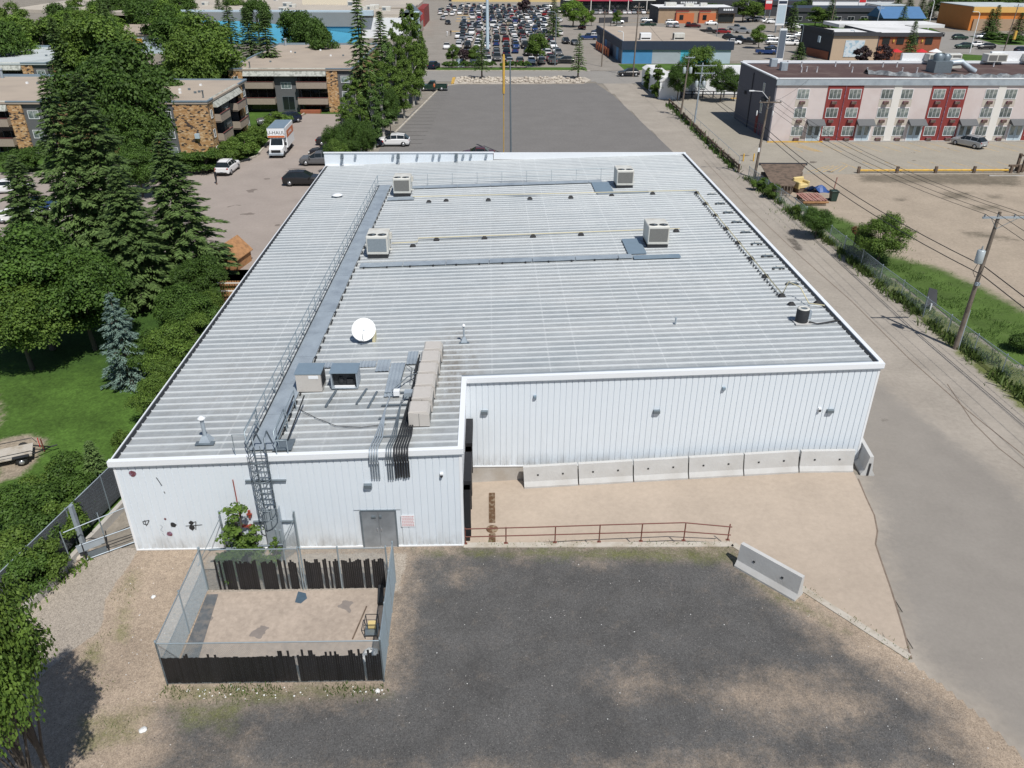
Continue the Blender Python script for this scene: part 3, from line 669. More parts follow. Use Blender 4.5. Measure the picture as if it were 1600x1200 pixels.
# double steel door
b = MB(); b.box(D0-.06,D0,YA-.10,YA-.01,0,DH+.06); b.box(D1,D1+.06,YA-.10,YA-.01,0,DH+.06); b.box(D0,D1,YA-.10,YA-.01,DH,DH+.06); wpart('door_frame', b, M['galv_dark'])
M['door_steel'] = mat('door_steel', (.33,.36,.39), .45, .3, .05, 1.5, (.24,.26,.28), .8, .42, .62)
dmx = (D0+D1)/2
for a, c, hx in ((D0,dmx-.006,dmx-.09), (dmx+.006,D1,dmx+.09)):
    d = wpart('door', MB().box(a,c,YA-.078,YA-.03,.02,DH), M['door_steel'])
    part('handle', MB().box(hx-.02,hx+.02,YA-.13,YA-.079,1.02,1.14).lathe([(.03,YA-.14),(.03,YA-.079)],8).xf(Matrix.Identity(4)) if False else MB().box(hx-.02,hx+.02,YA-.13,YA-.079,1.02,1.14), M['rim'], d, True)
b = MB()
for hx in (dmx-.27, dmx-.17, dmx+.1): b.box(hx-.05,hx+.05,YA-.13,YA-.079,1.76,1.86)
wpart('door_lock', b, M['galv_dark'])
# dock seals and doors on the notch wall
for y0, y1 in ((29.95,32.35),(33.15,35.5)):
    dd = wpart('dock_door', MB().box(XB+.002,XB+.045,y0+.3,y1-.3,.05,2.75), M['white_trim'])
    b = MB(); b.box(XB+.046,XB+.36,y0,y0+.32,-.05,3.0); b.box(XB+.046,XB+.36,y1-.32,y1,-.05,3.0); b.box(XB+.046,XB+.42,y0,y1,2.72,3.2)
    wpart('dock_seal', b, M['black_plastic'])
    b = MB(); b.box(XB+.01,XB+.30,y0+.1,y0+.35,-.42,-.06); b.box(XB+.01,XB+.30,y1-.35,y1-.1,-.42,-.06); wpart('dock_bumper', b, M['rubber'])
# graffiti and marks on the front wall (painted shapes on the panels)
def on_wall(px, py):
    """point of the left front wall seen at a pixel"""
    d = _f*CAM_F + _r*(px-800) - _u*(py-600); t = (YA-.06)/d[1]; return float(d[0]*t), float(CAM_H+d[2]*t)
b = MB()
def stroke(pts, w=.035, y=YA-.062):
    for (x0, z0), (x1, z1) in zip(pts[:-1], pts[1:]):
        L = math.hypot(x1-x0, z1-z0) or 1; nx, nz = -(z1-z0)/L*w/2, (x1-x0)/L*w/2
        b.quad((x0-nx,y,z0-nz),(x1-nx,y,z1-nz),(x1+nx,y,z1+nz),(x0+nx,y,z0+nz))
def blot(cx, cz, r, y=YA-.064, seed=1):
    rn = random.Random(seed); n = 11; b.add([(cx+math.cos(-k*6.283/n)*r*rn.uniform(.75,1.15), y, cz+math.sin(-k*6.283/n)*r*rn.uniform(.8,1.2)) for k in range(n)], [tuple(range(n))[::-1]])
for q in ([(223,815),(233,813),(230,820),(225,819),(223,815)], [(226,813),(229,822)], [(290,822),(316,820)], [(300,817),(306,815),(306,828)], [(301,829),(299,820)], [(244,746),(249,753),(253,759)], [(256,768),(258,771)]):
    stroke([on_wall(*p) for p in q])
x, z = on_wall(271,820); blot(x,z,.14,seed=2)
x, z = on_wall(299,817); blot(x,z,.11,seed=3); x, z = on_wall(300,824); blot(x,z,.15,seed=4)
wpart('graffiti', b, M['black_metal'], 'black spray painted marks low on the front wall')
b = MB(); x, z = on_wall(265,834); blot(x,z,.13,seed=5); x, z = on_wall(207,740); blot(x,z,.16,seed=6); x, z = on_wall(258,811); blot(x,z,.06,seed=7)
M['maroon_paint'] = mat('maroon_paint', (.16,.05,.06), .8, 0, .4, 9, (.30,.2,.3), 7); wpart('paint_blot', b, M['maroon_paint'], 'maroon paint splats on the front wall')
b = MB()
for q in ([(250,820),(254,823),(251,828),(255,831)], [(254,833),(257,837)]): stroke([on_wall(*p) for p in q], .02)
wpart('graffiti', b, M['galv'])

# no-parking style notice beside the door
def text_mesh(s, size, m, depth=.003):
    cu = bpy.data.curves.new('lettering', 'FONT'); cu.body = s; cu.size = size; cu.align_x = 'CENTER'; cu.align_y = 'CENTER'; cu.extrude = depth; cu.resolution_u = 2
    o = bpy.data.objects.new('lettering', cu); COL.objects.link(o); dg = bpy.context.evaluated_depsgraph_get(); dg.update()
    me = bpy.data.meshes.new_from_object(o.evaluated_get(dg)); bpy.data.objects.remove(o); me.materials.clear(); me.materials.append(m); me.name = 'lettering'; return me
t = thing('notice_sign', 'small white notice with faded red lettering beside the grey double door', 'sign', (-3.92,YA-.065,1.55))
part('panel', MB().box(-.32,.32,-.012,0,-.36,.32), M['white_trim'], t)
b = MB()
rn = random.Random(3)
for k, zz in enumerate((.24,.15,.06,-.03,-.12,-.21,-.29)):
    x = -.28
    while x < .26:
        ww = rn.uniform(.03,.08); b.box(x,min(x+ww,.28),-.016,-.0125,zz-.025,zz+.025); x += ww+.02
M['faded_red'] = mat('faded_red', (.62,.35,.36), .8, 0, .15, 9); part('print', b, M['faded_red'], t)

# wall lights
def wall_light(px, py, yw, label, dark=True, box=(.36,.18,.26)):
    d = _f*CAM_F + _r*(px-800) - _u*(py-600); t_ = (yw-.1)/d[1]; x, z = float(d[0]*t_), float(CAM_H+d[2]*t_)
    t = thing('wall_light', label, 'wall light', (x, yw-.05, z))
    a, dd, h = box
    b = MB(); v = [(-a/2,0,-h/2),(a/2,0,-h/2),(a/2,0,h/2),(-a/2,0,h/2),(-a/2*.9,-dd,-h*.1),(a/2*.9,-dd,-h*.1),(a/2*.9,-dd,h/2),(-a/2*.9,-dd,h/2)]
    b.add(v, [(0,1,5,4),(3,7,6,2),(0,4,7,3),(1,2,6,5),(4,5,6,7)]); part('housing', b, M['galv_dark'] if dark else M['galv_blue'], t)
    part('lens', MB().quad((-a*.38,-.03,-h*.44),(a*.38,-.03,-h*.44),(a*.36,-dd-.004,-h*.12),(-a*.36,-dd-.004,-h*.12)), M['lamp_glass'], t); return t
LG = 'wall lights on the warehouse'
wall_light(575, 760, YA, 'dark wall light above the grey double door')
wall_light(757, 645, YC, 'dark wall light on the right wing nearest the notch corner')
wall_light(1026, 644, YC, 'dark wall light midway along the right wing wall')
wall_light(1297, 643, YC, 'dark wall light near the far right corner beside a white camera')
wall_light(836, 621, YC, 'small teal box high on the right wing above the first barrier', False, (.16,.14,.22))
wall_light(1131, 608, YC, 'small teal box high on the right wing above the fourth barrier', False, (.16,.14,.22))
def camera_dome(px, py, yw, label):
    d = _f*CAM_F + _r*(px-800) - _u*(py-600); t_ = (yw-.1)/d[1]; x, z = float(d[0]*t_), float(CAM_H+d[2]*t_)
    t = thing('security_camera', label, 'camera', (x, yw-.05, z)); part('base', MB().box(-.07,.07,-.08,0,-.05,.09), M['white_trim'], t)
    part('lens', MB().lathe([(.02,-.11),(.06,-.06),(.065,0)],10,(0,-.11)), M['black_plastic'], t)
camera_dome(690, 742, YA, 'small white dome camera on the left front wall near the notch')
camera_dome(1281, 640, YC, 'small white camera beside the rightmost wall light')

# ------------------------------------------------------------------ roof walkways, ladder, units
def rail(t, pts, h=1.07, sp=1.6, r=.024, posts=True, mid=(.55,), toe=False):
    """guard rail: each post and each rail a part"""
    seg = [math.dist(pts[i][:2], pts[i+1][:2]) for i in range(len(pts)-1)]
    for hh in (h,)+tuple(mid): part('rail', MB().tube([(p[0],p[1],p[2]+hh) for p in pts], r, 5), M['steel_fence'], t, True)
    if posts:
        for i, L in enumerate(seg):
            n = max(1, int(round(L/sp)))
            for k in range(n+(i == len(seg)-1)):
                q = [pts[i][j]+(pts[i+1][j]-pts[i][j])*k/n for j in range(3)]
                part('post', MB().tube([(q[0],q[1],q[2]),(q[0],q[1],q[2]+h)], r, 5), M['steel_fence'], t, True)
    if toe:
        for dz in (.10,.2): part('toe_pipe', MB().tube([(p[0]+.05+dz*.3,p[1],p[2]+dz) for p in pts], .03, 5), M['black_metal'], t, True)
def zr(x, d=0): return rz_(x)+d
# long walkway: grating planks + rail
t = thing('roof_walkway', 'long grey steel walkway with guard rail running the length of the roof', 'walkway', (-10.1,50,zr(-10.1)))
x0a, x1a, x0b, x1b = -10.75, -9.50, -10.25, -8.95
yy = 29.6; k = 0
while yy < 73.5:
    f0, f1 = (yy-29.6)/44, (yy+3.0-29.6)/44
    L = lambda f: x0a+(x0b-x0a)*f
    xa, xb = L(f0), L(f0)+1.12
    part('walkway_plate', MB().sbox(xa, xb, yy, min(yy+2.98, 73.6), .10+.004*(k%2), .14+.004*(k%2)), M['galv'], t, True)
    yy += 3.0; k += 1
b = MB()
for i in range(37): b.sbox(-9.60+i*.0137, -9.54+i*.0137, 29.7+i*1.2, 30.3+i*1.2, .0, .11)
part('support', b, M['black_metal'], t, True)
rail(t, [(-10.85,29.75,zr(-10.85)),(-10.30,73.4,zr(-10.3))], sp=1.65, toe=True)
rail(t, [(-9.45,29.75,zr(-9.45)),(-9.42,33.2,zr(-9.4))], sp=1.7)
# second rail and cross walkways
t = thing('roof_walkway', 'narrow grey walkway with rail crossing the far end of the roof', 'walkway', (0,72.6,zr(0)))
xx = -8.9; k = 0
while xx < 10.2:
    part('walkway_plate', MB().sbox(xx, min(xx+2.96,10.3), 72.2, 73.0, .09, .13), M['galv'], t, True); xx += 3
rail(t, [(-10.3,73.5,zr(-10.3)),(-8,73.6,zr(-8)),(12.6,73.3,zr(12.6))], sp=2.3, r=.018)
part('walkway_plate', MB().sbox(9.3,10.9,69.0,72.19,.09,.13), M['galv_blue'], t, True); part('walkway_plate', MB().sbox(9.4,13.9,68.3,68.98,.09,.13), M['galv'], t, True)
t = thing('roof_walkway', 'narrow grey walkway without a rail crossing mid roof between two cooling units', 'walkway', (0,53,zr(0)))
xx = -9.05; k = 0
while xx < 9.9:
    part('walkway_plate', MB().sbox(xx, min(xx+2.96,9.9), 52.2, 52.95, .09, .13), M['galv'], t, True); xx += 3; k += 1
part('walkway_plate', MB().sbox(9.95,13.2,51.9,52.6,.10,.14), M['galv_blue'], t, True); part('walkway_plate', MB().sbox(9.7,11.0,52.96,56.2,.10,.14), M['galv_blue'], t, True)
b = MB()
for i in range(12): b.sbox(-8.8+i*1.6, -8.7+i*1.6, 52.1, 52.2, 0, .12)
part('support', b, M['black_metal'], t, True)
# caged ladder
lx, ly = -10.05, YA-.30
t = thing('caged_ladder', 'tall grey caged ladder climbing the left front wall to the roof walkway', 'ladder', (lx,ly,0))
for s in (-.25,.25):
    part('stile', MB().tube([(lx+s,ly,1.9),(lx+s,ly,6.25),(lx+s,ly+.5,6.35),(lx+s,ly+1.1,5.3)], .035, 6), M['galv_dark'], t, True)
for k in range(12): part('rung', MB().tube([(lx-.25,ly,2.1+k*.3),(lx+.25,ly,2.1+k*.3)], .022, 5), M['galv_dark'], t, True)
for k in range(8):
    z = 2.35+k*.52; hp = [(lx-.28,ly,z)]+[(lx+.40*math.cos(a), ly-.32-.36*math.sin(a), z) for a in [RAD(170-20*j) for j in range(9)]]+[(lx+.28,ly,z)]
    part('cage_hoop', MB().tube(hp, .02, 5), M['galv_dark'], t, True)
for a in (170,125,90,55,10):
    a = RAD(a); p = (lx+.40*math.cos(a), ly-.32-.36*math.sin(a)); part('cage_bar', MB().tube([(p[0],p[1],2.3),(p[0],p[1],6.3)], .018, 5), M['galv_dark'], t, True)
part('guard_door', MB().box(lx-.36,lx+.36,ly-.07,ly-.04,.15,2.55), M['galv'], t, True)
part('guard_door', MB().box(lx-.36,lx-.33,ly-.04,ly+.2,.15,2.55).box(lx+.33,lx+.36,ly-.04,ly+.2,.15,2.55), M['galv'], t, True)
for z in (1.6,3.9,): part('bracket', MB().box(lx-.95,lx+.85,ly+.14,ly+.24,z,z+.07), M['galv_dark'], t, True)
for s in (-.62,.62): part('landing_rail', MB().tube([(lx+s,ly+.25,5.25),(lx+s,ly+.25,6.45),(lx+s,ly+2.2,6.45),(lx+s,ly+2.2,5.25)], .024, 5), M['steel_fence'], t, True)
for s in (-.62,.62): part('landing_rail', MB().tube([(lx+s,ly+.25,5.85),(lx+s,ly+2.2,5.85)], .02, 5), M['steel_fence'], t, True)
part('landing_rail', MB().tube([(lx-1.2,ly+.3,5.3),(lx-1.2,ly+.3,6.3),(lx-.62,ly+.3,6.3)], .022, 5), M['steel_fence'], t, True)
part('landing_rail', MB().tube([(lx+.62,ly+.3,6.0),(lx+1.1,ly+.3,6.0),(lx+1.1,ly+.3,5.3)], .022, 5), M['steel_fence'], t, True)
for s in (-.35,.15): part('step_rail', MB().tube([(lx+.75+s,ly+1.2,5.45),(lx+.95+s,ly+4.2,6.0)], .035, 5), M['black_metal'], t, True)
part('landing_plate', MB().sbox(lx+.35,lx+1.2,ly+.5,ly+1.4,.1,.13), M['galv_dark'], t, True)

# packaged cooling units
def rtu(loc, label, coil, rz=0, gap=.32):
    t = thing('rooftop_unit', label, 'cooling unit', loc, rz, 'two fan cooling units on the roof')
    W2, D, H = .76, 1.95, 1.30; h0 = gap
    b = MB(); b.bbox(-W2,W2,0,D,h0,h0+H,.04); part('cabinet', b, M['unit_white'], t)
    part('base_rail', MB().box(-W2+.03,W2-.03,.04,D-.04,.04,h0-.001), M['black_metal'], t)
    part('coil', MB().box(-W2+.10,W2-.10,-.02,-.001,h0+.20,h0+H-.16), M[coil], t)
    for s in (-1,1):
        fan = part('fan_opening', MB().lathe([(.345,h0+H+.001),(.345,h0+H+.02),(.32,h0+H+.02),(.32,h0+H+.002)],16,(s*.36,.42),caps=False), M['unit_white'], t)
        bb = MB(); bb.lathe([(.32,h0+H+.003),(.31,h0+H+.006)],16,(s*.36,.42)); part('fan_grille', bb, M['black_metal'], fan)
        bl = MB()
        for k in range(4):
            a = k*math.pi/2+.4; bl.quad((s*.36,.42,h0+H+.02),(s*.36+.25*math.cos(a),.42+.28*math.sin(a),h0+H+.012),(s*.36+.25*math.cos(a+.5),.42+.28*math.sin(a+.5),h0+H+.035),(s*.36+.05*math.cos(a+.5),.42+.05*math.sin(a+.5),h0+H+.03))
        part('fan_blade', bl, M['galv_dark'], fan)
    b = MB(); b.box(-W2+.06,W2-.06,-.012,-.001,h0+.04,h0+.15)
    for yy in (.8,1.55): b.box(W2+.001,W2+.012,yy,yy+.02,h0+.05,h0+H-.08)
    b.box(W2+.001,W2+.16,1.3,1.7,h0+.7,h0+1.1); b.box(W2+.001,W2+.25,.6,.75,h0+.1,h0+.18)
    part('side_panel', b, M['unit_white'], t); return t
rtu((-7.75,69.9,zr(-7.7)), 'beige two fan cooling unit at the back left of the roof by the walkway corner', 'coil')
rtu((-8.0,54.1,zr(-8.0)), 'beige two fan cooling unit beside the long walkway, nearer of the left pair', 'coil_blue')
rtu((12.05,70.1,zr(12.0)), 'white two fan cooling unit at the back right of the roof on a grey platform', 'coil')
rtu((12.0,54.2,zr(12.0)), 'white two fan cooling unit at mid roof right, on the nearer grey platform', 'coil')
for (x0, x1, y0, y1) in ((-8.95,-6.6,68.6,69.5),): single('roof_plate', MB().sbox(x0,x1,y0,y1,.08,.13), M['galv'], 'flat grey steel plate on the roof before the back left cooling unit', 'plate')

# gas pipes with rubber blocks
def gas_pipe(pts, label, blocks, h=.2, extra=None):
    t = thing('gas_pipe', label, 'pipe', (pts[0][0],pts[0][1],zr(pts[0][0])))
    part('pipe', MB().tube([(p[0],p[1],zr(p[0])+h+(p[2] if len(p) > 2 else 0)) for p in pts], .035, 6), M['pvc'], t, True)
    for k in range(len(blocks)):
        x, y = blocks[k]; z = zr(x)
        v = [(x-.22,y-.16,z+.06),(x+.22,y-.16,z+.06),(x+.22,y+.16,z+.06),(x-.22,y+.16,z+.06),(x-.1,y-.08,z+.22),(x+.1,y-.08,z+.22),(x+.1,y+.08,z+.22),(x-.1,y+.08,z+.22)]
        part('support_block', MB().add(v,[(0,1,5,4),(1,2,6,5),(2,3,7,6),(3,0,4,7),(4,5,6,7)]), M['rubber'], t, True)
def RX(px, py): p = PR(px, py, .1); return (p[0], p[1])
gas_pipe([RX(645,309),RX(1088,299)], 'pale yellow gas pipe across the far part of the roof on rubber blocks', [RX(670,315),RX(697,313),RX(763,312),RX(828,310),RX(892,308),RX(956,305),RX(1020,302),RX(1089,301)])
gas_pipe([RX(612,382),RX(652,380),RX(654,374),RX(1062,359)], 'pale yellow gas pipe across mid roof to the right cooling unit on rubber blocks', [RX(645,384),RX(682,374),RX(757,372),RX(833,369),RX(908,366),RX(1057,360)])
p = [RX(1089,301)]+[RX(1222,462)]; a, c = p
gas_pipe([a,c,(c[0]+.25,c[1],.8),(c[0]+.9,c[1]-.3,.55),(c[0]+1.1,c[1]-1.5,0),(c[0]+1.9,c[1]-1.9)], 'pale yellow gas pipe running along the right side of the roof with black ties', [(a[0]+(c[0]-a[0])*k/7, a[1]+(c[1]-a[1])*k/7) for k in range(8)]+[RX(1237,475),RX(1278,473)])
b = MB()
for k in range(46):
    f_ = (k+.5)/46; x, y = a[0]+(c[0]-a[0])*f_-.18, a[1]+(c[1]-a[1])*f_; b.sbox(x-.08,x-.01,y-.08,y+.08,.062,.12)
part('pipe_tie', b, M['black_metal'], [o for o in COL.objects if o.name.startswith('gas_pipe')][-1], True)['kind'] = 'stuff'
# snow guards / roof anchors on the right edge
g0 = [RX(1124,303),RX(1136,317),RX(1149,331),RX(1162,346),RX(1177,362),RX(1193,380),RX(1210,399),RX(1228,418),RX(1249,442)]
for k, (x, y) in enumerate(g0):
    t = thing('roof_bracket', ['small dark bracket on the right roof edge, '+s for s in ('farthest from the camera','second farthest','third farthest','just behind mid roof','level with the mid roof cooling unit','just before the mid roof cooling unit','fourth nearest','second nearest','nearest to the camera')][k], 'bracket', (19.1,y,zr(19.1)), group='brackets along the right roof edge'); t.scale = (.75,.75,.75)
    part('arm', MB().box(-.45,.45,-.05,.05,.10,.2), M['galv_dark'], t); part('foot', MB().box(-.5,-.3,-.12,.12,.0,.1).box(.1,.3,-.12,.12,.0,.1).box(.4,.6,-.1,.1,.0,.1), M['rubber'], t); part('cover', MB().box(-.1,.3,.051,.3,.1,.24), M['unit_white'], t)
# round condenser
x, y = 17.75, 41.0; t = thing('condenser', 'round black air conditioner near the front right roof edge with two hoses', 'condenser', (x,y,zr(x))); t.scale = (.88,.88,.88)
part('body', MB().lathe([(.40,.1),(.40,.92),(.37,.97)],18), M['black_metal'], t); part('top_ring', MB().lathe([(.39,.975),(.39,1.02),(.22,1.03),(.22,.985)],18,caps=False), M['unit_white'], t)
part('fan_grille', MB().lathe([(.22,.98),(.05,1.0)],12), M['galv_dark'], t); part('pad', MB().box(-.5,.5,-.5,.5,.02,.09), M['concrete_new'], t); part('side_box', MB().box(.36,.52,-.2,.15,.3,.85), M['galv'], t)
part('hose', MB().tube([(.4,-.3,.15),(.9,-.5,.12),(1.6,-.35,.13),(2.35,-.2,.2),(2.9,-.15,.05)], .035, 6), M['rubber'], t); part('hose', MB().tube([(.4,-.25,.2),(.9,-.4,.1),(1.6,-.25,.13),(2.3,-.1,.2)], .025, 6), M['rubber'], t)
# satellite dish
x, y = -7.1, 40.4; t = thing('satellite_dish', 'round white satellite dish standing on the roof facing the camera', 'satellite dish', (x,y,zr(x)))
n = Vector((.02,-.80,.62)).normalized(); q = n.to_track_quat('Z','Y').to_matrix().to_4x4(); Rd = .66
Mx = Matrix.Translation((0,0,.80)) @ q
part('reflector', MB().lathe([(.001,-.17),(.2,-.155),(.42,-.10),(Rd,0),(Rd+.015,-.01),(.42,-.125),(.2,-.18),(.001,-.19)],28,caps=False).xf(Mx), M['dish_white'], t)
part('mast', MB().tube([(0,.35,.06),(0,.3,.6),(0,.1,.72)], .04, 6).box(-.4,.4,.0,.8,.03,.08), M['galv'], t)
part('feed_arm', MB().tube([Mx @ Vector((0,-.6,-.0)), Mx @ Vector((0,-.62,.35)), Mx @ Vector((0,-.35,.55))], .018, 5), M['galv_dark'], t); part('frame', MB().box(.45,.62,-.1,.5,.05,.5), M['pvc'], t)
# vents
def vent(x, y, h, label, r=.09, base=.3, cap=True, tilt=0, plate=True):
    t = thing('roof_vent', label, 'roof vent', (x,y,zr(x)))
    if base: part('flashing', MB().add([(-base,-base,.0),(base,-base,.0),(base,base,.0),(-base,base,.0),(-r*1.3,-r*1.3,.35),(r*1.3,-r*1.3,.35),(r*1.3,r*1.3,.35),(-r*1.3,r*1.3,.35)],[(0,1,5,4),(1,2,6,5),(2,3,7,6),(3,0,4,7),(4,5,6,7)]), M['galv'], t)
    part('pipe', MB().lathe([(r,.05),(r,h)],10), M['galv'], t)
    if cap: part('cap', MB().lathe([(r*1.1,h+.03),(r*2,h+.06),(r*2,h+.12),(r*.5,h+.2)],12), M['white_trim'], t)
    if plate: part('base_plate', MB().box(-base*1.3,base*1.5,-base*1.3,-base*.3,.062,.09), M['galv_dark'], t)
vent(-12.95,30.6,1.15,'tall galvanised flue vent near the front left roof corner')
vent(-1.5,39.9,.95,'thin flue vent with white cap behind the beige cooler row',.05,.2)
vent(10.6,41.3,.45,'short white pipe vent alone on the right half of the roof',.05,0,False,plate=False)
vent(-13.6,70.5,.12,'flat black vent on the far left of the roof',.25,.0,True,plate=False)
# two blue-topped coolers by the walkway
t = thing('evaporative_cooler', 'steel cooler with blue lid and closed beige front beside the walkway', 'cooler', (-9.05,34.7,zr(-9.1)))
part('cabinet', MB().box(-.62,.62,0,1.1,.12,1.10), M['beige_metal'], t); part('lid', MB().box(-.66,.66,-.03,1.14,1.101,1.15), M['galv_blue'], t); part('base', MB().box(-.55,.55,.05,1.0,0,.119), M['black_metal'], t); part('label_plate', MB().box(.02,.5,-.012,-.001,.85,1.02), M['white_trim'], t); part('vent_slot', MB().box(.621,.64,.15,.95,.3,1.0), M['black_metal'], t)
t = thing('evaporative_cooler', 'steel cooler with blue lid and open dark front exposing its parts', 'cooler', (-7.35,34.95,zr(-7.3)))
part('cabinet', MB().box(-.66,-.60,0,1.0,.12,.95).box(.60,.66,0,1.0,.12,.95).box(-.6,.6,.9,1.0,.12,.95).box(-.66,.66,0,1.0,.08,.12), M['galv'], t); part('lid', MB().box(-.70,.70,-.03,1.04,.951,1.0), M['galv_blue'], t)
part('motor', MB().lathe([(.16,.2),(.2,.35),(.16,.6)],10,(-.2,.4)).box(.1,.4,.2,.6,.13,.5), M['black_metal'], t); part('tray', MB().box(-.5,.5,.02,.12,.12,.22), M['white_trim'], t); part('inner_panel', MB().box(-.6,.6,.3,.34,.12,.94), M['black_metal'], t)
# row of six beige condensing units
def cond_unit(y0, y1, x, label, w=.48, h=.90):
    t = thing('cooling_cabinet', label, 'cooling cabinet', (x,y0,zr(x)), group='row of beige cooling cabinets'); L = y1-y0
    v = [(-w,0,.12),(w,0,.12),(w,L,.12),(-w,L,.12),(-w,0,h-.06),(w,0,h-.18),(w,L,h-.18),(-w,L,h-.06),(-w+.06,.03,h),(w-.10,.03,h),(w-.10,L-.03,h),(-w+.06,L-.03,h)]
    part('cabinet', MB().add(v,[(0,1,5,4),(1,2,6,5),(2,3,7,6),(3,0,4,7),(4,5,9,8),(5,6,10,9),(6,7,11,10),(7,4,8,11),(8,9,10,11)]), M['beige_metal'], t)
    part('base_rail', MB().box(-w+.05,-w+.15,.03,L-.03,0,.119).box(w-.15,w-.05,.03,L-.03,0,.119), M['black_metal'], t)
    part('seam', MB().box(-.01,.01,-.006,.002,.14,h-.1), M['coil'], t); part('side_louvre', MB().box(w+.001,w+.02,.1,L-.1,.25,.7), M['coil'], t); return t
seq = [(31.05,32.05,-3.32),(32.35,33.45,-3.27),(33.65,34.75,-3.22),(34.95,35.95,-3.18),(36.15,37.3,-3.12),(37.5,38.4,-3.06)]
nm = ['first of the beige cabinets, standing nearest the front edge','second beige cabinet from the front edge','third beige cabinet from the front edge','fourth beige cabinet, short one in mid row','fifth beige cabinet, long one','last beige cabinet, farthest from the front edge']
for k, (a, c, x) in enumerate(seq): cond_unit(a, c, x, nm[k])
# conduit bundles running over the eave and down the wall
def conduits(label, paths, mname, r=.032):
    t = thing('conduit_bundle', label, 'conduit', (paths[0][0][0],paths[0][0][1],zr(paths[0][0][0])))
    for p in paths:
        pts = [(q[0],q[1],zr(q[0])+q[2]) for q in p[:-1]]; l = p[-1]
        xe = p[-2][0]; pts += [(xe,YA-.05,zr(xe)+.2),(xe,YA-.27,zr(xe)+.05),(xe,YA-.27,zr(xe)-.35),(xe,YA-.14,zr(xe)-.5),(xe,YA-.14,l)]
        part('conduit', MB().tube(pts, r, 6), M[mname], t, True)
    return t
conduits('four grey conduits curving from the cabinets over the front eave', [[(-3.6,36.2,.25),(-4.2,35.2,.5),(-4.9,34.2,.3),(-5.05,32.6,.2),(-5.25+i*.11,30.2,.16),(-5.35+i*.11,29.5,.16),3.98] for i in range(4)], 'galv')
conduits('three thin grey conduits in the middle of the cable run', [[(-3.7,34.4,.3),(-4.35,33.2,.25),(-4.5+i*.1,30.2,.16),(-4.62+i*.1,29.5,.16),3.92] for i in range(3)], 'galv_dark', .026)
conduits('thick bundle of black pipes beside the beige cabinets going over the eave', [[(-3.80-i*.03,37.8-i*.4,.4),(-3.85,36.0,.25),(-4.0+i*.07,33.0,.22),(-4.2+i*.115,30.2,.18),(-4.28+i*.115,29.5,.18),4.0+.03*(i%3)] for i in range(6)], 'black_metal', .042)
t = thing('conduit_rack', 'low steel frame holding the conduits on the roof', 'rack', (-4.4,31.5,zr(-4.4)))
for yy in (30.3,31.9,33.1,34.3): part('bar', MB().sbox(-5.3,-3.7,yy,yy+.06,.09,.13), M['galv_dark'], t, True)
part('junction_box', MB().sbox(-4.25,-3.85,33.6,34.0,.15,.45), M['galv'], t, True); part('junction_box', MB().sbox(-4.8,-4.5,33.9,34.2,.15,.4), M['white_trim'], t, True); part('cable_loop', MB().tube([(-3.6,34.6,zr(-3.6)+.3),(-4.0,35.0,zr(-4)+.45),(-4.1,36.5,zr(-4)+.3),(-4.5,37.2,zr(-4)+.15),(-4.6,35.5,zr(-4.6)+.12)], .018, 5), M['black_metal'], t, True)
# loose corrugated sheets
def loose(x0, x1, y0, y1, label, dz=.07):
    b = MB(); n = max(4, int((x1-x0)/.09))
    for i in range(n):
        a = x0+(x1-x0)*i/n; c = x0+(x1-x0)*(i+1)/n; h0, h1 = (dz if i%2 else dz+.03), (dz if (i+1)%2 else dz+.03)
        b.quad((a,y0,zr(a)+h0),(c,y0,zr(c)+h1),(c,y1,zr(c)+h1),(a,y1,zr(a)+h0))
    b.add([(v[0],v[1],v[2]-.012) for v in b.v], [f[::-1] for f in b.f]); single('corrugated_sheet', b, M['galv'], label, 'metal sheet')
loose(-5.3,-4.55,34.0,37.6,'long corrugated steel sheet lying on the roof toward the camera')
loose(-6.05,-5.35,36.7,38.0,'short corrugated sheet lying left of the long one')
loose(-4.5,-3.95,37.4,38.9,'small corrugated sheet lying next to the beige cabinets')
loose(-8.9,-8.4,37.3,37.9,'narrow galvanised plate behind the blue lidded cooler on the left', .08); loose(-7.0,-6.1,37.2,37.9,'galvanised strip lying behind the open fronted cooler', .08)
single('roof_cable', MB().tube([(-9.2,33.0,zr(-9)+.1),(-8.3,32.2,zr(-8)+.09),(-7.2,31.4,zr(-7)+.09),(-6,31.2,zr(-6)+.09),(-4.9,31.4,zr(-5)+.1)], .016, 5), M['black_metal'], 'thin dark cable snaking over the front roof from the walkway', 'cable')
for (a, c, lb) in (((-8.0,33.2),(-7.75,34.8),'dark strip lying before the open fronted cooler'),((-6.55,33.4),(-6.25,34.9),'dark strip lying left of the long corrugated sheet'),((-5.95,33.0),(-5.7,34.6),'dark strip lying just beside the long corrugated sheet')):
    single('roof_strip', MB().obox(a, c, .10, zr(-7)+.062+.0, zr(-6)+.085), M['galv_dark'], lb, 'metal strip')
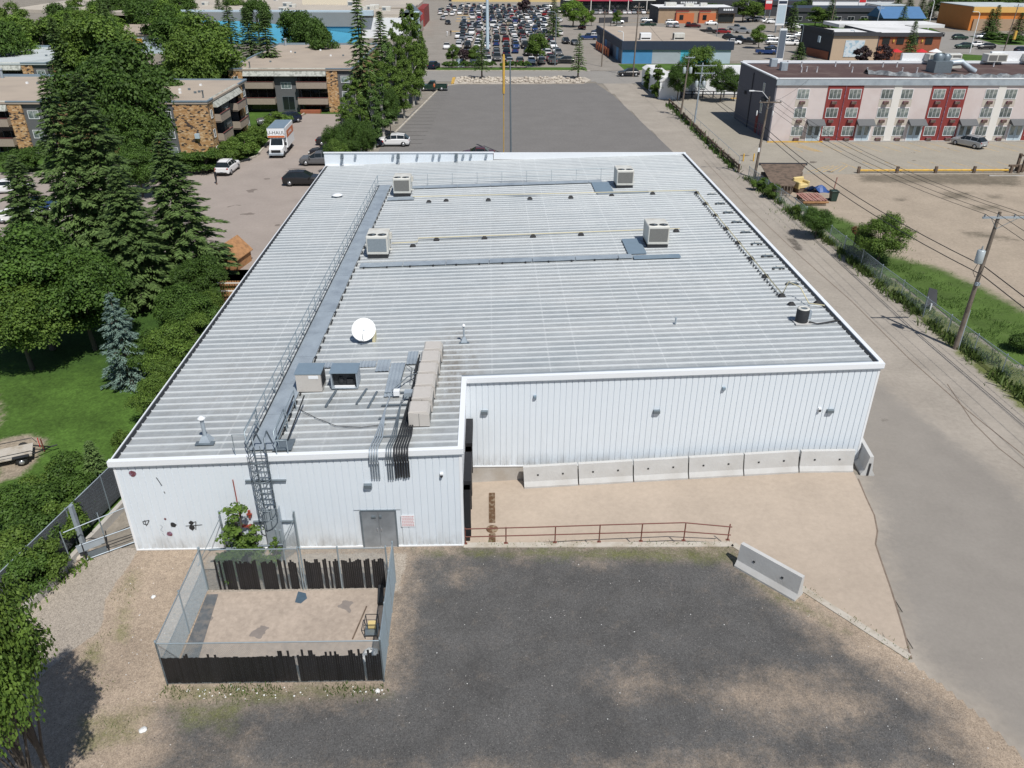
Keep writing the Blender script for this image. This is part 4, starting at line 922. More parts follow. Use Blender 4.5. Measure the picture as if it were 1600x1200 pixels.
# lights and braces fixed on the rear parapet
for k, px in enumerate((534,555,614,622,652,677,687,713,724,736,760)):
    x = (px-784)/612*(.0)+P(px,245,6.0)[0]; big = px in (534,622,713)
    lb = 'dark brace on the rear parapet' if big else 'small grey floodlight on the rear parapet'
    t = thing('parapet_brace' if big else 'floodlight', ['%s, %s' % (lb, s) for s in ('at its far left end','first lamp from the left','second lamp from the left','beside the second lamp','third lamp from the left','fourth lamp from the left','fifth lamp from the left','right of the fifth lamp','sixth lamp from the left','seventh lamp from the left','rightmost lamp')][k], 'brace' if big else 'floodlight', (x, YE-.13, 5.9))
    if big: part('arm', MB().box(-.13,.13,-.2,0,-.1,.35), M['galv_dark'], t); part('leg', MB().box(-.12,-.06,-.55,-.5,-.85,.0).box(.06,.12,-.55,-.5,-.85,.0).box(-.12,.12,-.55,-.2,-.05,.0), M['galv_dark'], t)
    else: part('lamp_head', MB().box(-.1,.1,-.3,-.05,.02,.28), M['galv'], t); part('bracket', MB().tube([(0,-.02,-.1),(0,-.15,0),(0,-.2,.1)],.025,5), M['galv_dark'], t)
# ------------------------------------------------------------------ loading corner: barriers, kerb, railing
def barrier(a, b, label, group='concrete barriers along the warehouse wall', za=0, zb=0):
    L = math.dist(a, b)-.04; prof = [(-.36,0),(-.36,.10),(-.20,.34),(-.10,1.22),(.10,1.22),(.20,.34),(.36,.10),(.36,0)]
    ang = math.atan2(b[1]-a[1], b[0]-a[0]); t = thing('concrete_barrier', label, 'barrier', (a[0],a[1],za), ang, group)
    t.rotation_euler = (0, -math.atan2(zb-za, L), ang)
    m = MB(); n = len(prof)
    vs = [(x, y, z) for x in (.02, L) for y, z in prof]
    m.add(vs, [(i,i+1,n+i+1,n+i)[::-1] for i in range(n-1)]+[tuple(range(n)), tuple(range(2*n-1,n-1,-1))])
    part('body', m, M['concrete_new'], t)
    for fx in (.27,.73):
        part('lifting_hole', MB().box(L*fx-.045,L*fx+.045,-.185,-.14,.68,.76), M['black_metal'], t)
    part('joint_slot', MB().box(-.012,.019,-.05,.05,.03,.80), M['rubber'], t)
    return t
bl = ['leftmost of the six barriers along the wall, nearest the dock doors','second barrier from the left along the wall','third barrier from the left along the wall','fourth barrier from the left along the wall','fifth barrier from the left along the wall','sixth barrier along the wall, next to the building corner']
x0, x1 = 1.72, 19.55
for k in range(6):
    a = x0+(x1-x0)*k/6; c = x0+(x1-x0)*(k+1)/6; ya = 35.22-.20*k/6-.3*max(0,(a-12))/8*0; 
    zf = lambda x: ramp_z(x)
    barrier((a, 35.2-.10*k/6), (c, 35.2-.10*(k+1)/6), bl[k], za=zf(a), zb=zf(c))
barrier((20.15,34.4), (20.45,37.3), 'barrier turned along the side wall at the building corner', 'concrete barriers')
barrier(P(1153,880)[:2], P(1249,935)[:2], 'single tilted barrier between the gravel yard and the ramp', 'concrete barriers')
m = MB(); m.obox((XB+.02,YA-.06),(KB[0],KB[1]),.34,-1.3,.05); m.obox((KB[0],KB[1]),(KC[0],KC[1]),.34,-.9,.05)
struct('kerb', m, M['kerb'])
# red pipe railing
t = thing('pipe_railing', 'rusty red two rail pipe railing along the edge of the sunken ramp', 'railing', (XB,YA,0))
rp_ = [(-1.30,YA-.04),(2.0,YA+.0),(6.0,YA+.05),(9.0,YA+.03),(11.25,KB[1]+.08)]
zt = [.98,1.0,1.05,1.12,1.0]
part('rail', MB().tube([(p[0],p[1],z) for p, z in zip(rp_, zt)], .028, 6), M['red_paint'], t, True)
part('rail', MB().tube([(p[0],p[1],z*.52) for p, z in zip(rp_, zt)], .028, 6), M['red_paint'], t, True)
for x in (-1.30,.62,2.95,5.05,7.05,9.1,11.22):
    y = YA+.02; part('post', MB().tube([(x,y,.05),(x,y,1.0+.06*(5<x<10))], .03, 6).box(x-.09,x+.09,y-.06,y+.06,.05,.07), M['red_paint'], t, True)
# drain grate, manhole
dx = P(769,805,-.95)[0]
t = thing('drain_grate', 'long rusty drain grate set in the sunken ramp beside the dock doors', 'drain', (dx,32,ramp_z(dx)))
M['rust'] = mat('rust', (.13,.07,.035), .9, 0, .3, 6, (.28,.22,.15), 4, .5, .6)
for y0, y1 in ((30.0,31.2),(32.1,34.6)):
    part('frame', MB().box(dx-.16,dx-.13,y0,y1,ramp_z(dx)+.02,ramp_z(dx)+.045).box(dx+.13,dx+.16,y0,y1,ramp_z(dx)+.02,ramp_z(dx)+.045), M['rust'], t, True)
    b = MB(); y = y0
    while y < y1: b.box(dx-.13,dx+.13,y,y+.05,ramp_z(dx)+.015,ramp_z(dx)+.035); y += .085
    part('grating', b, M['rust'], t, True)
single('manhole_cover', MB().lathe([(.30,ramp_z(dx)-.01),(.30,ramp_z(dx)+.03),(.22,ramp_z(dx)+.035),(.21,ramp_z(dx)+.028)],18,(dx,31.6)), M['rust'], 'round rusty manhole cover between the two halves of the drain', 'manhole cover')

# ------------------------------------------------------------------ chain link
def weave(m, a, b, z0, z1, pitch=.075, r=.004, mi=0):
    """diamond mesh of wires between ground points a and b"""
    dx, dy = b[0]-a[0], b[1]-a[1]; L = math.hypot(dx, dy); ux, uy = dx/L, dy/L; H = z1-z0; nx, ny = -uy, ux
    k = -int(H/pitch)-1
    while k*pitch < L:
        for sgn in (0, 1):
            s0, s1 = k*pitch, k*pitch+H; h0, h1 = 0.0, H
            if s0 < 0: h0 = -s0; s0 = 0
            if s1 > L: h1 -= (s1-L); s1 = L
            if s1-s0 > .02:
                za, zb = (z0+h0, z0+h1) if not sgn else (z1-h0, z1-h1)
                o = .003 if sgn else -.003
                p = (a[0]+ux*s0+nx*o, a[1]+uy*s0+ny*o); q = (a[0]+ux*s1+nx*o, a[1]+uy*s1+ny*o); sg = 1 if not sgn else -1
                w = r; wx, wy, wz = ux*w*.7, uy*w*.7, -w*.7*sg
                vs = [(p[0]-wx,p[1]-wy,za-wz),(q[0]-wx,q[1]-wy,zb-wz),(q[0]+wx,q[1]+wy,zb+wz),(p[0]+wx,p[1]+wy,za+wz),(p[0]+nx*w*1.6,p[1]+ny*w*1.6,za),(q[0]+nx*w*1.6,q[1]+ny*w*1.6,zb)]
                m.add(vs, [(0,1,2,3),(3,2,5,4),(0,4,5,1)], mi)
        k += 1
    return m
def cl_fence(name, label, pts, h, z=0, post_sp=2.6, slats=None, pitch=.075, r=.0042, lean=0, top=True, group=None, rail_mat='steel_fence', slat_mat='black_plastic', skip=None, cat='fence', posth=.08):
    t = thing(name, label, cat, (pts[0][0], pts[0][1], z), group=group); rn = random.Random(len(label))
    wires = MB(); cnt = 0
    for si in range(len(pts)-1):
        a, b = pts[si], pts[si+1]; L = math.dist(a, b); n = max(1, round(L/post_sp))
        for k in range(n+(si == len(pts)-2)):
            q = (a[0]+(b[0]-a[0])*k/n, a[1]+(b[1]-a[1])*k/n)
            part('post', MB().tube([(q[0],q[1],z),(q[0],q[1],z+h+posth)], .034, 7).lathe([(.045,z+h+posth),(.02,z+h+posth+.05)],7,q), M['steel_fence'], t, True)
        if top: part('top_rail', MB().tube([(a[0],a[1],z+h),(b[0],b[1],z+h)], .024, 6), M[rail_mat], t, True)
        weave(wires, a, b, z+.04, z+h, pitch, r)
        if slats:
            lo, hi, gap, sp = slats; s = sp/2; ux, uy = (b[0]-a[0])/L, (b[1]-a[1])/L
            while s < L:
                if not (skip and skip(si, s/L, rn)) and rn.random() > gap and cnt < 290:
                    w_ = sp*.475; z1 = z+hi(s/L, rn) if callable(hi) else z+hi; z0_ = z+lo+rn.uniform(-.02,.03)
                    p = (a[0]+ux*(s-w_)+.0, a[1]+uy*(s-w_)); q = (a[0]+ux*(s+w_), a[1]+uy*(s+w_))
                    part('slat', MB().obox(p, q, .012, z0_, z1), M[slat_mat], t, True); cnt += 1
                s += sp
    part('chain_link', wires, M['steel_fence'], t, True)['kind'] = 'stuff'
    return t
BL, BR, TR, TL = (-12.52,21.4), (-4.25,21.36), (-4.35,26.8), (-12.55,26.6)
def hi_front(f, rn):
    return (1.45+rn.uniform(-.03,.03)) if rn.random() > .13+.3*(f > .62) else rn.uniform(1.50, 1.80)
cl_fence('chain_link_fence', 'near side of the chain link enclosure filled with black slats', [BL,BR], 2.2, slats=(.10,hi_front,.025,.088), post_sp=8.3, rail_mat='steel_fence')
cl_fence('chain_link_fence', 'right side of the chain link enclosure, bare wire seen edge on', [BR,TR], 2.25, post_sp=1.8, pitch=.06, r=.004)
cl_fence('chain_link_fence', 'left side of the chain link enclosure with sagging bare wire', [TL,BL], 2.25, post_sp=2.6)
def hi_back(f, rn): return 1.62+rn.uniform(-.12,.12)
cl_fence('chain_link_fence', 'far side of the chain link enclosure with gappy black slats', [(-12.55,26.5),(-8.35,26.47)], 2.3, slats=(.03,hi_back,.2,.09), post_sp=4.2, skip=lambda s, f, rn: f < .12)
cl_fence('fence_gate', 'gate panel with broken black slats in the far side of the enclosure', [(-8.25,26.47),(-6.66,26.47),(-4.6,26.45)], 2.3, slats=(.03,hi_back,.12,.088), post_sp=2.1, cat='gate')
# posts and leaning braces between enclosure and wall
for x, y, h, lb in ((-12.35,28.9,2.5,'tall fence post standing by the wall behind the small tree'),(-9.05,29.05,2.3,'tall fence post with brace in front of the wall'),(-9.75,28.3,1.9,'short post beside the ladder guard'),(-9.5,28.1,2.0,'thick post right of the ladder guard')):
    single('fence_post', MB().tube([(x,y,0),(x,y,h)], .045, 7).tube([(x,y,h*.85),(x-1.1,y-.9,.1)], .018, 5), M['steel_fence'], lb, 'post')
t = thing('fence_wire', 'loose triangular chain link piece between the post and the enclosure', 'fence', (-9.05,29,0)); part('chain_link', weave(MB(), (-9.7,28.2),(-9.05,29.0),.1,1.5), M['steel_fence'], t, True)['kind'] = 'stuff'
single('fence_rail', MB().tube([(-12.6,27.6,1.35),(-9.4,27.9,1.35)], .05, 6), M['galv_dark'], 'thick grey pipe lying across behind the enclosure', 'pipe')
# slab inside and things on it
b = MB(); b.prism([(-12.45,26.35),(-4.75,26.35),(-4.7,23.35),(-4.75,21.9),(-12.3,21.9),(-12.45,23.2)], -.01, .035)
M['slab'] = groundmat('enclosure_slab', (.39,.325,.27), [((.2,.2,.2),.1,.3,3)], [((.24,.21,.19), .9, .9)], bump=.1, big=.14); b2 = struct('enclosure_slab', b, M['slab'])
b = MB(); b.prism([(-12.5,26.2),(-12.0,26.2),(-11.7,22.2),(-12.4,22.0)], .036, .05)
M['asph_patch'] = mat('dark_ground_strip', (.11,.12,.13), .9, 0, .3, 4, (.2,.18,.16), 2); struct('ground_strip', b, M['asph_patch'])
for pts, lb in (([(466,925),(478,928),(480,936),(470,944),(461,942)],'blue grey paint stain on the enclosure slab'),):
    q = [P(*p_)[:2] for p_ in pts]; single('paint_stain', MB().prism([(a_+(q[0][0]-a_)*0,c_) for a_, c_ in q], .037, .043), M['blue_mural'] if False else mat('stain_blue', (.06,.10,.14), .8, 0, .2, 5), lb, 'paint stain')
single('timber_beam', MB().obox(P(573,949)[:2], P(551,1000)[:2], .05, .04, .08), M['wood'], 'long dark stick lying on the enclosure slab', 'beam')
single('timber_beam', MB().obox(P(596,912)[:2], P(595,947)[:2], .22, .04, .22), M['black_metal'], 'dark pipe lying along the right side of the enclosure', 'beam')
c = P(582,990); t = thing('metal_cart', 'small black metal cart frame in the right corner of the enclosure', 'cart', (c[0],c[1],.036))
for s in (-.25,.25):
    for q in (-.3,.3): part('leg', MB().tube([(s,q,0),(s,q,.75)], .018, 5), M['black_metal'], t)
part('shelf', MB().box(-.27,.27,-.32,.32,.2,.23), M['galv_dark'], t); part('frame', MB().tube([(-.25,-.3,.75),(.25,-.3,.75),(.25,.3,.75),(-.25,.3,.75),(-.25,-.3,.75)], .02, 5), M['black_metal'], t); part('box', MB().box(-.15,.15,.0,.2,.231,.5), M['cream'], t)
rn = random.Random(5)
for k, (x, y, lb) in enumerate(((-4.9,22.6,'crumpled white bag near the cart in the enclosure'),(-5.2,22.3,'white sack beside the near fence of the enclosure'),(-4.8,22.2,'grey bin bag in the right near corner of the enclosure'))):
    b = MB(); b.lathe([(.03,.0),(.26,.05),(.30,.16),(.2,.28),(.05,.33)], 9, (x,y)); b.v = [(p[0]+rn.uniform(-.05,.05),p[1]+rn.uniform(-.05,.05),p[2]+.035) for p in b.v]; single('plastic_bag', b, M['litter'] if k < 2 else M['galv'], lb, 'bag')
# litter in the yard
def blob(n, r, seed, h=.5):
    rn = random.Random(seed); b = MB(); b.lathe([(r*.3,0),(r,.1*r),(r*.8,h*r),(r*.2,h*r*1.3)], n); b.v = [(p[0]*rn.uniform(.7,1.2),p[1]*rn.uniform(.7,1.2),p[2]) for p in b.v]; return b
b = MB(); rn = random.Random(8)
for k in range(130):
    if k < 60: px, py = rn.uniform(290,600), rn.gauss(1082,6)
    elif k < 100: px, py = rn.uniform(600,1550), rn.uniform(870,1195)
    else: px, py = rn.uniform(190,270), rn.uniform(880,1100)
    p = P(px,py); s = rn.uniform(.012,.05) if k < 60 else rn.uniform(.012,.03)
    bb = blob(5,s,k); bb.v = [(v[0]+p[0],v[1]+p[1],v[2]+.005) for v in bb.v]; b.join(bb)
stuff('litter', b, M['litter'], 'scraps of white litter and pale stones strewn over the yard', 'litter')
for (px, py, r, lb) in ((224,1142,.16,'crumpled white plastic bag at the bottom left of the yard'),(590,1080,.12,'white paper scrap before the enclosure corner'),(1072,987,.0,''),(240,933,.12,'white paper scrap left of the enclosure')):
    if r: 
        p = P(px,py); bb = blob(8,r,px); bb.v = [(v[0]+p[0],v[1]+p[1],v[2]) for v in bb.v]; single('plastic_bag', bb, M['litter'], lb, 'bag')
p = P(30,1070); 
# red standpipe on the wall beside the ladder
t = thing('standpipe', 'red fire standpipe with valve on the wall left of the ladder', 'standpipe', (-11.3,YA-.1,0))
part('pipe', MB().tube([(-11.55,YA-.1,4.0),(-11.55,YA-.12,1.5),(-11.1,YA-.2,1.5)], .025, 6), M['pipe_red'], t, True); part('valve', MB().lathe([(.10,1.42),(.13,1.5),(.10,1.58)],10,(-11.1,YA-.28)).box(-11.6,-10.9,YA-.3,YA-.22,1.46,1.54), M['pipe_red'], t, True); part('valve', MB().box(-11.15,-11.05,YA-.18,YA-.08,1.9,2.3).box(-11.22,-10.98,YA-.2,YA-.12,2.08,2.14), M['pipe_red'], t, True)
part('meter', MB().box(-11.35,-11.05,YA-.35,YA-.08,.8,1.2), M['galv'], t, True)

# ------------------------------------------------------------------ left boundary: low wall, slatted fence, gate frame
wa, wb = (-22.6,19.5), (-18.45,34.0)
wa = P(18,985)[:2]; wb = P(197,790)[:2]; dd = ((wb[0]-wa[0]),(wb[1]-wa[1])); wc = (wb[0]+dd[0]*1.5, wb[1]+dd[1]*1.5)
single('low_wall', MB().obox(wa, wc, .22, -.05, .42), M['concrete'], 'low pale concrete wall below the dark slatted fence on the left', 'wall')
fa = P(35,935)[:2]; off = (-.55,.1)
p0, p1 = (wa[0]-.62,wa[1]+.1), (wc[0]-.35,wc[1]+.1)
M['slat_grey'] = mat('slat_grey', (.075,.07,.075), .7, 0, .1, 2, objvar=.12)
t = thing('slatted_fence', 'tall chain link fence with dark grey slats beside the lawn', 'fence', (p0[0],p0[1],0)); L = math.dist(p0,p1); n = int(L/.115)
for k in range(n):
    f0, f1 = (k+.04)/n, (k+.94)/n; q0 = (p0[0]+(p1[0]-p0[0])*f0, p0[1]+(p1[1]-p0[1])*f0); q1 = (p0[0]+(p1[0]-p0[0])*f1, p0[1]+(p1[1]-p0[1])*f1)
    part('slat', MB().obox(q0,q1,.014,.25,2.1), M['slat_grey'], t, True)
part('top_rail', MB().tube([(p0[0],p0[1],2.14),(p1[0],p1[1],2.14)], .028, 6), M['galv'], t, True)
for k in range(9):
    f = k/8; x, y = p0[0]+(p1[0]-p0[0])*f, p0[1]+(p1[1]-p0[1])*f; part('post', MB().tube([(x,y,0),(x,y,2.2)], .035, 6), M['steel_fence'], t, True)
part('chain_link', weave(MB(), (p0[0]+.03,p0[1]),(p1[0]+.03,p1[1]),.25,2.12,.09,.003), M['steel_fence'], t, True)['kind'] = 'stuff'
ga, gb = P(136,876)[:2], (XA-.02,29.85)
gb = P(213,848)[:2]
t = thing('pipe_gate', 'low steel pipe gate with bent sheet panel at the left building corner', 'gate', (ga[0],ga[1],0))
def gl(f, z, dy=0): return (ga[0]+(gb[0]-ga[0])*f, ga[1]+(gb[1]-ga[1])*f+dy, z)
part('rail', MB().tube([gl(0,.08),gl(1,.08)], .035, 6), M['galv'], t, True); part('rail', MB().tube([gl(-.05,.95),gl(.98,.95)], .028, 6), M['galv'], t, True); part('rail', MB().tube([gl(.35,.6),gl(1,.55)], .02, 6), M['black_metal'], t, True)
part('rail', MB().tube([gl(-.25,1.9),gl(.95,1.95,.3)], .026, 6), M['galv'], t, True)
for f in (0,.45): part('post', MB().tube([gl(f,0),gl(f,1.0)], .03, 6), M['black_metal'], t, True)
part('post', MB().tube([gl(-.28,0),gl(-.30,2.0)], .028, 6), M['steel_fence'], t, True); part('post', MB().tube([gl(.3,0,.6),gl(.3,2.0,.6)], .028, 6), M['steel_fence'], t, True)
part('sheet_panel', MB().add([gl(-.10,.55),gl(.42,.60),gl(.42,.98),gl(-.12,.98)],[(0,1,2,3)]).add([gl(-.10,.55,.02),gl(.42,.60,.02),gl(.42,.98,.02),gl(-.12,.98,.02)],[(3,2,1,0)]), M['galv'], t, True)
part('sheet_panel', MB().obox(gl(.05,0)[:2], gl(.42,0)[:2], .03, .12, .42), M['galv_dark'], t, True)
q = P(134,862); single('steel_post', MB().box(q[0]-.08,q[0]+.08,q[1]-.1,q[1]+.1,0,2.7), M['galv_blue'] if False else M['galv'], 'thick leaning steel post by the pipe gate', 'post')
q = P(123,873); single('boulder', MB().lathe([(.05,0),(.22,.03),(.24,.12),(.12,.2)],9,q[:2]), M['rock'], 'small pinkish stone at the foot of the pipe gate', 'stone')
# trailer on the lawn at the far left
q = P(10,733); t = thing('utility_trailer', 'flat utility trailer with red reflector flag on a dirt patch on the lawn', 'trailer', (q[0]+.1,q[1]+.9,0), RAD(24)); t.scale = (.8,.8,.8)
part('deck', MB().box(-3,1.1,-.85,.85,.52,.60), M['kerb'], t)
for s in (-.9,.9): part('side_rail', MB().tube([(-3,s,.62),(-3,s,.95),(1.1,s,.95),(1.35,s*.8,.62)], .03, 5), M['black_metal'], t); part('wheel', MB().lathe([(.16,-.1),(.33,-.1),(.35,-.04),(.35,.08),(.33,.12),(.16,.12)],16).xf(Matrix.Translation((.45,s*1.05,.35)) @ Matrix.Rotation(RAD(90),4,'X')), M['tyre'], t)
part('rim', MB().lathe([(.02,-.02),(.17,-.02),(.17,.02),(.02,.03)],12).xf(Matrix.Translation((.45,-1.17,.35)) @ Matrix.Rotation(RAD(90),4,'X')), M['rim'], t)
part('mudguard', MB().box(-.05,.95,-1.2,-.88,.72,.76), M['black_metal'], t)
part('drawbar', MB().tube([(1.1,-.6,.5),(2.2,0,.45),(1.1,.6,.5)], .05, 6).tube([(2.2,0,.45),(2.6,0,.5)], .05, 6), M['black_metal'], t)
part('flag', MB().box(1.55,1.6,-.02,.02,.6,1.35), M['sign_red'], t); part('jack', MB().tube([(1.7,.2,.1),(1.7,.2,1.1)], .05, 6), M['red_paint'], t)

# ------------------------------------------------------------------ alley fence on the right
fp = [P(1287,392)[:2], P(1375,430)[:2], P(1450,490)[:2], P(1520,555)[:2], P(1600,628)[:2], (33.2,36)]
fp = [(32.75,69.5),(32.85,62),(33.2,55),(33.55,48.5),(33.95,42.3),(34.3,36)]
cl_fence('chain_link_fence', 'long bare chain link fence between the alley and the grass strip', fp, 1.55, post_sp=3.1, pitch=.14, r=.0045)
fp = [(31.5,96.0),(31.8,89.5),(32.4,82),(32.6,76),(32.75,69.6)]
cl_fence('chain_link_fence', 'older chain link fence beside the brown shed and pallets', fp, 1.5, post_sp=3.1, pitch=.16, r=.0045)
# timber guard rail along the alley
t = thing('timber_guard_rail', 'weathered brown timber guard rail with weeds along the alley', 'guard rail', (32,100,0))
gx = [(32.2,147.5),(32.2,138.5)],[(31.9,134.5),(31.75,128.5)],[(31.6,126),(31.45,118)],[(31.4,116),(31.3,108.5)],[(31.3,107.2),(31.3,99.5)]
for a, c in gx:
    part('rail', MB().obox(a,c,.14,.72,.92), M['wood'], t, True); part('rail', MB().obox(a,c,.12,.34,.5), M['wood'], t, True)
    n = max(2,int(math.dist(a,c)/2.4))
    for k in range(n+1): x, y = a[0]+(c[0]-a[0])*k/n, a[1]+(c[1]-a[1])*k/n; part('post', MB().box(x-.12,x+.12,y-.12,y+.12,0,1.0), M['wood'], t, True)
t = thing('pipe_handrail', 'thin grey pipe handrail behind the timber guard rail', 'railing', (32.3,110,0))
part('rail', MB().tube([(32.6,148,1.35),(32.3,125,1.35),(31.95,101.5,1.35),(31.95,101.3,0)], .03, 5), M['steel_fence'], t, True)
for k in range(9): part('post', MB().tube([(32.0+k*.07,102+k*5.6,0),(32.0+k*.07,102+k*5.6,1.35)], .022, 5), M['steel_fence'], t, True)
for px in (1161,1177):
    q = P(px,252); single('bollard', MB().lathe([(.09,0),(.09,.95),(.05,1.02)],10,q[:2]), M['yellow'], 'yellow bollard at the motel drive, %s of the two' % ('left' if px < 1170 else 'right'), 'bollard')
# painted stall lines beside the building, rear lot lines, motel lines
def lines(name, segs, w, z, m, label=None, kind='structure'):
    b = MB()
    for a, c in segs:
        dx, dy = c[0]-a[0], c[1]-a[1]; L = math.hypot(dx,dy) or 1; nx, ny = -dy/L*w/2, dx/L*w/2
        b.quad((a[0]+nx,a[1]+ny,z),(a[0]-nx,a[1]-ny,z),(c[0]-nx,c[1]-ny,z),(c[0]+nx,c[1]+ny,z))
    me = b.mesh(name, m); return props(link(name, me), kind=kind)
sg = []
for y in (56.5,60.2,64,68,72,76,80): sg += [((20.6,y),(23.9,y))]
sg += [((23.9,56.5),(24.0,81))]
sg = [((20.3,48.2+k*3.35),(23.7+.0*k,48.2+k*3.35)) for k in range(11)]+[((23.75,48.2),(23.9,81.7))]
lines('stall_lines', sg, .08, .014, M['white_line'])
sg = [((-14.8+ (k*.13),116+k*2.75),(-9.6+k*.13,116+k*2.75)) for k in range(17)]
lines('stall_lines', sg, .11, .012, M['white_line'])
sg = [((41.5+k*2.75,116.0),(43.3+k*2.75,110.2)) for k in range(22)]+[((42.1+.6*j,115.8),(45.2+.2*j,110.5)) for j in range(4)]
lines('stall_lines', sg, .13, .024, M['yellow_line'])
sg = [((47.5+k*3.0,99.2),(46.2+k*3.0,104.5)) for k in range(12)]+[((40+k*1.0,99.3),(44+k*.6,102.5)) for k in range(5)]
lines('stall_lines', sg, .13, .024, M['yellow_line'])
b = MB(); b.box(40.2,48.3,116.3,116.6,.0,.16); struct('kerb', b, M['yellow'])
b = MB(); b.box(48.4,110,116.7,117.0,.0,.14); b.box(62,110,97.0,97.2,0,.12); struct('kerb', b, M['concrete'])
t = thing('yellow_beam_barrier', 'long yellow pipe barrier on stub posts between the motel lot and the dirt lot', 'barrier', (46,98.8,0))
for k in range(4): part('beam', MB().tube([(46.1+k*4.85,98.8,.32),(50.85+k*4.85,98.8,.32)], .14, 8), M['yellow'], t, True)
for k in range(4): part('post', MB().box(46.2+k*4.9-.15,46.2+k*4.9+.15,98.5,98.75,0,.85), M['wood'], t, True)
t = thing('timber_post_cluster', 'cluster of dark timber posts at the right end of the yellow barrier', 'posts', (66.5,98.8,0))
for x, y, h in ((65.6,98.6,.9),(66.5,98.5,1.0),(67.2,98.9,1.6),(67.7,99.4,2.4),(66.9,99.6,2.2)): part('post', MB().box(x-.14,x+.14,y-.14,y+.14,0,h), M['wood'], t, True)
part('plank', MB().box(65.4,67.6,98.9,99.1,.7,.95).box(66.8,67.9,99.3,99.45,1.9,2.1), M['wood'], t, True)
# crack / utility lines on the pavement
def seam(name, pts, w, z, m): return lines(name, list(zip(pts[:-1], pts[1:])), w, z, m)
M['seam'] = mat('pavement_crack', (.20,.155,.12), .95, 0, .3, 3)
seam('pavement_seam', [P(*p)[:2] for p in ((1341,748),(1352,775),(1366,805),(1371,830),(1368,850),(1378,880),(1392,920),(1412,985),(1424,1030))], .07, .013, M['seam'])
rs = random.Random(6)
def crack(px0, py0, px1, py1, w=.035):
    a, c = P(px0,py0)[:2], P(px1,py1)[:2]; n = 9; L = math.dist(a,c)
    return seam('pavement_crack', [(a[0]+(c[0]-a[0])*k/n+rs.uniform(-.06,.06)*L**.5*(0<k<n), a[1]+(c[1]-a[1])*k/n+rs.uniform(-.06,.06)*L**.5*(0<k<n)) for k in range(n+1)], w, .0155, M['seam'])
seam('pavement_seam', [P(*p)[:2] for p in ((1480,600),(1520,660),(1560,700),(1605,735))], .05, .014, M['seam'])
seam('pavement_seam', [P(*p)[:2] for p in ((1100,250),(1165,320),(1250,400),(1330,470),(1420,560),(1510,640),(1600,712))], .06, .013, M['seam'])
# ------------------------------------------------------------------ utility poles and wires
def pole(x, y, h, lean, label, arms, tf=None, r0=.17, mname='pole_wood'):
    t = thing('utility_pole', label, 'utility pole', (x,y,0))
    part('pole', MB().tube([(0,0,-.2),(lean*.5,0,h*.5),(lean,0,h)], [r0,r0*.85,r0*.62], 10), M[mname], t)
    for (z, w, off, sk) in arms:
        lx = lean*z/h; a = part('crossarm', MB().box(lx+off-w/2,lx+off+w/2,-.16,-.05,z-.06,z+.06), M['pole_wood'] if sk else M['galv'], t)
        for s in (-.46,-.16,.22,.46): part('insulator', MB().lathe([(.05,z+.06),(.07,z+.12),(.04,z+.22)],8,(lx+off+s*w,-.1)), M['insulator'], a)
        part('brace', MB().tube([(lx,-.12,z-.75),(lx+off-w*.3,-.12,z-.05)], .02, 4).tube([(lx,-.12,z-.75),(lx+off+w*.3,-.12,z-.05)], .02, 4), M['galv_dark'], t)
    if tf:
        for (tx, z) in tf:
            lx = lean*z/h
            tr = part('transformer', MB().lathe([(.24,z-.45),(.26,z-.4),(.26,z+.4),(.2,z+.46)],12,(lx+tx,-.12)), M['transformer'], t)
            part('bushing', MB().lathe([(.05,z+.46),(.06,z+.6),(.03,z+.75)],8,(lx+tx,-.12)), M['insulator'], tr)
            part('bracket', MB().box(min(lx,lx+tx),max(lx,lx+tx),-.05,.05,z-.05,z+.05), M['galv_dark'], t)
    return t
p1 = pole(32.83,49.5,9.9,.22,'weathered wooden utility pole with transformer standing in the chain link fence at right',[(9.55,2.9,.35,0)],[(-.45,6.9)])
part('guard_strip', MB().box(.17,.24,-.08,.08,0,3.0), M['galv'], p1); part('cable_loop', MB().tube([(-.35,-.2,6.4),(-.55,-.25,5.9),(-.3,-.25,5.5),(.1,-.2,5.7)], .02, 5), M['wire'], p1)
part('meter_box', MB().box(-.1,.15,-.35,-.14,4.9,5.1), M['galv'], p1)
p2 = pole(32.4,96.4,9.5,.35,'wooden utility pole at the motel drive with two crossarms and insulators',[(8.9,2.6,.2,1)],None)
part('lamp_arm', MB().tube([(.3,0,9.2),(-.6,-.1,10.1),(-1.9,-.2,10.2)], .03, 5).box(-2.2,-1.6,-.3,-.1,10.15,10.25), M['white_trim'], p2)
part('fuse_cutout', MB().lathe([(.04,7.4),(.07,7.5),(.07,7.9),(.03,8.0)],8,(-.9,-.15)).lathe([(.04,7.4),(.07,7.5),(.07,7.9),(.03,8.0)],8,(1.0,-.15)), M['dish_white'], p2); part('sign_plate', MB().box(-.12,.12,-.2,-.17,3.2,3.7), M['white_trim'], p2)
pole(32.96,130.9,9.0,.3,'utility pole with three grey transformers behind the timber guard rail',[(8.6,3.4,.5,0),(7.5,3.2,.5,0)],[(-.55,5.9),(.6,5.9)],.15,'galv')
pole(31.73,135.7,9.4,.45,'utility pole with paired transformers beside the white shed',[(9.2,1.6,.1,0)],[(-.5,7.3),(.5,7.3)],.16)
pole(31.2,181.6,14.5,.2,'very tall utility pole at the street corner in front of the blue shop',[(13.6,2.2,0,1)],None,.18)
pole(26.5,198,12,.1,'slim utility pole left of the blue shop',[(11.4,1.8,0,1)],None,.15)
pole(2.9,107.6,12.0,-.15,'dark lamp pole standing behind the rear parapet',[],None,.13,'galv_dark')
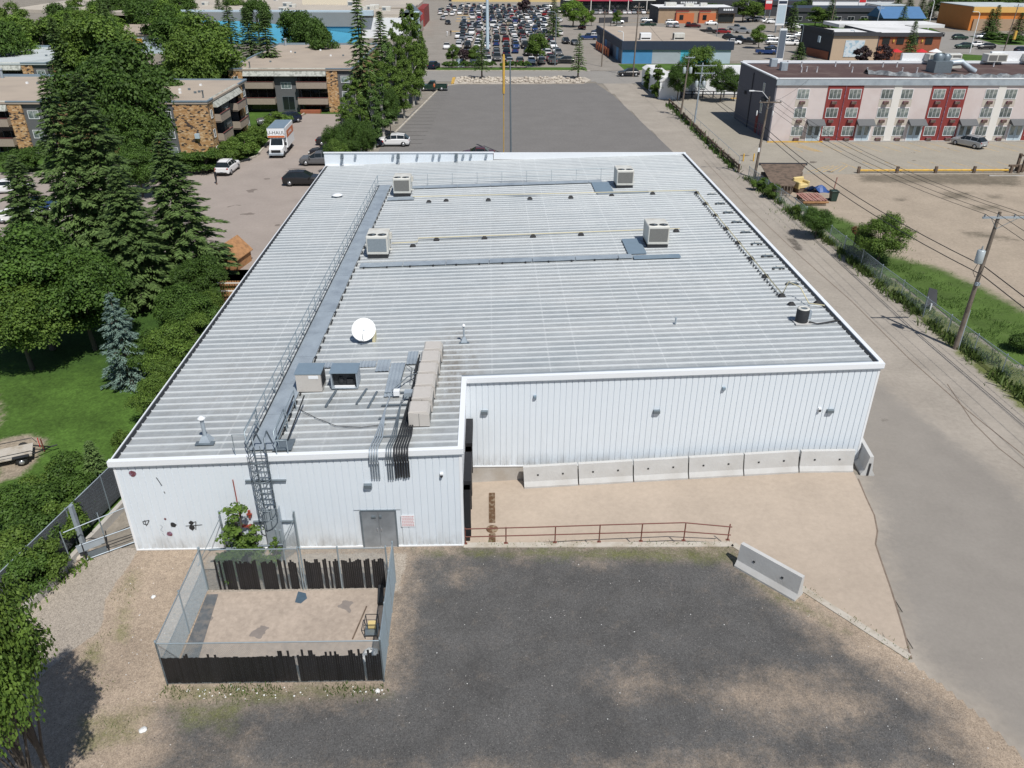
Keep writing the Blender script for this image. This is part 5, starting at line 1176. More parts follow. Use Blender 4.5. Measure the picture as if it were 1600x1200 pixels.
single('yellow_pole', MB().lathe([(.16,8.0),(.16,12.5),(.09,12.75)],10,(1.95,108.2)).tube([(1.95,108.2,0),(1.95,108.2,8.0)],.06,6), M['yellow'], 'yellow sleeved flag pole rising behind the rear parapet', 'pole')
def wire(a, b, sag, label, r=.016, group='overhead wires along the alley'):
    pts = [(a[0]+(b[0]-a[0])*k/12, a[1]+(b[1]-a[1])*k/12, a[2]+(b[2]-a[2])*k/12-sag*4*(k/12)*(1-k/12)) for k in range(13)]
    single('overhead_wire', MB().tube(pts, r, 4, caps=False), M['wire'], label, 'wire', group)
wl = 'thin black overhead wire strung between the utility poles along the alley'
for s in (-.46,-.16,.22,.46):
    a = (33.18+.21+s*2.9,49.4,9.78); b_ = (32.95+s*2.6,96.3,9.1); wire(a, b_, 1.0, wl)
    wire(a, (33.6+s*2.9,2,9.8), .9, wl); wire(b_, (33.5+s*3.2,130.8,8.8), .8, wl)
for dz, dx_ in ((6.2,.1),(5.6,.15)):
    wl2 = 'thick black cable hung low between the utility poles along the alley'
    wire((33.05,49.4,dz),(32.7,96.4,dz-.1),.9,wl2,.032,'low cables along the alley'); wire((33.05,49.4,dz),(33.6,2,dz),.8,wl2,.032,'low cables along the alley'); wire((32.7,96.4,dz-.1),(33.1,130.9,dz),.7,wl2,.03,'low cables along the alley')
wire((33.8,49.4,9.7),(90,60,9.5),1.2,'overhead wire crossing from the near pole toward the dirt lot',.014)
wire((33.0,96.3,8.8),(45,117,8.6),.3,'service wire from the pole to the motel corner',.014); wire((31.9,135.7,8.9),(33.2,130.9,8.6),.1,wl); wire((31.9,135.6,9.3),(31.3,181.6,13.6),1.5,'overhead wire rising to the tall street corner pole',.02)
# ------------------------------------------------------------------ shed, pallets, junk
t = thing('garden_shed', 'flat brown roofed lean-to shed with dark walls beside the alley fence', 'shed', (35,92,0))
part('roof', MB().add([(32.2,89.3,1.0),(34.6,88.9,.95),(38.3,95.9,1.75),(32.8,96.0,1.75),(32.2,89.3,1.07),(34.6,88.9,1.02),(38.3,95.9,1.82),(32.8,96.0,1.82)],[(0,3,2,1),(4,5,6,7),(0,1,5,4),(1,2,6,5),(2,3,7,6),(3,0,4,7)]), M['wood'], t, True)
part('wall', MB().prism([(32.4,89.6),(34.5,89.2),(38.0,95.6),(32.9,95.7)],0,.95), M['wood'], t, True)
part('fascia', MB().obox((32.6,96.08),(38.5,95.98),.08,1.65,1.95), M['charcoal'], t, True)
for k in range(7): part('post', MB().box(31.95+k*.35-.04,31.95+k*.35+.04,88.8-k*.08,88.9-k*.08,0,1.1), M['pole_wood'], t, True)
q = P(1250,300); t = thing('discarded_armchair', 'upturned cream coloured armchair beside the shed', 'armchair', (q[0],q[1],0), RAD(20))
part('seat', MB().bbox(-.6,.6,-.5,.6,.6,1.0,.08), M['cream'], t); part('backrest', MB().bbox(-.7,.7,.5,.85,.3,1.6,.08), M['cream'], t)
for s in (-.75,.55): part('armrest', MB().bbox(s,s+.25,-.5,.6,.5,1.3,.07), M['cream'], t)
part('frame', MB().box(-.6,.6,-.4,.5,.1,.59), M['wood'], t)
q = P(1272,299); b = MB(); rn = random.Random(4)
gx, gy = 9, 6
vs = [(q[0]-1.4+i*.38, q[1]-.8+j*.3, .55+.45*math.sin(i*.8)*math.cos(j*.9)+rn.uniform(-.08,.08)-.05*i) for j in range(gy) for i in range(gx)]
b.add(vs, [(j*gx+i,j*gx+i+1,(j+1)*gx+i+1,(j+1)*gx+i) for j in range(gy-1) for i in range(gx-1)]); b.add([(v[0],v[1],v[2]-.03) for v in vs], [(j*gx+i,(j+1)*gx+i,(j+1)*gx+i+1,j*gx+i+1) for j in range(gy-1) for i in range(gx-1)])
single('blue_tarpaulin', b, M['tarp_blue'], 'crumpled blue tarpaulin heaped behind the pallets', 'tarpaulin')
t = thing('pallet_stack', 'reddish wooden pallets and boards leaning beside the fence', 'pallets', (35.6,86,0))
for k in range(9): part('board', MB().box(34.5+k*.28,34.5+k*.28+.22,84.7,87.8,.5+.03*(k%3),.54+.03*(k%3)), M['pallet_red'], t, True)
part('beam', MB().box(34.2,37.0,84.4,84.6,.35,.5), M['orange_light'] if False else M['cedar'], t, True); part('bearer', MB().box(34.5,37,85,85.1,0,.5).box(34.5,37,87.3,87.4,0,.5), M['wood'], t, True)
q = P(1301,314); t = thing('wheelie_bin', 'dark green wheelie bin standing at the right end of the pallets', 'bin', (q[0],q[1],0))
part('body', MB().add([(-.3,-.3,.05),(.3,-.3,.05),(.3,.35,.05),(-.3,.35,.05),(-.38,-.38,1.1),(.38,-.38,1.1),(.38,.42,1.1),(-.38,.42,1.1)],[(0,3,2,1),(4,5,6,7),(0,1,5,4),(1,2,6,5),(2,3,7,6),(3,0,4,7)]), M['bin_green'], t); part('lid', MB().bbox(-.42,.42,-.45,.45,1.105,1.2,.03), M['bin_green'], t); part('wheel', MB().lathe([(.12,-.04),(.12,.04)],10).xf(Matrix.Translation((-.33,.36,.12)) @ Matrix.Rotation(RAD(90),4,'Y')), M['tyre'], t)
q = P(1301,303); single('timber_post', MB().tube([(q[0],q[1],0),(q[0]+.15,q[1],1.9)], .07, 6), M['pallet_red'], 'leaning reddish stake behind the wheelie bin', 'post')
# panel leaning on the alley fence
q = P(1452,485); t = thing('leaning_panel', 'dark square panel leaning on a stake behind the chain link fence', 'panel', (q[0],q[1],0))
part('board', MB().add([(-.45,0,.35),(.55,.1,.35),(.5,.5,1.5),(-.25,.4,1.75),(-.45,.04,.35),(.55,.14,.35),(.5,.54,1.5),(-.25,.44,1.75)],[(0,1,2,3),(4,7,6,5),(0,4,5,1),(1,5,6,2),(2,6,7,3),(3,7,4,0)]), M['charcoal'], t); part('stake', MB().box(-.05,.05,-.1,0,0,.6), M['white_trim'], t)
# cedar playhouse and picket deck at the left of the building
x, y = -22.8, 61.5
q = P(372,405); x, y = q[0]-.3, q[1]-.2
t = thing('wooden_playhouse', 'small cedar shed with weathered brown and red roof beside the big spruces', 'shed', (x+.3,y-1.2,0), RAD(-12)); t.scale = (.85,.85,.8)
part('wall', MB().box(-1.3,1.3,-1.5,1.5,0,1.5), M['cedar'], t)
part('gable', MB().add([(-1.3,-1.51,1.5),(1.3,-1.51,1.5),(0,-1.51,2.8)],[(0,1,2)]).add([(-1.3,1.51,1.5),(1.3,1.51,1.5),(0,1.51,2.8)],[(0,2,1)]), M['cedar'], t)
for s in (-1,1): part('roof', MB().add([(s*1.5,-1.7,1.3),(s*1.5,1.7,1.3),(0,1.7,2.86),(0,-1.7,2.86),(s*1.5,-1.7,1.22),(s*1.5,1.7,1.22),(0,1.7,2.78),(0,-1.7,2.78)],[(0,1,2,3),(4,7,6,5),(0,4,5,1),(1,5,6,2),(2,6,7,3),(3,7,4,0)]), M['red_shingle'] if s < 0 else M['cedar'], t)
t = thing('picket_enclosure', 'brown cedar picket enclosure beside the playhouse and the roof edge', 'fence', (-20,58,0))
for k in range(15): part('picket', MB().box(-21.3+k*.2,-21.3+k*.2+.15,59.0,59.05,0,1.7), M['cedar'], t, True)
for k in range(12): part('plank', MB().box(-21.3+k*.24,-21.3+k*.24+.2,56.0,58.4,.5,.54), M['cedar'], t, True)
part('rail', MB().box(-21.4,-18.2,58.5,58.6,1.0,1.1).box(-21.4,-18.2,58.7,58.8,1.6,1.66), M['white_strip'], t, True)
# ------------------------------------------------------------------ vehicles
# stations along the length: x, half width, bottom, shoulder, top, half width at top, cabin?
KINDS = {
 'sedan': [(-2.25,.70,.42,.78,.80,.62,0),(-2.1,.84,.26,.88,.95,.74,0),(-1.45,.89,.22,.92,1.02,.74,0),(-.95,.90,.20,.93,1.40,.60,1),(.25,.90,.20,.92,1.44,.61,1),(.95,.90,.20,.88,1.02,.74,0),(1.9,.86,.22,.72,.86,.70,0),(2.25,.72,.30,.60,.66,.60,0)],
 'suv': [(-2.3,.76,.45,.92,1.0,.70,0),(-2.22,.88,.32,.98,1.06,.76,0),(-1.62,.92,.28,1.03,1.56,.64,1),(-.6,.93,.26,1.03,1.65,.66,1),(.25,.93,.26,1.01,1.60,.64,1),(1.12,.93,.26,.98,1.10,.78,0),(2.05,.90,.28,.88,1.0,.76,0),(2.35,.78,.40,.70,.78,.66,0)],
 'hatch': [(-1.95,.72,.42,.85,.95,.66,0),(-1.85,.83,.28,.95,1.02,.70,0),(-1.45,.86,.24,.98,1.45,.60,1),(-.2,.87,.22,.97,1.50,.62,1),(.4,.87,.22,.95,1.46,.60,1),(1.05,.87,.22,.90,1.02,.72,0),(1.75,.84,.24,.76,.86,.68,0),(2.0,.72,.32,.62,.68,.60,0)],
}
def loft(kind):
    st = KINDS[kind]; body, glass = MB(), MB()
    def ring(s): x, w, zb, zs, zt, wt, c = s; return [(x,-w*.92,zb),(x,-w,zb+.18),(x,-w,zs-.06),(x,-w*.96,zs),(x,-wt,zt-.05*(zt-zs)),(x,-wt*.86,zt),(x,wt*.86,zt),(x,wt,zt-.05*(zt-zs)),(x,w*.96,zs),(x,w,zs-.06),(x,w,zb+.18),(x,w*.92,zb)]
    R = [ring(s) for s in st]
    for i in range(len(st)-1):
        a, b = R[i], R[i+1]; ca, cb = st[i][6], st[i+1][6]
        for k in range(11):
            f = [a[k], b[k], b[k+1], a[k+1]]
            isg = (k in (3,7) and (ca and cb)) or (k in (4,5,6) and (ca != cb)) or (k in (3,7) and (ca != cb))
            if isg:
                if k in (3,7) and ca and cb:
                    # side window with painted pillar margins
                    def lerp(p, q, t): return tuple(p[j]+(q[j]-p[j])*t for j in range(3))
                    lo0, lo1 = lerp(a[k],b[k],.03), lerp(a[k],b[k],.97); hi0, hi1 = lerp(a[k+1],b[k+1],.03), lerp(a[k+1],b[k+1],.97)
                    sgn = -1 if k == 3 else 1
                    o = lambda p: (p[0], p[1]+sgn*.004, p[2])
                    body.add(f, [(0,1,2,3)])
                    s_ = (.10,.90)
                    g = [o(lerp(lo0,hi0,s_[0])),o(lerp(lo1,hi1,s_[0])),o(lerp(lo1,hi1,s_[1])),o(lerp(lo0,hi0,s_[1]))]
                    glass.add(g, [(0,1,2,3)])
                else:
                    glass.add(f, [(0,1,2,3)])
            else: body.add(f, [(0,1,2,3)], smooth=False)
        body.add([a[0],b[0],b[11],a[11]], [(3,2,1,0)])
    body.add(R[0], [tuple(range(12))]); body.add(R[-1], [tuple(range(11,-1,-1))])
    return body, glass
WX = {'sedan': (-1.4,1.42,.32,.86), 'suv': (-1.45,1.48,.36,.90), 'hatch': (-1.2,1.28,.31,.83), 'pickup': (-1.75,1.75,.39,.95)}
def wheel_mb(x, y, r, mi=0):
    s = 1 if y > 0 else -1
    return MB().lathe([(r*.55,-.11),(r*.95,-.11),(r,-.07),(r,.07),(r*.95,.11),(r*.55,.11)], 14, mi=mi).xf(Matrix.Translation((x,y-s*.08,r)) @ Matrix.Rotation(RAD(90),4,'X'))
def rim_mb(x, y, r, mi=0):
    s = 1 if y > 0 else -1
    return MB().lathe([(.02,-.02),(r*.56,-.02),(r*.58,.03)], 12, mi=mi).xf(Matrix.Translation((x,y+s*.02,r)) @ Matrix.Rotation(RAD(90*s),4,'X'))
LOFT = {k: loft(k) for k in KINDS}
def detail_car(name, label, kind, color, loc, rz, cat, group=None, cover=None):
    t = thing(name, label, cat, (loc[0],loc[1],loc[2] if len(loc) > 2 else .02), rz, group); body, glass = LOFT[kind]
    part('body', body, M['paint_'+color], t); part('windows', glass, M['dark_glass'], t)
    xr, xf_, r, y = WX[kind]
    for x in (xr, xf_):
        for s in (-1,1):
            wv = part('wheel', wheel_mb(x, s*y, r), M['tyre'], t); part('rim', rim_mb(x, s*y, r), M['rim'], wv)
    st = KINDS[kind]; fx, bx = st[-1][0], st[0][0]; fz = st[-1][3]; bz = st[0][3]
    for s in (-1,1):
        part('headlight', MB().bbox(fx-.30,fx-.02,s*.66-.14,s*.66+.14,fz-.10,fz+.08,.02), M['lamp_glass'], t)
        part('taillight', MB().box(bx-.0,bx+.16,s*.72-.10,s*.72+.12,bz-.10,bz+.08), M['tail_red'], t)
        part('mirror', MB().bbox(.82,1.0,s*1.0-.10,s*1.0+.10,st[4][3]-.02,st[4][3]+.14,.03), M['paint_'+color], t)
    part('bumper', MB().box(bx-.03,bx+.04,-.6,.6,.36,.5).box(fx-.04,fx+.03,-.55,.55,.32,.48), M['black_plastic'], t)
    part('licence_plate', MB().box(bx-.045,bx-.03,-.16,.16,.55,.68), M['white_trim'], t)
    if kind == 'suv':
        for s in (-1,1): part('roof_rail', MB().tube([(-1.8,s*.62,1.64),(-.6,s*.64,1.74),(.3,s*.62,1.70)], .02, 5), M['black_metal'], t)
    return t
# pickup
def detail_pickup(label, color, loc, rz, cap=False, group=None, name='pickup_truck'):
    t = thing(name, label, 'pickup truck', (loc[0],loc[1],.02), rz, group)
    b = MB(); P_ = M['paint_'+color]
    b.bbox(.95,2.75,-.95,.95,.40,1.12,.08); b.bbox(-.75,1.0,-.96,.96,.38,1.15,.05)
    b.box(-2.8,-.75,-.96,-.86,.45,1.10); b.box(-2.8,-.75,.86,.96,.45,1.10); b.box(-2.85,-2.75,-.96,.96,.45,1.08)
    v = [(-.72,-.92,1.15),(1.1,-.92,1.15),(1.1,.92,1.15),(-.72,.92,1.15),(-.55,-.74,1.80),(.45,-.74,1.80),(.45,.74,1.80),(-.55,.74,1.80)]
    b.add(v, [(4,5,6,7),(0,1,5,4),(2,3,7,6),(3,0,4,7),(1,2,6,5)]); part('body', b, P_, t)
    g = MB()
    def lp(a, c, s): return tuple(a[j]+(c[j]-a[j])*s for j in range(3))
    for (i, j, k, l, o) in ((0,1,5,4,(0,-.006,0)),(2,3,7,6,(0,.006,0)),(3,0,4,7,(-.006,0,0)),(1,2,6,5,(.008,0,.004))):
        a, c, d, e = v[i], v[j], v[k], v[l]; q = [lp(lp(a,c,.08),lp(e,d,.08),.12),lp(lp(a,c,.92),lp(e,d,.92),.12),lp(lp(a,c,.92),lp(e,d,.92),.9),lp(lp(a,c,.08),lp(e,d,.08),.9)]
        g.add([(p[0]+o[0],p[1]+o[1],p[2]+o[2]) for p in q], [(0,1,2,3)])
    part('windows', g, M['dark_glass'], t); part('cargo_bed', MB().box(-2.75,-.75,-.86,.86,.5,.60), M['black_plastic'], t)
    xr, xf_, r, y = WX['pickup']
    for x in (xr, xf_):
        for s in (-1,1): wv = part('wheel', wheel_mb(x,s*y,r), M['tyre'], t); part('rim', rim_mb(x,s*y,r), M['rim'], wv)
    for s in (-1,1): part('headlight', MB().box(2.70,2.77,s*.7-.16,s*.7+.16,.80,1.0), M['lamp_glass'], t); part('taillight', MB().box(-2.87,-2.84,s*.86-.08,s*.86+.08,.7,1.0), M['tail_red'], t)
    part('grille', MB().box(2.74,2.78,-.5,.5,.70,1.0), M['black_plastic'], t); part('bumper', MB().box(2.72,2.92,-.93,.93,.42,.62).box(-3.0,-2.86,-.9,.9,.42,.58), M['rim'], t); return t
# near vehicles
q = P(352,272); detail_car('parked_car', 'white hatchback-style suv with black rear window, its back to the camera, by the apartment hedge', 'suv', 'white', (q[0]+.1,q[1]+1.0), RAD(88), 'car')
sv = P(480,292); detail_car('parked_car', 'black suv parked sideways nearest the warehouse roof edge', 'suv', 'black', (sv[0]-.6,sv[1]+1.0), 0, 'car')
sv = P(496,260); detail_car('parked_car', 'grey purple suv parked behind the black one, half hidden by a bush', 'suv', 'grey', (sv[0],sv[1]+1.0), RAD(180), 'car')
sv = P(508,246); detail_car('parked_car', 'dark car nose under the bush behind the grey suv', 'sedan', 'black', (sv[0],sv[1]+1.0), RAD(180), 'car')
sv = P(520,226); detail_car('parked_car', 'black car mostly hidden under the birch row beside the lane', 'sedan', 'black', (sv[0],sv[1]), RAD(0), 'car')
sv = P(424,197); detail_car('parked_car', 'dark grey suv behind the round bush in front of the middle apartment block', 'suv', 'grey', (sv[0],sv[1]+1), RAD(200), 'car')
sv = P(447,195); detail_car('parked_car', 'navy suv parked at the end of the apartment lane', 'suv', 'navy', (sv[0],sv[1]+1.2), RAD(230), 'car')
sv = P(611,229); detail_car('parked_car', 'white suv parked just behind the rear parapet', 'suv', 'white', (sv[0]+.3,sv[1]+.6), RAD(180), 'car')
sv = P(747,238); detail_car('parked_car', 'dark red car mostly hidden behind the rear parapet', 'sedan', 'maroon', (sv[0],sv[1]-3.5), RAD(180), 'car')
sv = P(582,232); detail_car('parked_car', 'blue grey car under the trees left of the white suv', 'sedan', 'navy', (sv[0]-.8,sv[1]+1.6), RAD(180), 'car')
detail_pickup('dark green pickup truck parked at the far left of the rear lot', 'green', (P(676,142)[0],P(676,142)[1]+.5), RAD(180))
sv = P(1517,231); detail_car('parked_car', 'silver suv parked at an angle against the motel wall', 'suv', 'silver', (sv[0],sv[1]+.8), RAD(118), 'car')
sv = P(983,120); detail_car('parked_car', 'dark suv waiting at the street corner beside the tall pole', 'suv', 'black', (sv[0],sv[1]+.8), RAD(180), 'car')
for px, py, c in ((32,345,'white'),(60,330,'blue'),(20,300,'white')):
    sv = P(px,py); detail_car('parked_car', '%s car glimpsed through the spruces at the far left, %s' % (c, {345:'nearest of three',330:'middle of three',300:'farthest of three'}[py]), 'sedan', c, (sv[0],sv[1]), RAD(10), 'car')
# rental moving truck
q = P(432,243); t = thing('moving_truck', 'white and orange rental moving truck facing the camera in the apartment lane', 'truck', (q[0]+.35,q[1]+.3,.02), RAD(-88))
part('cargo_box', MB().bbox(-5.4,-.55,-1.15,1.15,.85,3.55,.03).box(-.55,.55,-1.13,1.13,2.35,3.52), M['white_trim'], t)
part('roof_panel', MB().box(-5.35,.45,-1.08,1.08,3.552,3.575), M['galv_blue'], t)
part('stripe', MB().box(-5.2,-.6,1.151,1.16,2.1,3.0).box(-5.2,-.6,-1.16,-1.151,2.1,3.0).box(.551,.556,-1.1,1.1,2.37,2.62), M['cloth_orange'], t)
b = MB(); vv = [(-.5,-.98,.45),(1.95,-.92,.5),(1.95,.92,.5),(-.5,.98,.45),(-.5,-.98,1.3),(1.95,-.85,1.15),(1.95,.85,1.15),(-.5,.98,1.3),(-.5,-.85,2.25),(.35,-.82,2.25),(.35,.82,2.25),(-.5,.85,2.25),(.95,-.95,1.38),(.95,.95,1.38)]
b.add(vv, [(0,1,2,3),(1,5,6,2),(0,4,12,5,1),(3,2,6,13,7),(5,12,13,6),(8,9,10,11),(4,8,11,7),(4,12,9,8),(7,11,10,13),(12,13,10,9)]); part('cab', b, M['white_trim'], t)
part('windscreen', MB().add([(.90,-.80,1.45),(.90,.80,1.45),(.42,.74,2.16),(.42,-.74,2.16)],[(0,1,2,3)]).xf(Matrix.Translation((.03,0,.02))), M['dark_glass'], t)
part('side_window', MB().add([(-.3,-.955,1.5),(.7,-.955,1.45),(.3,-.875,2.1),(-.3,-.88,2.1)],[(0,1,2,3)]).add([(-.3,.955,1.5),(.7,.955,1.45),(.3,.875,2.1),(-.3,.88,2.1)],[(3,2,1,0)]).xf(Matrix.Diagonal((1,1.02,1,1))), M['dark_glass'], t)
part('grille', MB().box(1.951,1.98,-.6,.6,.7,1.05), M['black_plastic'], t); part('bumper', MB().box(1.9,2.15,-.95,.95,.4,.62), M['galv'], t)
for s in (-1,1): part('headlight', MB().box(1.952,1.985,s*.74-.12,s*.74+.12,.75,1.0), M['lamp_glass'], t); part('mirror', MB().box(.6,.7,s*1.15-.12,s*1.15+.12,1.4,1.8), M['black_plastic'], t)
for x in (-4.0,1.15):
    for s in (-1,1): part('wheel', wheel_mb(x,s*.95,.40), M['tyre'], t)
lm = text_mesh('U-HAUL', .62, M['black_metal'], .004); o = link('lettering', lm, (.556,0,2.98), 0, t); o.rotation_euler = (RAD(90),0,RAD(90)); o.scale = (1.05,1,1)
lm2 = text_mesh('U-HAUL', .55, M['white_trim'], .004); o = link('lettering', lm2, (-2.9,-1.163,2.5), 0, t); o.rotation_euler = (RAD(90),0,0); o.scale = (1.2,1,1)
o = link('lettering', lm2, (-2.9,1.163,2.5), 0, t); o.rotation_euler = (RAD(90),0,RAD(180)); o.scale = (1.2,1,1)

# far vehicles: one light mesh per kind and colour, shared
CM = {}
def far_mesh(kind, color):
    k = (kind, color)
    if k in CM: return CM[k]
    b = MB(); body, glass = LOFT[kind if kind != 'pickup' else 'sedan']
    if kind == 'pickup':
        b.bbox(.95,2.7,-.95,.95,.42,1.1,.06); b.bbox(-.75,1.0,-.96,.96,.4,1.15,.05); b.box(-2.8,-.75,-.96,-.86,.45,1.1); b.box(-2.8,-.75,.86,.96,.45,1.1); b.box(-2.85,-2.75,-.96,.96,.45,1.08); b.box(-2.75,-.75,-.86,.86,.5,.6,2)
        v = [(-.72,-.92,1.15),(1.1,-.92,1.15),(1.1,.92,1.15),(-.72,.92,1.15),(-.55,-.74,1.8),(.45,-.74,1.8),(.45,.74,1.8),(-.55,.74,1.8)]
        b.add(v, [(4,5,6,7)]); b.add(v, [(0,1,5,4),(2,3,7,6),(3,0,4,7),(1,2,6,5)], 1); xr, xf_, r, y = WX['pickup']
    else:
        b.join(body); g = MB(); g.join(glass); g.m = [1]*len(g.m); b.join(g); xr, xf_, r, y = WX[kind]
    for x in (xr, xf_):
        for s in (-1,1): b.join(wheel_mb(x,s*y,r,2)); 
    fx = KINDS[kind][-1][0] if kind in KINDS else 2.72; bx = KINDS[kind][0][0] if kind in KINDS else -2.86; z = .62 if kind == 'sedan' else .75
    for s in (-1,1): b.box(fx-.12,fx+.01,s*.62-.13,s*.62+.13,z-.08,z+.06,3); b.box(bx-.01,bx+.1,s*.68-.1,s*.68+.1,z+.05,z+.22,4)
    CM[k] = b.mesh('parked_car', [M['paint_'+color], M['dark_glass'], M['tyre'], M['lamp_glass'], M['tail_red']]); return CM[k]
COLN = dict(white='white', black='black', silver='silver', grey='grey', blue='blue', navy='navy', red='red', maroon='dark red', tan='tan', green='dark green')
rc = random.Random(77)
def pickc(): return rc.choices(['white','black','silver','grey','blue','navy','red','maroon','tan','green'], [33,16,17,12,5,5,4,3,4,1])[0]
def far_car(x, y, rz, where, group, kind=None, color=None):
    kind = kind or rc.choices(['sedan','suv','hatch','pickup'], [34,40,12,14])[0]; color = color or pickc()
    w_ = {'sedan':'sedan','suv':'suv','hatch':'hatchback','pickup':'pickup truck'}[kind]
    o = link('parked_car', far_mesh(kind,color), (x,y,.03), rz); return props(o, '%s %s %s' % (COLN[color], w_, where), 'car', group)
GA = 'cars in the crowded shopping car park'
y = 203.0; row = 0; cnt = 0
while y < 425 and cnt < 262:
    xl = -3.5 if y < 215 else (-8.5 if y < 300 else (-9 if y < 345 else -20)); xr_ = 18.8 if y < 240 else (20.5 if y < 340 else 26)
    for sub, yy, face in ((0, y, 90), (1, y+5.6, -90)):
        x = xl+rc.uniform(0,.8)
        while x < xr_:
            if rc.random() < ((.86 if x > -6 else .7) if y > 235 else (.80 if x > 0 else .45)) and cnt < 262:
                far_car(x+rc.uniform(-.15,.15), yy+rc.uniform(-.3,.3), RAD((face if rc.random() < .7 else -face)+rc.uniform(-3,3)), 'parked in a packed row of the shopping car park, %s part' % ('near' if y < 260 else 'middle' if y < 340 else 'far'), GA); cnt += 1
            x += 2.62
    y += 16.2; row += 1
# individually placed cars
def fc(px, py, rz, kind, color, where, group=None): q = P(px,py); far_car(q[0], q[1], RAD(rz), where, group, kind, color)
fc(678,107,75,'suv','navy','leaving the shopping car park under the trees beside the street')
fc(698,76,-90,'sedan','white','driving toward the camera along the storefront lane')
fc(700,38,-80,'sedan','black','driving in the storefront lane beside the red storefront')
fc(692,31,100,'sedan','silver','stopped before the store entrance')
for px, py, k, c in ((722,43,'suv','black'),(733,43,'suv','maroon'),(743,43,'sedan','black'),(716,60,'suv','white'),(721,69,'suv','grey'),(730,61,'hatch','silver'),(737,54,'suv','white')): fc(px,py,-90,k,c,'parked at the left row end by the yellow hatched bays','cars by the hatched bays')
fc(882,99,178,'suv','black','parked sideways behind the spruce on the corner island')
fc(875,55,90,'sedan','white','driving up the right hand aisle of the car park'); fc(854,31,80,'sedan','white','driving in the far aisle beside the bright green tree'); fc(873,35,70,'suv','white','behind a navy car at the curve of the far aisle'); fc(868,34,60,'sedan','navy','ahead of a white one at the curve of the far aisle'); fc(909,45,100,'sedan','maroon','rounding the corner behind the spruce'); fc(830,16,0,'sedan','black','crossing the far end of the car park'); fc(884,68,-85,'suv','black','coming down the aisle toward the street'); fc(898,70,-85,'sedan','grey','just right of a dark suv beside the spruce top')
fc(925,60,175,'suv','white','with a blue tint beside the blue shop'); fc(919,62,178,'pickup','blue','parked beside a white van left of the blue shop'); fc(935,53,200,'suv','navy','parked behind the blue shop'); fc(943,60,200,'sedan','white','parked behind the blue shop corner')
for px, py, rz, k, c, w_ in ((965,37,0,'suv','silver','driving past the strip shops'),(968,45,0,'sedan','black','driving toward the blue shop roof'),(1010,35,0,'suv','silver','parked in front of the pink sign store'),(1012,42,180,'pickup','green','leaving the strip shop lane'),(1033,26,0,'pickup','white','parked left of the tan brick restaurant'),(1030,32,5,'suv','black','parked beside the left wall of the tan brick restaurant'),(1049,38,0,'suv','white','parked nose in at the tan brick restaurant'),(1046,43,90,'sedan','silver','first of the pair facing the camera at the restaurant'),(1056,43,90,'sedan','silver','second of the pair facing the camera at the restaurant'),(1075,42,80,'suv','maroon','parked before the orange panels of the restaurant'),(1085,43,-20,'sedan','maroon','beside a dark red suv at the restaurant'),(1111,39,0,'sedan','white','parked under the right sign of the restaurant'),(1107,52,0,'pickup','black','crossing the restaurant lot'),(1130,53,-15,'suv','red','parked in mid restaurant lot'),(1150,47,-30,'pickup','silver','first of two silver trucks in the restaurant lot'),(1160,52,-30,'pickup','silver','second of two silver trucks in the restaurant lot'),(1140,62,-20,'suv','black','behind a white car right of the blue shop'),(1146,69,-20,'sedan','white','parked right of the blue shop roof'),(1155,66,-25,'pickup','navy','parked beside a white car right of the blue shop'),(1169,69,-25,'pickup','black','last in the row right of the blue shop'),(1175,32,0,'pickup','silver','parked by the red pylon sign'),(1187,33,-5,'suv','white','parked beside the red pylon sign'),(1199,36,0,'sedan','white','small one right of the red pylon sign'),
 (1197,85,-10,'pickup','blue','with white cab parked on the kerb above the motel'),(1207,84,-5,'suv','navy','parked near the motel roof edge'),(1205,64,0,'suv','white','in the fenced row left of the slanted pylon'),(1208,70,0,'suv','silver','in the fenced row beside the slanted pylon'),(1206,80,20,'sedan','blue','bright one beside the slanted pylon'),(1232,61,0,'suv','silver','in the row behind the charcoal building'),(1236,65,0,'sedan','black','in the second row behind the charcoal building'),(1232,71,0,'suv','white','in front of the row behind the charcoal building'),(1244,71,0,'sedan','white','in front, nearest the charcoal building'),(1250,58,0,'sedan','silver','at the corner of the charcoal building'),(1245,45,0,'suv','white','driving past the green lawn left of the charcoal building'),(1232,27,0,'sedan','black','on the road behind the tall white pylon'),(1206,37,0,'suv','white','turning behind the tall white pylon'),(1225,40,0,'suv','navy','parked at the foot of the tall white pylon'),
 (1319,36,0,'suv','black','waiting on the road behind the brick restaurant'),(1326,34,0,'pickup','white','beside a black suv behind the brick restaurant'),(1499,62,0,'suv','green','driving on the wide boulevard, upper lane'),(1505,76,180,'suv','green','on the boulevard in the near lane'),(1525,73,170,'sedan','white','on the boulevard at the junction'),(1535,61,170,'suv','silver','turning at the boulevard median'),(1540,77,175,'suv','black','on the boulevard nearest the motel roof'),(1598,83,0,'suv','navy','at the right edge of the boulevard'),(1450,62,0,'sedan','grey','parked under the trees left of the boulevard'),
 (380,13,0,'sedan','black','parked on the far street behind the left trees'),(352,15,0,'sedan','navy','parked on the roof-side street at the far left'),(1010,10,0,'suv','grey','parked in front of the far dark store'),(1022,20,0,'suv','grey','parked left of the white pickup at the far shops'),(905,22,90,'sedan','black','parked under the left end of the pink sign'),(1044,12,0,'sedan','white','beside the far dark store'),(855,12,0,'suv','silver','parked in the far left row of the strip'),(858,18,0,'suv','white','parked by the grass island at the far end'),(868,21,0,'suv','black','parked beside the two dark spruces'),(880,20,90,'sedan','navy','parked left of the bright green tree')):
    fc(px, py, rz, k, c, w_)
for k in range(24):
    px = 893+k*7.4; py = 22-.02*k; q = P(px,py); far_car(q[0], q[1]-1, RAD(90 if rc.random() < .8 else -90), 'parked nose in before the pink sign strip shops', 'cars before the strip shops')
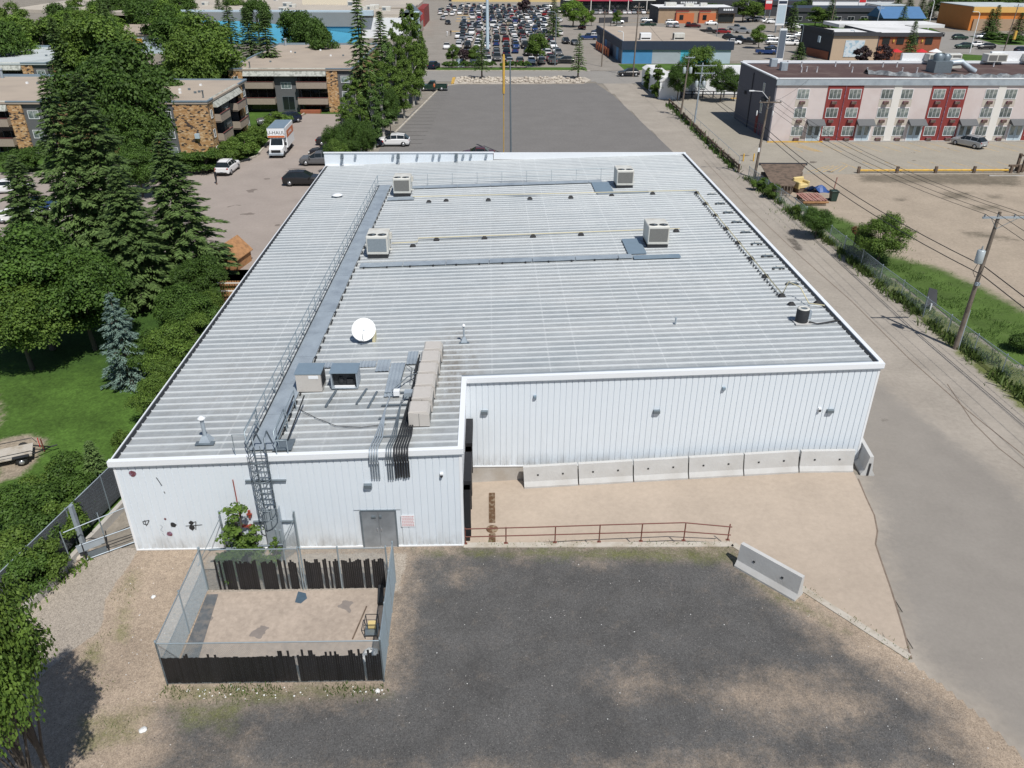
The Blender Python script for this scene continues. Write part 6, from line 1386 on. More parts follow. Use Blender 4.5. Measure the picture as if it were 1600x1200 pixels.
# ------------------------------------------------------------------ people
def person_mesh():
    v = [(0,0,.92),(0,0,1.15),(0,0,1.38),(0,.0,1.50),(0,0,1.66),(-.10,0,.88),(-.12,.03,.48),(-.13,-.02,.07),(-.13,.13,.03),(.10,0,.88),(.13,-.06,.48),(.16,-.14,.07),(.16,.0,.03),(-.20,0,1.40),(-.27,.04,1.13),(-.24,.18,.93),(.20,0,1.40),(.27,.02,1.12),(.26,.12,.88),(0,.02,1.74)]
    e = [(0,1),(1,2),(2,3),(3,4),(4,19),(0,5),(5,6),(6,7),(7,8),(0,9),(9,10),(10,11),(11,12),(2,13),(13,14),(14,15),(2,16),(16,17),(17,18)]
    r = [.15,.13,.16,.06,.105,.10,.065,.045,.035,.10,.065,.045,.035,.07,.045,.035,.07,.045,.035,.085]
    me = bpy.data.meshes.new('person'); me.from_pydata(v, e, []); o = bpy.data.objects.new('tmp', me); COL.objects.link(o)
    sk = o.modifiers.new('s', 'SKIN'); ss = o.modifiers.new('d', 'SUBSURF'); ss.levels = 1; ss.render_levels = 1
    for i, x in enumerate(me.skin_vertices[0].data): x.radius = (r[i], r[i]); x.use_root = (i == 0)
    dg = bpy.context.evaluated_depsgraph_get(); dg.update(); m2 = bpy.data.meshes.new_from_object(o.evaluated_get(dg)); bpy.data.objects.remove(o); m2.name = 'person'; return m2
PM = person_mesh()
def person(x, y, rz, label, top, legs):
    me = PM.copy(); me.materials.clear()
    for k in (top, legs, 'skin', 'hair'): me.materials.append(M[k])
    for p in me.polygons:
        c = p.center; mi = 0
        if c.z < .93: mi = 1
        if c.z > 1.50: mi = 2
        if c.z > 1.70 or (c.z > 1.60 and c.y < -.03): mi = 3
        if abs(c.x) > .19 and c.z < 1.0: mi = 2
        p.material_index = mi; p.use_smooth = True
    o = link('person', me, (x,y,.02), rz); return props(o, label, 'person')
q = P(339,288); person(q[0], q[1], RAD(-40), 'person in dark clothes standing behind the white suv by the hedge', 'cloth_black', 'cloth_black')
q = P(679,144); person(q[0], q[1], RAD(60), 'person in an orange top standing beside the dark pickup truck', 'cloth_orange', 'cloth_black')
q = P(699,57); person(q[0], q[1], RAD(10), 'person in white walking in the storefront lane', 'cloth_white', 'cloth_white')
q = P(704.5,56); person(q[0], q[1], RAD(170), 'person in black walking in the storefront lane', 'cloth_black', 'cloth_black')
q = P(706,22); person(q[0], q[1], RAD(90), 'person in dark clothes crossing far up the storefront lane', 'cloth_black', 'cloth_black')
q = P(954,41); person(q[0], q[1], RAD(90), 'person in dark clothes walking in the strip shop car park', 'cloth_black', 'cloth_black')
# ------------------------------------------------------------------ windows (shared meshes)
def frame_mesh(w, h, m, d=.05, b=.055):
    return MB().box(-w/2,w/2,-d,.0,-b,0).box(-w/2,w/2,-d,.0,h,h+b).box(-w/2-b,-w/2,-d,.0,-b,h+b).box(w/2,w/2+b,-d,.0,-b,h+b).mesh('window', m)
def pane_mesh(w, h, m): return MB().quad((-w/2,-.015,0),(w/2,-.015,0),(w/2,-.015,h),(-w/2,-.015,h)).mesh('pane', m)
def mull_mesh(w, h, m, nv=2, nh=0, t=.032):
    b = MB()
    for k in range(1, nv): x = -w/2+w*k/nv; b.box(x-t/2,x+t/2,-.04,-.016,0,h)
    for k in range(1, nh+1): z = h*k/(nh+1); b.box(-w/2,w/2,-.035,-.017,z-t/2.5,z+t/2.5)
    return b.mesh('mullion', m)
WS = {}
def window(parent, x, y, z, w, h, rot=0, glass='win_glass', nv=2, nh=0, fm='white_trim'):
    """window facing -Y (rot turns it); frame > pane, mullion"""
    k = (round(w,2), round(h,2), glass, nv, nh, fm)
    if k not in WS: WS[k] = (frame_mesh(w,h,M[fm]), pane_mesh(w,h,M[glass]), mull_mesh(w,h,M[fm],nv,nh))
    f, p, m_ = WS[k]; o = inst('window', f, parent, (x,y,z), (0,0,rot)); inst('pane', p, o, (0,0,0)); inst('mullion', m_, o, (0,0,0)); return o

def apartment(label, loc, rz, L, D, roofm='tan_roof', H=6.85, end=True, low=True):
    t = thing('apartment_block', label, 'apartment building', loc, rz)
    zf = [-.95, 1.5, 4.0]
    part('wall', MB().box(.05,L-.05,1.5,D,0,H-.3).box(0,2.2,.3,1.5,0,H-.3).box(L-4.2,L,.3,1.5,0,H-.3), M['siding'], t)
    part('stone_pier', MB().box(-.01,2.2,0,.6,0,H-.25), M['stone'], t); part('stone_pier', MB().box(L-4.2,L-2.4,0,.6,0,H-.25), M['stone'], t)
    part('stone_wall', MB().box(-.06,0-.001,0,4.5,0,H-.25).box(-.06,-.001,6.9,D,0,H-.25), M['stone'], t)
    part('stone_wall', MB().box(L+.001,L+.06,2.0,D,0,H-.25), M['stone'], t)
    part('siding_panel', MB().box(L-2.4,L,.25,.6,0,H-.25), M['siding'], t)
    part('roof', MB().box(-.15,L+.15,-.1,D+.15,H-.25,H), M[roofm], t)
    p = MB(); p.box(-.2,.1,-.15,D+.2,H,H+.18).box(L-.1,L+.2,-.15,D+.2,H,H+.18).box(.1,L-.1,D-.1,D+.2,H,H+.35).box(.1,2.3,-.15,.1,H,H+.14).box(L-4.2,L-.1,-.15,.1,H,H+.14); part('parapet', p, M['galv_blue'], t)
    sk = MB(); z1, z0 = H+.10, H-1.05
    sk.add([(2.3,-.55,z0),(L-4.25,-.55,z0),(L-4.25,.3,z1),(2.3,.3,z1),(2.3,1.4,z0),(L-4.25,1.4,z0),(L-4.25,.4,z1),(2.3,.4,z1)],[(0,1,2,3),(4,7,6,5),(0,3,7,4),(1,5,6,2),(0,4,5,1),(3,2,6,7)]); part('shake_fascia', sk, M['shake'], t)
    mid = (2.2+L-4.2)/2; bw = 1.9
    part('entrance_bay', MB().box(mid-bw,mid+bw,.35,1.5,0,H-1.05), M['siding'], t)
    window(t, mid, .34, 3.75, 1.6, .95, nv=3); window(t, mid+.1, .34, .35, 1.9, 2.1, glass='dark_glass', nv=2, fm='galv_dark')
    for (a, c) in ((2.2, mid-bw), (mid+bw, L-4.2)):
        w_ = c-a; bx0, bx1 = (a, c) 
        for z in zf[1:]:
            f = part('balcony', MB().box(bx0,bx1,-.75,1.5,z-.14,z), M['balcony_wood'], t)
            n = int(w_/.14); 
            rb = MB().box(bx0,bx1,-.80,-.76,z-.1,z+.95).box(bx0,bx0+.04,-.76,.3,z-.1,z+.95).box(bx1-.04,bx1,-.76,.3,z-.1,z+.95)
            for k in range(int(w_/.3)): rb.box(bx0+k*.3,bx0+k*.3+.03,-.815,-.80,z-.08,z+.93)
            part('balcony_front', rb, M['balcony_wood'], f); part('balcony_cap', MB().box(bx0-.03,bx1+.03,-.86,-.72,z+.951,z+1.0), M['red_shingle'], f)
            window(t, (bx0+bx1)/2, 1.49, z+.15, w_-.5, 1.85, glass='dark_glass', nv=3, fm='galv_dark')
        window(t, (bx0+bx1)/2, 1.49, .25, w_-.6, 1.0, glass='dark_glass', nv=3, fm='galv_dark')
    for z in (.1,2.3,4.75): window(t, L-1.2, .24, z, 1.3, .95)
    if end:
        for z in (.05,2.25,4.7): window(t, -.0, 5.7, z, 1.6, .95, RAD(-90)); window(t, 1.05, -.015, z, .6, .95, nv=1)
    rn = random.Random(int(loc[0]*7))
    for k in range(6):
        x, y = rn.uniform(2,L-2), rn.uniform(3,D-2); v = part('roof_vent', MB().box(x-.15,x+.15,y-.15,y+.15,H,H+.25), M['galv_dark'] if k%2 else M['white_trim'], t)
    part('chimney', MB().lathe([(.22,H),(.22,H+1.1)],10,(1.8,D-1.5)).lathe([(.3,H+1.12),(.36,H+1.2),(.3,H+1.35)],10,(1.8,D-1.5)), M['galv'], t)
    part('roof_vent', MB().lathe([(.1,H),(.1,H+.8),(.16,H+.85),(.16,H+.95)],8,(3.2,1.4)), M['galv_dark'], t)
    return t
a1 = apartment('tan roofed apartment block with stone end wall, left of the moving truck', (-36.6,108.9,0), RAD(90), 19.0, 13.2)
part('air_conditioner', MB().box(-.45,-.07,1.6,2.2,2.3,2.9), M['pale_blue'], a1)
a2 = apartment('wide tan roofed apartment block with entrance, straight behind the moving truck', (-42.7,140.2,0), 0, 20.1, 36.0)
a0 = apartment('apartment block at the far left edge partly hidden by spruces', (-75.5,108.9,0), 0, 17.4, 22.5)
a3 = apartment('grey roofed apartment block at the left edge behind the leafy trees', (-95.5,147,0), 0, 20.0, 24.0, 'grey_roof')
# roof detail: low steps on block edges are parts above; red-brown terrace by the entrance
single('brick_step', MB().box(-31.5,-28.2,139.0,140.3,0,.5), M['orange_brick'], 'low brick terrace wall at the right of the middle apartment entrance', 'step')
b = MB(); b.obox((-30.9,139),( -31.6,118),.25,0,.14).obox((-31.6,118),(-31.1,108.5),.25,0,.14).obox((-31.1,108.5),(-33.2,103.2),.25,0,.14).obox((-33.2,103.2),(-36.2,99.8),.25,0,.14).obox((-36.2,99.8),(-75,99.2),.25,0,.14); struct('kerb', b, M['kerb'])
b = MB(); b.obox((-15.1,114),(-9.4,168),.3,0,.15).obox((-9.4,168),(-5,172.3),.3,0,.15); struct('kerb', b, M['kerb'])

# ------------------------------------------------------------------ motel
HX, HY, HH = 40.45, 117.05, 8.6; HE = 112.0; HYB = 135.0
t = mot = thing('motel', 'three storey pink and red motel with grey end wall and flat brown roof', 'motel', (HX,HY,0))
def hp(n, mb, m, **k): return part(n, mb, M[m], mot, True, **k)
hp('front_wall', MB().box(HX+.2,HE,HY+.02,HY+.3,0,HH-.75), 'pink_wall')
hp('end_wall', MB().box(HX,HX+.2,HY,HYB,0,HH-.05), 'grey_wall'); hp('back_wall', MB().box(HX+.2,HE,HYB-.3,HYB,0,HH-.1), 'grey_wall')
hp('roof', MB().box(HX+.2,HE,HY,HYB,HH-.5,HH-.25), 'brown_roof')
hp('parapet_cap', MB().box(HX-.15,HX+.25,HY-.1,HYB+.1,HH-.049,HH+.12).box(HX+.25,HE,HY-.25,HY+.12,HH+.0,HH+.12).box(HX+.25,HE,HYB-.1,HYB+.2,HH-.1,HH+.25), 'white_trim')
hp('fascia_band', MB().box(HX+.0,HE,HY-.2,HY+.01,HH-.85,HH-.001).box(HX+.2,HE,HY+.01,HY+.3,HH-.749,HH-.001), 'galv')
ZF = [.75, 3.3, 5.85]
bays = [(44.53,None),(49.1,51.94),(56.58,59.38),(64.08,66.75)]
px_ = 15.0
wx = [44.53]
c0 = [50.5, 57.98, 65.42, 73.0, 80.4, 87.9, 95.4, 102.9]
for c in c0: wx += [c-1.42, c+1.42]
for c in c0[0::2]:
    hp('red_panel', MB().box(c-2.55,c-.06,HY-.05,HY+.019,0,HH-.86).box(c+.06,c+2.55,HY-.05,HY+.019,0,HH-.86), 'red_brick_panel'); hp('downpipe', MB().box(c-.06,c+.06,HY-.12,HY+.019,0,HH-.86), 'maroon_paint')
for c in c0[1::2]: hp('white_strip', MB().box(c-.55,c+.55,HY-.04,HY+.019,0,HH-.86), 'white_strip')
ACM = MB().box(-.36,.36,-.32,-.0,0,.42).mesh('air_conditioner', M['maroon_paint']); ACG = MB().box(-.32,.32,-.335,-.321,.04,.38).mesh('grille', M['wood']); BP = MB().box(-.95,.95,-.012,.0,-1.0,.0).mesh('beige_panel', M['stucco_beige'])
redx = [c for c in c0[0::2]]
for i, x in enumerate(wx):
    red = any(abs(x-c) < 2 for c in redx)
    for z in ZF:
        window(mot, x-HX, -.052 if red else .012, z+.1, 1.62, 1.25, glass='motel_glass', nv=3, nh=0, fm='white_trim')
        if not red: inst('beige_panel', BP, mot, (x-HX, .018, z+.0), scale=(1,1,1 if z > 1 else .72))
        o = inst('air_conditioner', ACM, mot, (x-HX, -.06, z-.62)); inst('grille', ACG, o, (0,0,0))
dx_ = [46.95,54.2,61.75,69.2,76.7,84.1,91.6,99.1]
for x in dx_:
    d = hp('door', MB().box(x-.95,x-.03,HY-.04,HY+.018,.03,2.35).box(x+.03,x+.95,HY-.04,HY+.018,.03,2.35), 'pale_blue'); part('pane', MB().box(x-.8,x-.2,HY-.05,HY-.041,.9,2.15).box(x+.2,x+.8,HY-.05,HY-.041,.9,2.15), M['motel_glass'], d, True)
    hp('door_frame', MB().box(x-1.05,x-.951,HY-.07,HY+.018,0,2.5).box(x+.951,x+1.05,HY-.07,HY+.018,0,2.5).box(x-.95,x+.95,HY-.07,HY+.018,2.351,2.5), 'white_trim')
    hp('awning', MB().add([(x-1.25,HY-1.15,2.45),(x+1.25,HY-1.15,2.45),(x+1.25,HY-.03,3.15),(x-1.25,HY-.03,3.15),(x-1.25,HY-1.15,2.35),(x+1.25,HY-1.15,2.35),(x+1.25,HY-.03,2.55),(x-1.25,HY-.03,2.55)],[(0,1,2,3),(4,7,6,5),(0,4,5,1),(1,5,6,2),(3,2,6,7),(0,3,7,4)]), 'siding')
# grey end wall details
for y, z, w_, h_ in ((123.2,1.1,1.0,2.1),(121.6,.3,.8,1.9),(120.2,.3,.7,1.9)): hp('end_door', MB().box(HX-.05,HX-.001,y-w_/2,y+w_/2,.0,z+h_-.4), 'red_brick_panel' if y > 123 else 'maroon_paint')
for z in (3.2,6.0): window(mot, -.01, 4.9, z, .8, 1.3, RAD(-90), nv=1)
hp('wall_duct', MB().box(HX-.12,HX-.001,127.4,127.6,0,HH-.6).box(HX-.3,HX-.001,130,130.5,4.5,5.0).box(HX-.4,HX-.001,119.8,121.5,5.0,5.5), 'charcoal')
rn = random.Random(12)
for k, (px, py) in enumerate(((1230,103),(1252,104),(1305,104),(1327,104),(1252,113),(1276,113),(1331,113),(1379,105),(1354,114),(1260,112),(1401,105),(1409,114),(1432,114),(1476,105),(1552,104),(1476,105))):
    q = P(px,py,HH-.25); hp('vent_pipe', MB().lathe([(.1,HH-.25),(.1,HH+.45),(.14,HH+.5)],7,q[:2]), 'white_trim')
for px, py in ((1208,101),(1224,107)): q = P(px,py,HH); hp('roof_box', MB().bbox(q[0]-.5,q[0]+.5,q[1]-.5,q[1]+.5,HH-.25,HH+.9,.05), 'green_box' if 'green_box' in M else 'galv')
# rooftop plant and tarpaulin mess
t = thing('rooftop_plant', 'tangle of grey ducts and a fan unit on the motel roof', 'roof plant', (69,126,HH-.24))
part('fan_unit', MB().box(-2.4,.2,-1.3,1.3,0,1.6).lathe([(.7,1.6),(.8,2.3),(.5,2.6)],12,(-1.5,0)).lathe([(.6,1.6),(.7,2.2),(.4,2.5)],12,(-.2,.3)), M['galv_dark'], t); part('duct', MB().tube([(.2,0,1.2),(2.0,-.3,1.4),(3.4,-.5,.5),(4.2,-.6,.1)], .45, 10), M['galv'], t); part('duct_box', MB().box(.6,2.8,.8,2.4,.4,1.7), M['unit_white'], t)
b = MB(); nx, ny = 40, 4
f = lambda i: 56+i*.62
vs = [(f(i), 123.0-min(i,14)*.30+j*.6+math.sin(i*.9)*.3, HH-.2+ (.42 if j in (1,2) else 0)*(1+.4*math.sin(i*1.7+j))) for j in range(ny) for i in range(nx)]
b.add(vs, [(j*nx+i,j*nx+i+1,(j+1)*nx+i+1,(j+1)*nx+i) for j in range(ny-1) for i in range(nx-1)]); single('roof_tarpaulin', b, mat('tarp_grey', (.12,.13,.14), .5, .1, .4, 1.5, (.3,.32,.33), 1.0), 'rumpled dark grey sheeting snaking along the motel roof', 'tarpaulin')
for k, (px, py, lb) in enumerate(((1470,93,'wide twin vented grey unit in the middle of the motel rear parapet'),(1535,92,'grey vented unit nearer the right of the motel rear parapet'),(1590,91,'grey vented unit at the right edge of the motel rear parapet'),(1450,93,'small vented unit on the motel rear parapet'))):
    q = P(px,py,HH+.2); tt = thing('roof_unit', lb, 'roof unit', (q[0],134.6,HH+.26)); part('cabinet', MB().bbox(-1.6,1.6,-.9,.9,0,1.1,.05), M['unit_white'], tt); part('grille', MB().box(-1.4,-.1,-.92,-.901,.15,.95).box(.1,1.4,-.92,-.901,.15,.95), M['coil'], tt)
single('roof_wall', MB().box(66.5,76,135.3,135.9,HH-.3,HH+1.3).box(81,112,135.3,135.9,HH-.3,HH+1.6), M['white_trim'], 'white raised wall segment behind the motel roof', 'wall')
# white shed row behind the alley
t = thing('mobile_unit', 'long white mobile building with rounded roof behind the guard rail', 'building', (32,153,0))
part('body', MB().box(31.4,35.2,153.0,172,0,3.1), M['white_trim'], t, True)
part('roof', MB().add([(31.3,152.9,3.1),(35.3,152.9,3.1),(34.4,152.9,3.65),(32.2,152.9,3.65),(31.3,172.1,3.1),(35.3,172.1,3.1),(34.4,172.1,3.65),(32.2,172.1,3.65)],[(0,1,2,3),(4,7,6,5),(0,3,7,4),(1,5,6,2),(3,2,6,7),(0,4,5,1)]), M['white_roof'], t, True)
t = thing('white_annex', 'long low white building with windows behind the trees left of the motel', 'building', (48,156,0))
part('body', MB().box(38,62,158,172,0,3.4), M['white_trim'], t, True); part('roof', MB().box(37.8,62.2,157.8,172.2,3.401,3.6), M['white_roof'], t, True)
for k in range(5): part('wall_stripe', MB().box(38.5+k*4.8,38.6+k*4.8,157.95,157.999,0,3.3), M['galv'], t, True)
for k in range(4): window(t, -7.5+k*4.5, 1.9, 1.2, 1.2, 1.1, nv=2)
q = P(1013,103,2.5); detail_car('parked_car', 'white car parked behind the white mobile building', 'suv', 'white', (37.2,181.5), 0, 'car')
t = thing('black_rail_fence', 'black rail fence in front of the white annex', 'fence', (50,155,0))
for z in (.5,1.0): part('rail', MB().box(36,62,155,155.1,z,z+.14), M['charcoal'], t, True)
for k in range(14): part('post', MB().box(36+k*2-.1,36+k*2+.1,154.9,155.1,0,1.15), M['charcoal'], t, True)
b = MB(); b.box(45,62,153.6,153.9,0,.14); struct('kerb', b, M['yellow'])

# ------------------------------------------------------------------ blue shop across the street
t = thing('blue_shop', 'flat roofed shop with blue, grey and turquoise mural walls and dark navy fascia', 'shop', (45,203,0)); Hs = 5.0
x0, x1, y0 = 32.0, 58.6, 203.3
part('wall', MB().box(x0,x0+7.2,y0,y0+.3,0,3.1), M['blue_mural'], t, True); part('wall', MB().box(x0+7.201,x0+14.0,y0,y0+.3,0,3.1), M['grey_mural'], t, True); part('wall', MB().box(x0+14.001,x0+20.8,y0,y0+.3,0,3.1), M['cyan_mural'], t, True); part('wall', MB().box(x0+20.801,x1-.5,y0,y0+.3,0,3.1), M['pale_blue'], t, True)
sw = MB(); sw.quad((31.0,245,0),(x0,y0,0),(x0,y0,3.1),(31.0,245,3.1)); part('side_wall', sw, M['slate_wall'], t, True)
for k in range(4): f0, f1 = .12+k*.22, .20+k*.22; part('side_panel', MB().add([(x0-f0*1.0-.05,y0+41.7*f0,.1),(x0-f1*1.0-.05,y0+41.7*f1,.1),(x0-f1-.05,y0+41.7*f1,3.0),(x0-f0-.05,y0+41.7*f0,3.0)],[(0,3,2,1)]), M['navy_fascia'] if k%2 else M['blue_mural'], t, True)
part('fascia', MB().box(x0-.3,x1,y0-.35,y0+.3,3.101,Hs).add([(31.0-.3,245,3.1),(x0-.3,y0-.35,3.1),(x0-.3,y0-.35,Hs),(30.7,245,Hs),(31.3,245,3.1),(x0+.1,y0,3.1),(x0+.1,y0,Hs),(31.2,245,Hs)],[(0,3,2,1),(4,5,6,7),(3,7,6,2)]), M['navy_fascia'], t, True)
part('roof', MB().prism([(31.0,245),(x0,y0+.3),(x1-.2,y0+.3),(57,236),(46,246)],3.0,Hs-.25), M['tan_roof'], t, True)
for q in ((1008,52),(1060,52)): c = P(q[0],q[1]+8,Hs); tt = thing('rooftop_unit', '%s boxy unit on the roof of the blue shop' % ('left' if q[0] < 1030 else 'right'), 'roof unit', (c[0],c[1],Hs-.25)); part('cabinet', MB().bbox(-1.3,1.3,-1,1,0,1.5,.05), M['unit_white'] if q[0] > 1030 else M['white_trim'], tt); part('grille', MB().box(-1.32,-1.301,-.8,.8,.2,1.3).box(-1.1,1.1,-1.02,-1.001,.2,.5), M['black_metal'], tt)
b = MB(); 
for k in range(6): b.box(29.5+.2*k,29.6+.2*k,232-k*3.2,234.8-k*3.2,0,1.9)
single('hoarding', b, M['orange'] if False else M['cloth_orange'], 'orange red site hoarding behind the left corner of the blue shop', 'hoarding')
# ------------------------------------------------------------------ shopping centre (left) : big beige roofs
t = thing('shopping_mall', 'huge low shopping centre with beige roofs, grey band and blue curved wall', 'shopping centre', (-50,240,0))
def q2(px, py, z): return P(px,py,z)[:2]
A, B_, C, D_ = q2(395,33,6.5), q2(700,36,6.5), q2(690,12,6.5), q2(380,8,6.5)
part('main_roof', MB().prism([(-95,262),(-24,262),(-24,330),(-38,345),(-40,430),(-160,430),(-150,280)],5.6,6.5,top=0), M['far_roof'], t, True)
part('under_wall', MB().box(-94,-38,258.9,259.18,0,3.39), M['mall_blue'], t, True)
part('band', MB().box(-95,-34,259.2,262,6.3,7.6), M['pale_blue'], t, True)
part('grey_wall', MB().box(-94,-38,258.6,259.19,3.4,7.2), M['mall_grey'], t, True)
b = MB(); n = 18
for k in range(n):
    f0, f1 = k/n, (k+1)/n; xa, xb = -96+58*f0, -96+58*f1; za = 4.9-3.6*max(0,f0-.35)**1.4*1.9; zb = 4.9-3.6*max(0,f1-.35)**1.4*1.9
    b.add([(xa,246,0),(xb,246,0),(xb,258.5,max(zb,.4)),(xa,258.5,max(za,.4))],[(0,1,2,3)])
part('blue_wall', b, M['mall_blue'], t, True)
part('wall', MB().box(-24.3,-24,262.2,330,0,5.59).box(-38,-24,261.5,262,0,5.59), M['white_trim'], t, True)
part('wing_roof', MB().box(-40,-23.9,285,300,6.6,7.0), M['far_roof'], t, True)
part('storefront', MB().box(-24,-21.5,268,290,0,5.2), M['sign_red'], t, True); part('glazing', MB().box(-21.49,-21.4,270,288,.2,3.2).box(-23.5,-22,267.9,267.99,.2,3.5), M['dark_glass'], t, True)
part('entrance_portal', MB().box(-25,-20.8,262,267.8,5.0,7.0).box(-21.8,-20.9,262,263,0,5.0).box(-21.8,-20.9,266.8,267.7,0,5), M['pale_blue'], t, True)
part('gable', MB().add([(-27,262,5.6),(-20.8,262,5.6),(-23.9,262,8.2),(-27,280,5.6),(-20.8,280,5.6),(-23.9,280,8.2)],[(0,1,2),(3,5,4),(0,2,5,3),(1,4,5,2)]), M['galv_dark'], t, True)
part('storefront', MB().box(-24,-21.8,300,326,0,5.6), M['red_brick_panel'], t, True)
part('skylight', MB().box(-64,-46,305,330,6.51,8.0), M['cream'] if False else mat('cream_panel', (.66,.60,.48), .8), t, True)
rn = random.Random(9)
UNI = MB().bbox(-1.4,1.4,-1,1,0,1.3,.08).box(-1.2,-.1,-1.02,-1.001,.2,1.0,1).mesh('roof_unit', [M['unit_white'], M['galv_dark']])
for k in range(26):
    x, y = rn.uniform(-120,-28), rn.uniform(268,420); o = link('roof_unit', UNI, (x,y,6.5), 0); o.scale = (rn.uniform(.6,1.3),)*3; props(o, 'boxy white unit on the beige roof of the shopping centre', 'roof unit', 'units on the shopping centre roof')
# other low buildings behind left trees
def block(name, label, cat, x0, x1, y0, y1, h, wm, rm, fm=None, fh=1.0, wins=0, loc=None):
    t = thing(name, label, cat, ((x0+x1)/2,y0,0)); part('wall', MB().box(x0,x1,y0,y1,0,h-.2), M[wm], t, True); part('roof', MB().box(x0-.3,x1+.3,y0-.3,y1+.3,h-.199,h), M[rm], t, True)
    if fm: part('fascia', MB().box(x0-.05,x1+.05,y0-.4,y0-.301,h-fh,h+.1).box(x0-.4,x0-.301,y0-.4,y1,h-fh,h+.1).box(x1+.301,x1+.4,y0-.4,y1,h-fh,h+.1), M[fm], t, True)
    for k in range(wins): window(t, -(x1-x0)/2+(x1-x0)*(k+.5)/wins, -.02, .9, min(2.4,(x1-x0)/wins*.6), 1.3, glass='dark_glass')
    return t
t = block('office_building', 'beige roofed building with two rooftop dishes and a yellow sign behind the leafy trees', 'building', -103,-79,222,262,4.5,'pale_blue','tan_roof')
part('sign', MB().box(-93,-88,221.4,221.7,2.6,3.6), M['yellow'], t, True)
for k, (px, py) in enumerate(((217,27),(226,27))):
    q = (-99+4.8*k,256); tt = thing('satellite_dish', '%s white satellite dish on the far beige roof' % ('larger' if k == 0 else 'smaller'), 'satellite dish', (q[0],q[1],4.5)); s = 1.9-.5*k
    part('reflector', MB().lathe([(.01,-.3),(s*.6,-.18),(s,0),(s+.04,-.03),(s*.6,-.22),(.01,-.35)],20,caps=False).xf(Matrix.Translation((0,0,s+.3)) @ Matrix.Rotation(RAD(75),4,'X')), M['dish_white'], tt); part('mast', MB().tube([(0,.3,0),(0,.3,s)],.1,6), M['galv_dark'], tt)
block('house', 'small white gabled house glimpsed at the top left between conifers', 'house', -170,-158,262,280,5,'white_trim','white_roof')
block('low_building', 'long pale low building at the top left beyond the leafy trees', 'building', -92,-70,330,372,4.5,'pale_blue','far_roof')
block('low_building', 'low cream building along the far street at the top left', 'building', -95,-60,395,425,4,'pale_blue','white_roof')
block('distant_hall', 'long pale hall beyond the crowded car park, in the top middle', 'hall', -18,38,438,470,5,'cream','far_roof')
# ------------------------------------------------------------------ strip mall with pink sign
t = block('strip_mall', 'long strip of shops with a bright pink sign band at the top', 'shops', 33,98,377,400,5.6,'charcoal','white_roof','white_strip',1.6)
part('sign_band', MB().box(37,62,375.6,376.5,3.9,6.2), M['sign_pink'], t, True)
b = MB(); x = 43.5; rn = random.Random(2)
while x < 57: w_ = rn.uniform(.4,.8); b.box(x,x+w_,375.5,375.59,4.6,5.5) if not 47.6 < x < 48.6 else None; x += w_+.22
part('lettering', b, M['white_trim'], t, True)
for k in range(12): part('shopfront', MB().box(34.5+k*5.2,38.8+k*5.2,376.5,376.59,.2,3.2), M['dark_glass'], t, True)
for k in range(6): part('canopy_post', MB().box(36+k*8,36.3+k*8,374.5,374.8,0,4.2), M['white_strip'], t, True)
t = block('dark_store', 'dark roofed store with white lettering at the top right of the strip', 'shop', 72,106,345,375,6,'charcoal','dark_blue_roof','charcoal',1.6)
b = MB()
for k in range(7): b.box(76+k*.95,76.7+k*.95,344.4,344.59,4.9,5.5)
part('lettering', b, M['white_trim'], t, True)
block('store', 'second dark store with slanted roof at the top right', 'shop', 112,130,350,372,5.5,'charcoal','dark_blue_roof','charcoal',1.4)
# tan brick restaurant
t = block('restaurant', 'tan brick restaurant with orange panels and dark sign at the right corner', 'restaurant', 62,90,316,333,5.2,'tan_brick','white_roof','charcoal',.5)
part('side_wall', MB().box(61.8,61.99,315.9,333,0,4.6), M['charcoal'], t, True)
for a, c in ((68.5,75),(77,83)): part('orange_panel', MB().box(a,c,315.6,315.99,0,3.4), M['cloth_orange'], t, True); part('arch', MB().box(a-.3,a,315.5,315.59,0,4.2).box(a,c-2,315.5,315.59,3.8,4.2), M['red_brick_panel'], t, True); part('window', MB().box(a+1.2,a+2.6,315.5,315.59,1.2,2.8), M['dark_glass'], t, True)
part('corner_fascia', MB().box(83.5,90.4,314.9,315.4,3.4,5.4), M['charcoal'], t, True)
b = MB()
for k in range(5): b.box(85.3+k*.75,85.9+k*.75,314.8,314.89,4.3,4.9)
part('lettering', b, M['white_trim'], t, True); part('glazing', MB().box(84,89.5,315.6,315.99,.5,3), M['dark_glass'], t, True)
part('roof_plant', MB().box(66,70,324,327,5.2,6.4).box(73,76,322,325,5.2,6.2).box(79,81.5,324,326,5.2,6.3), M['unit_white'], t, True)
for px,py,n_ in ((920,29,0),): 
    q = P(907,34); single('retaining_wall', MB().obox((40.5,316),(51.5,319.5),.5,0,1.8), M['charcoal'], 'dark low wall beside the bright green tree', 'wall')
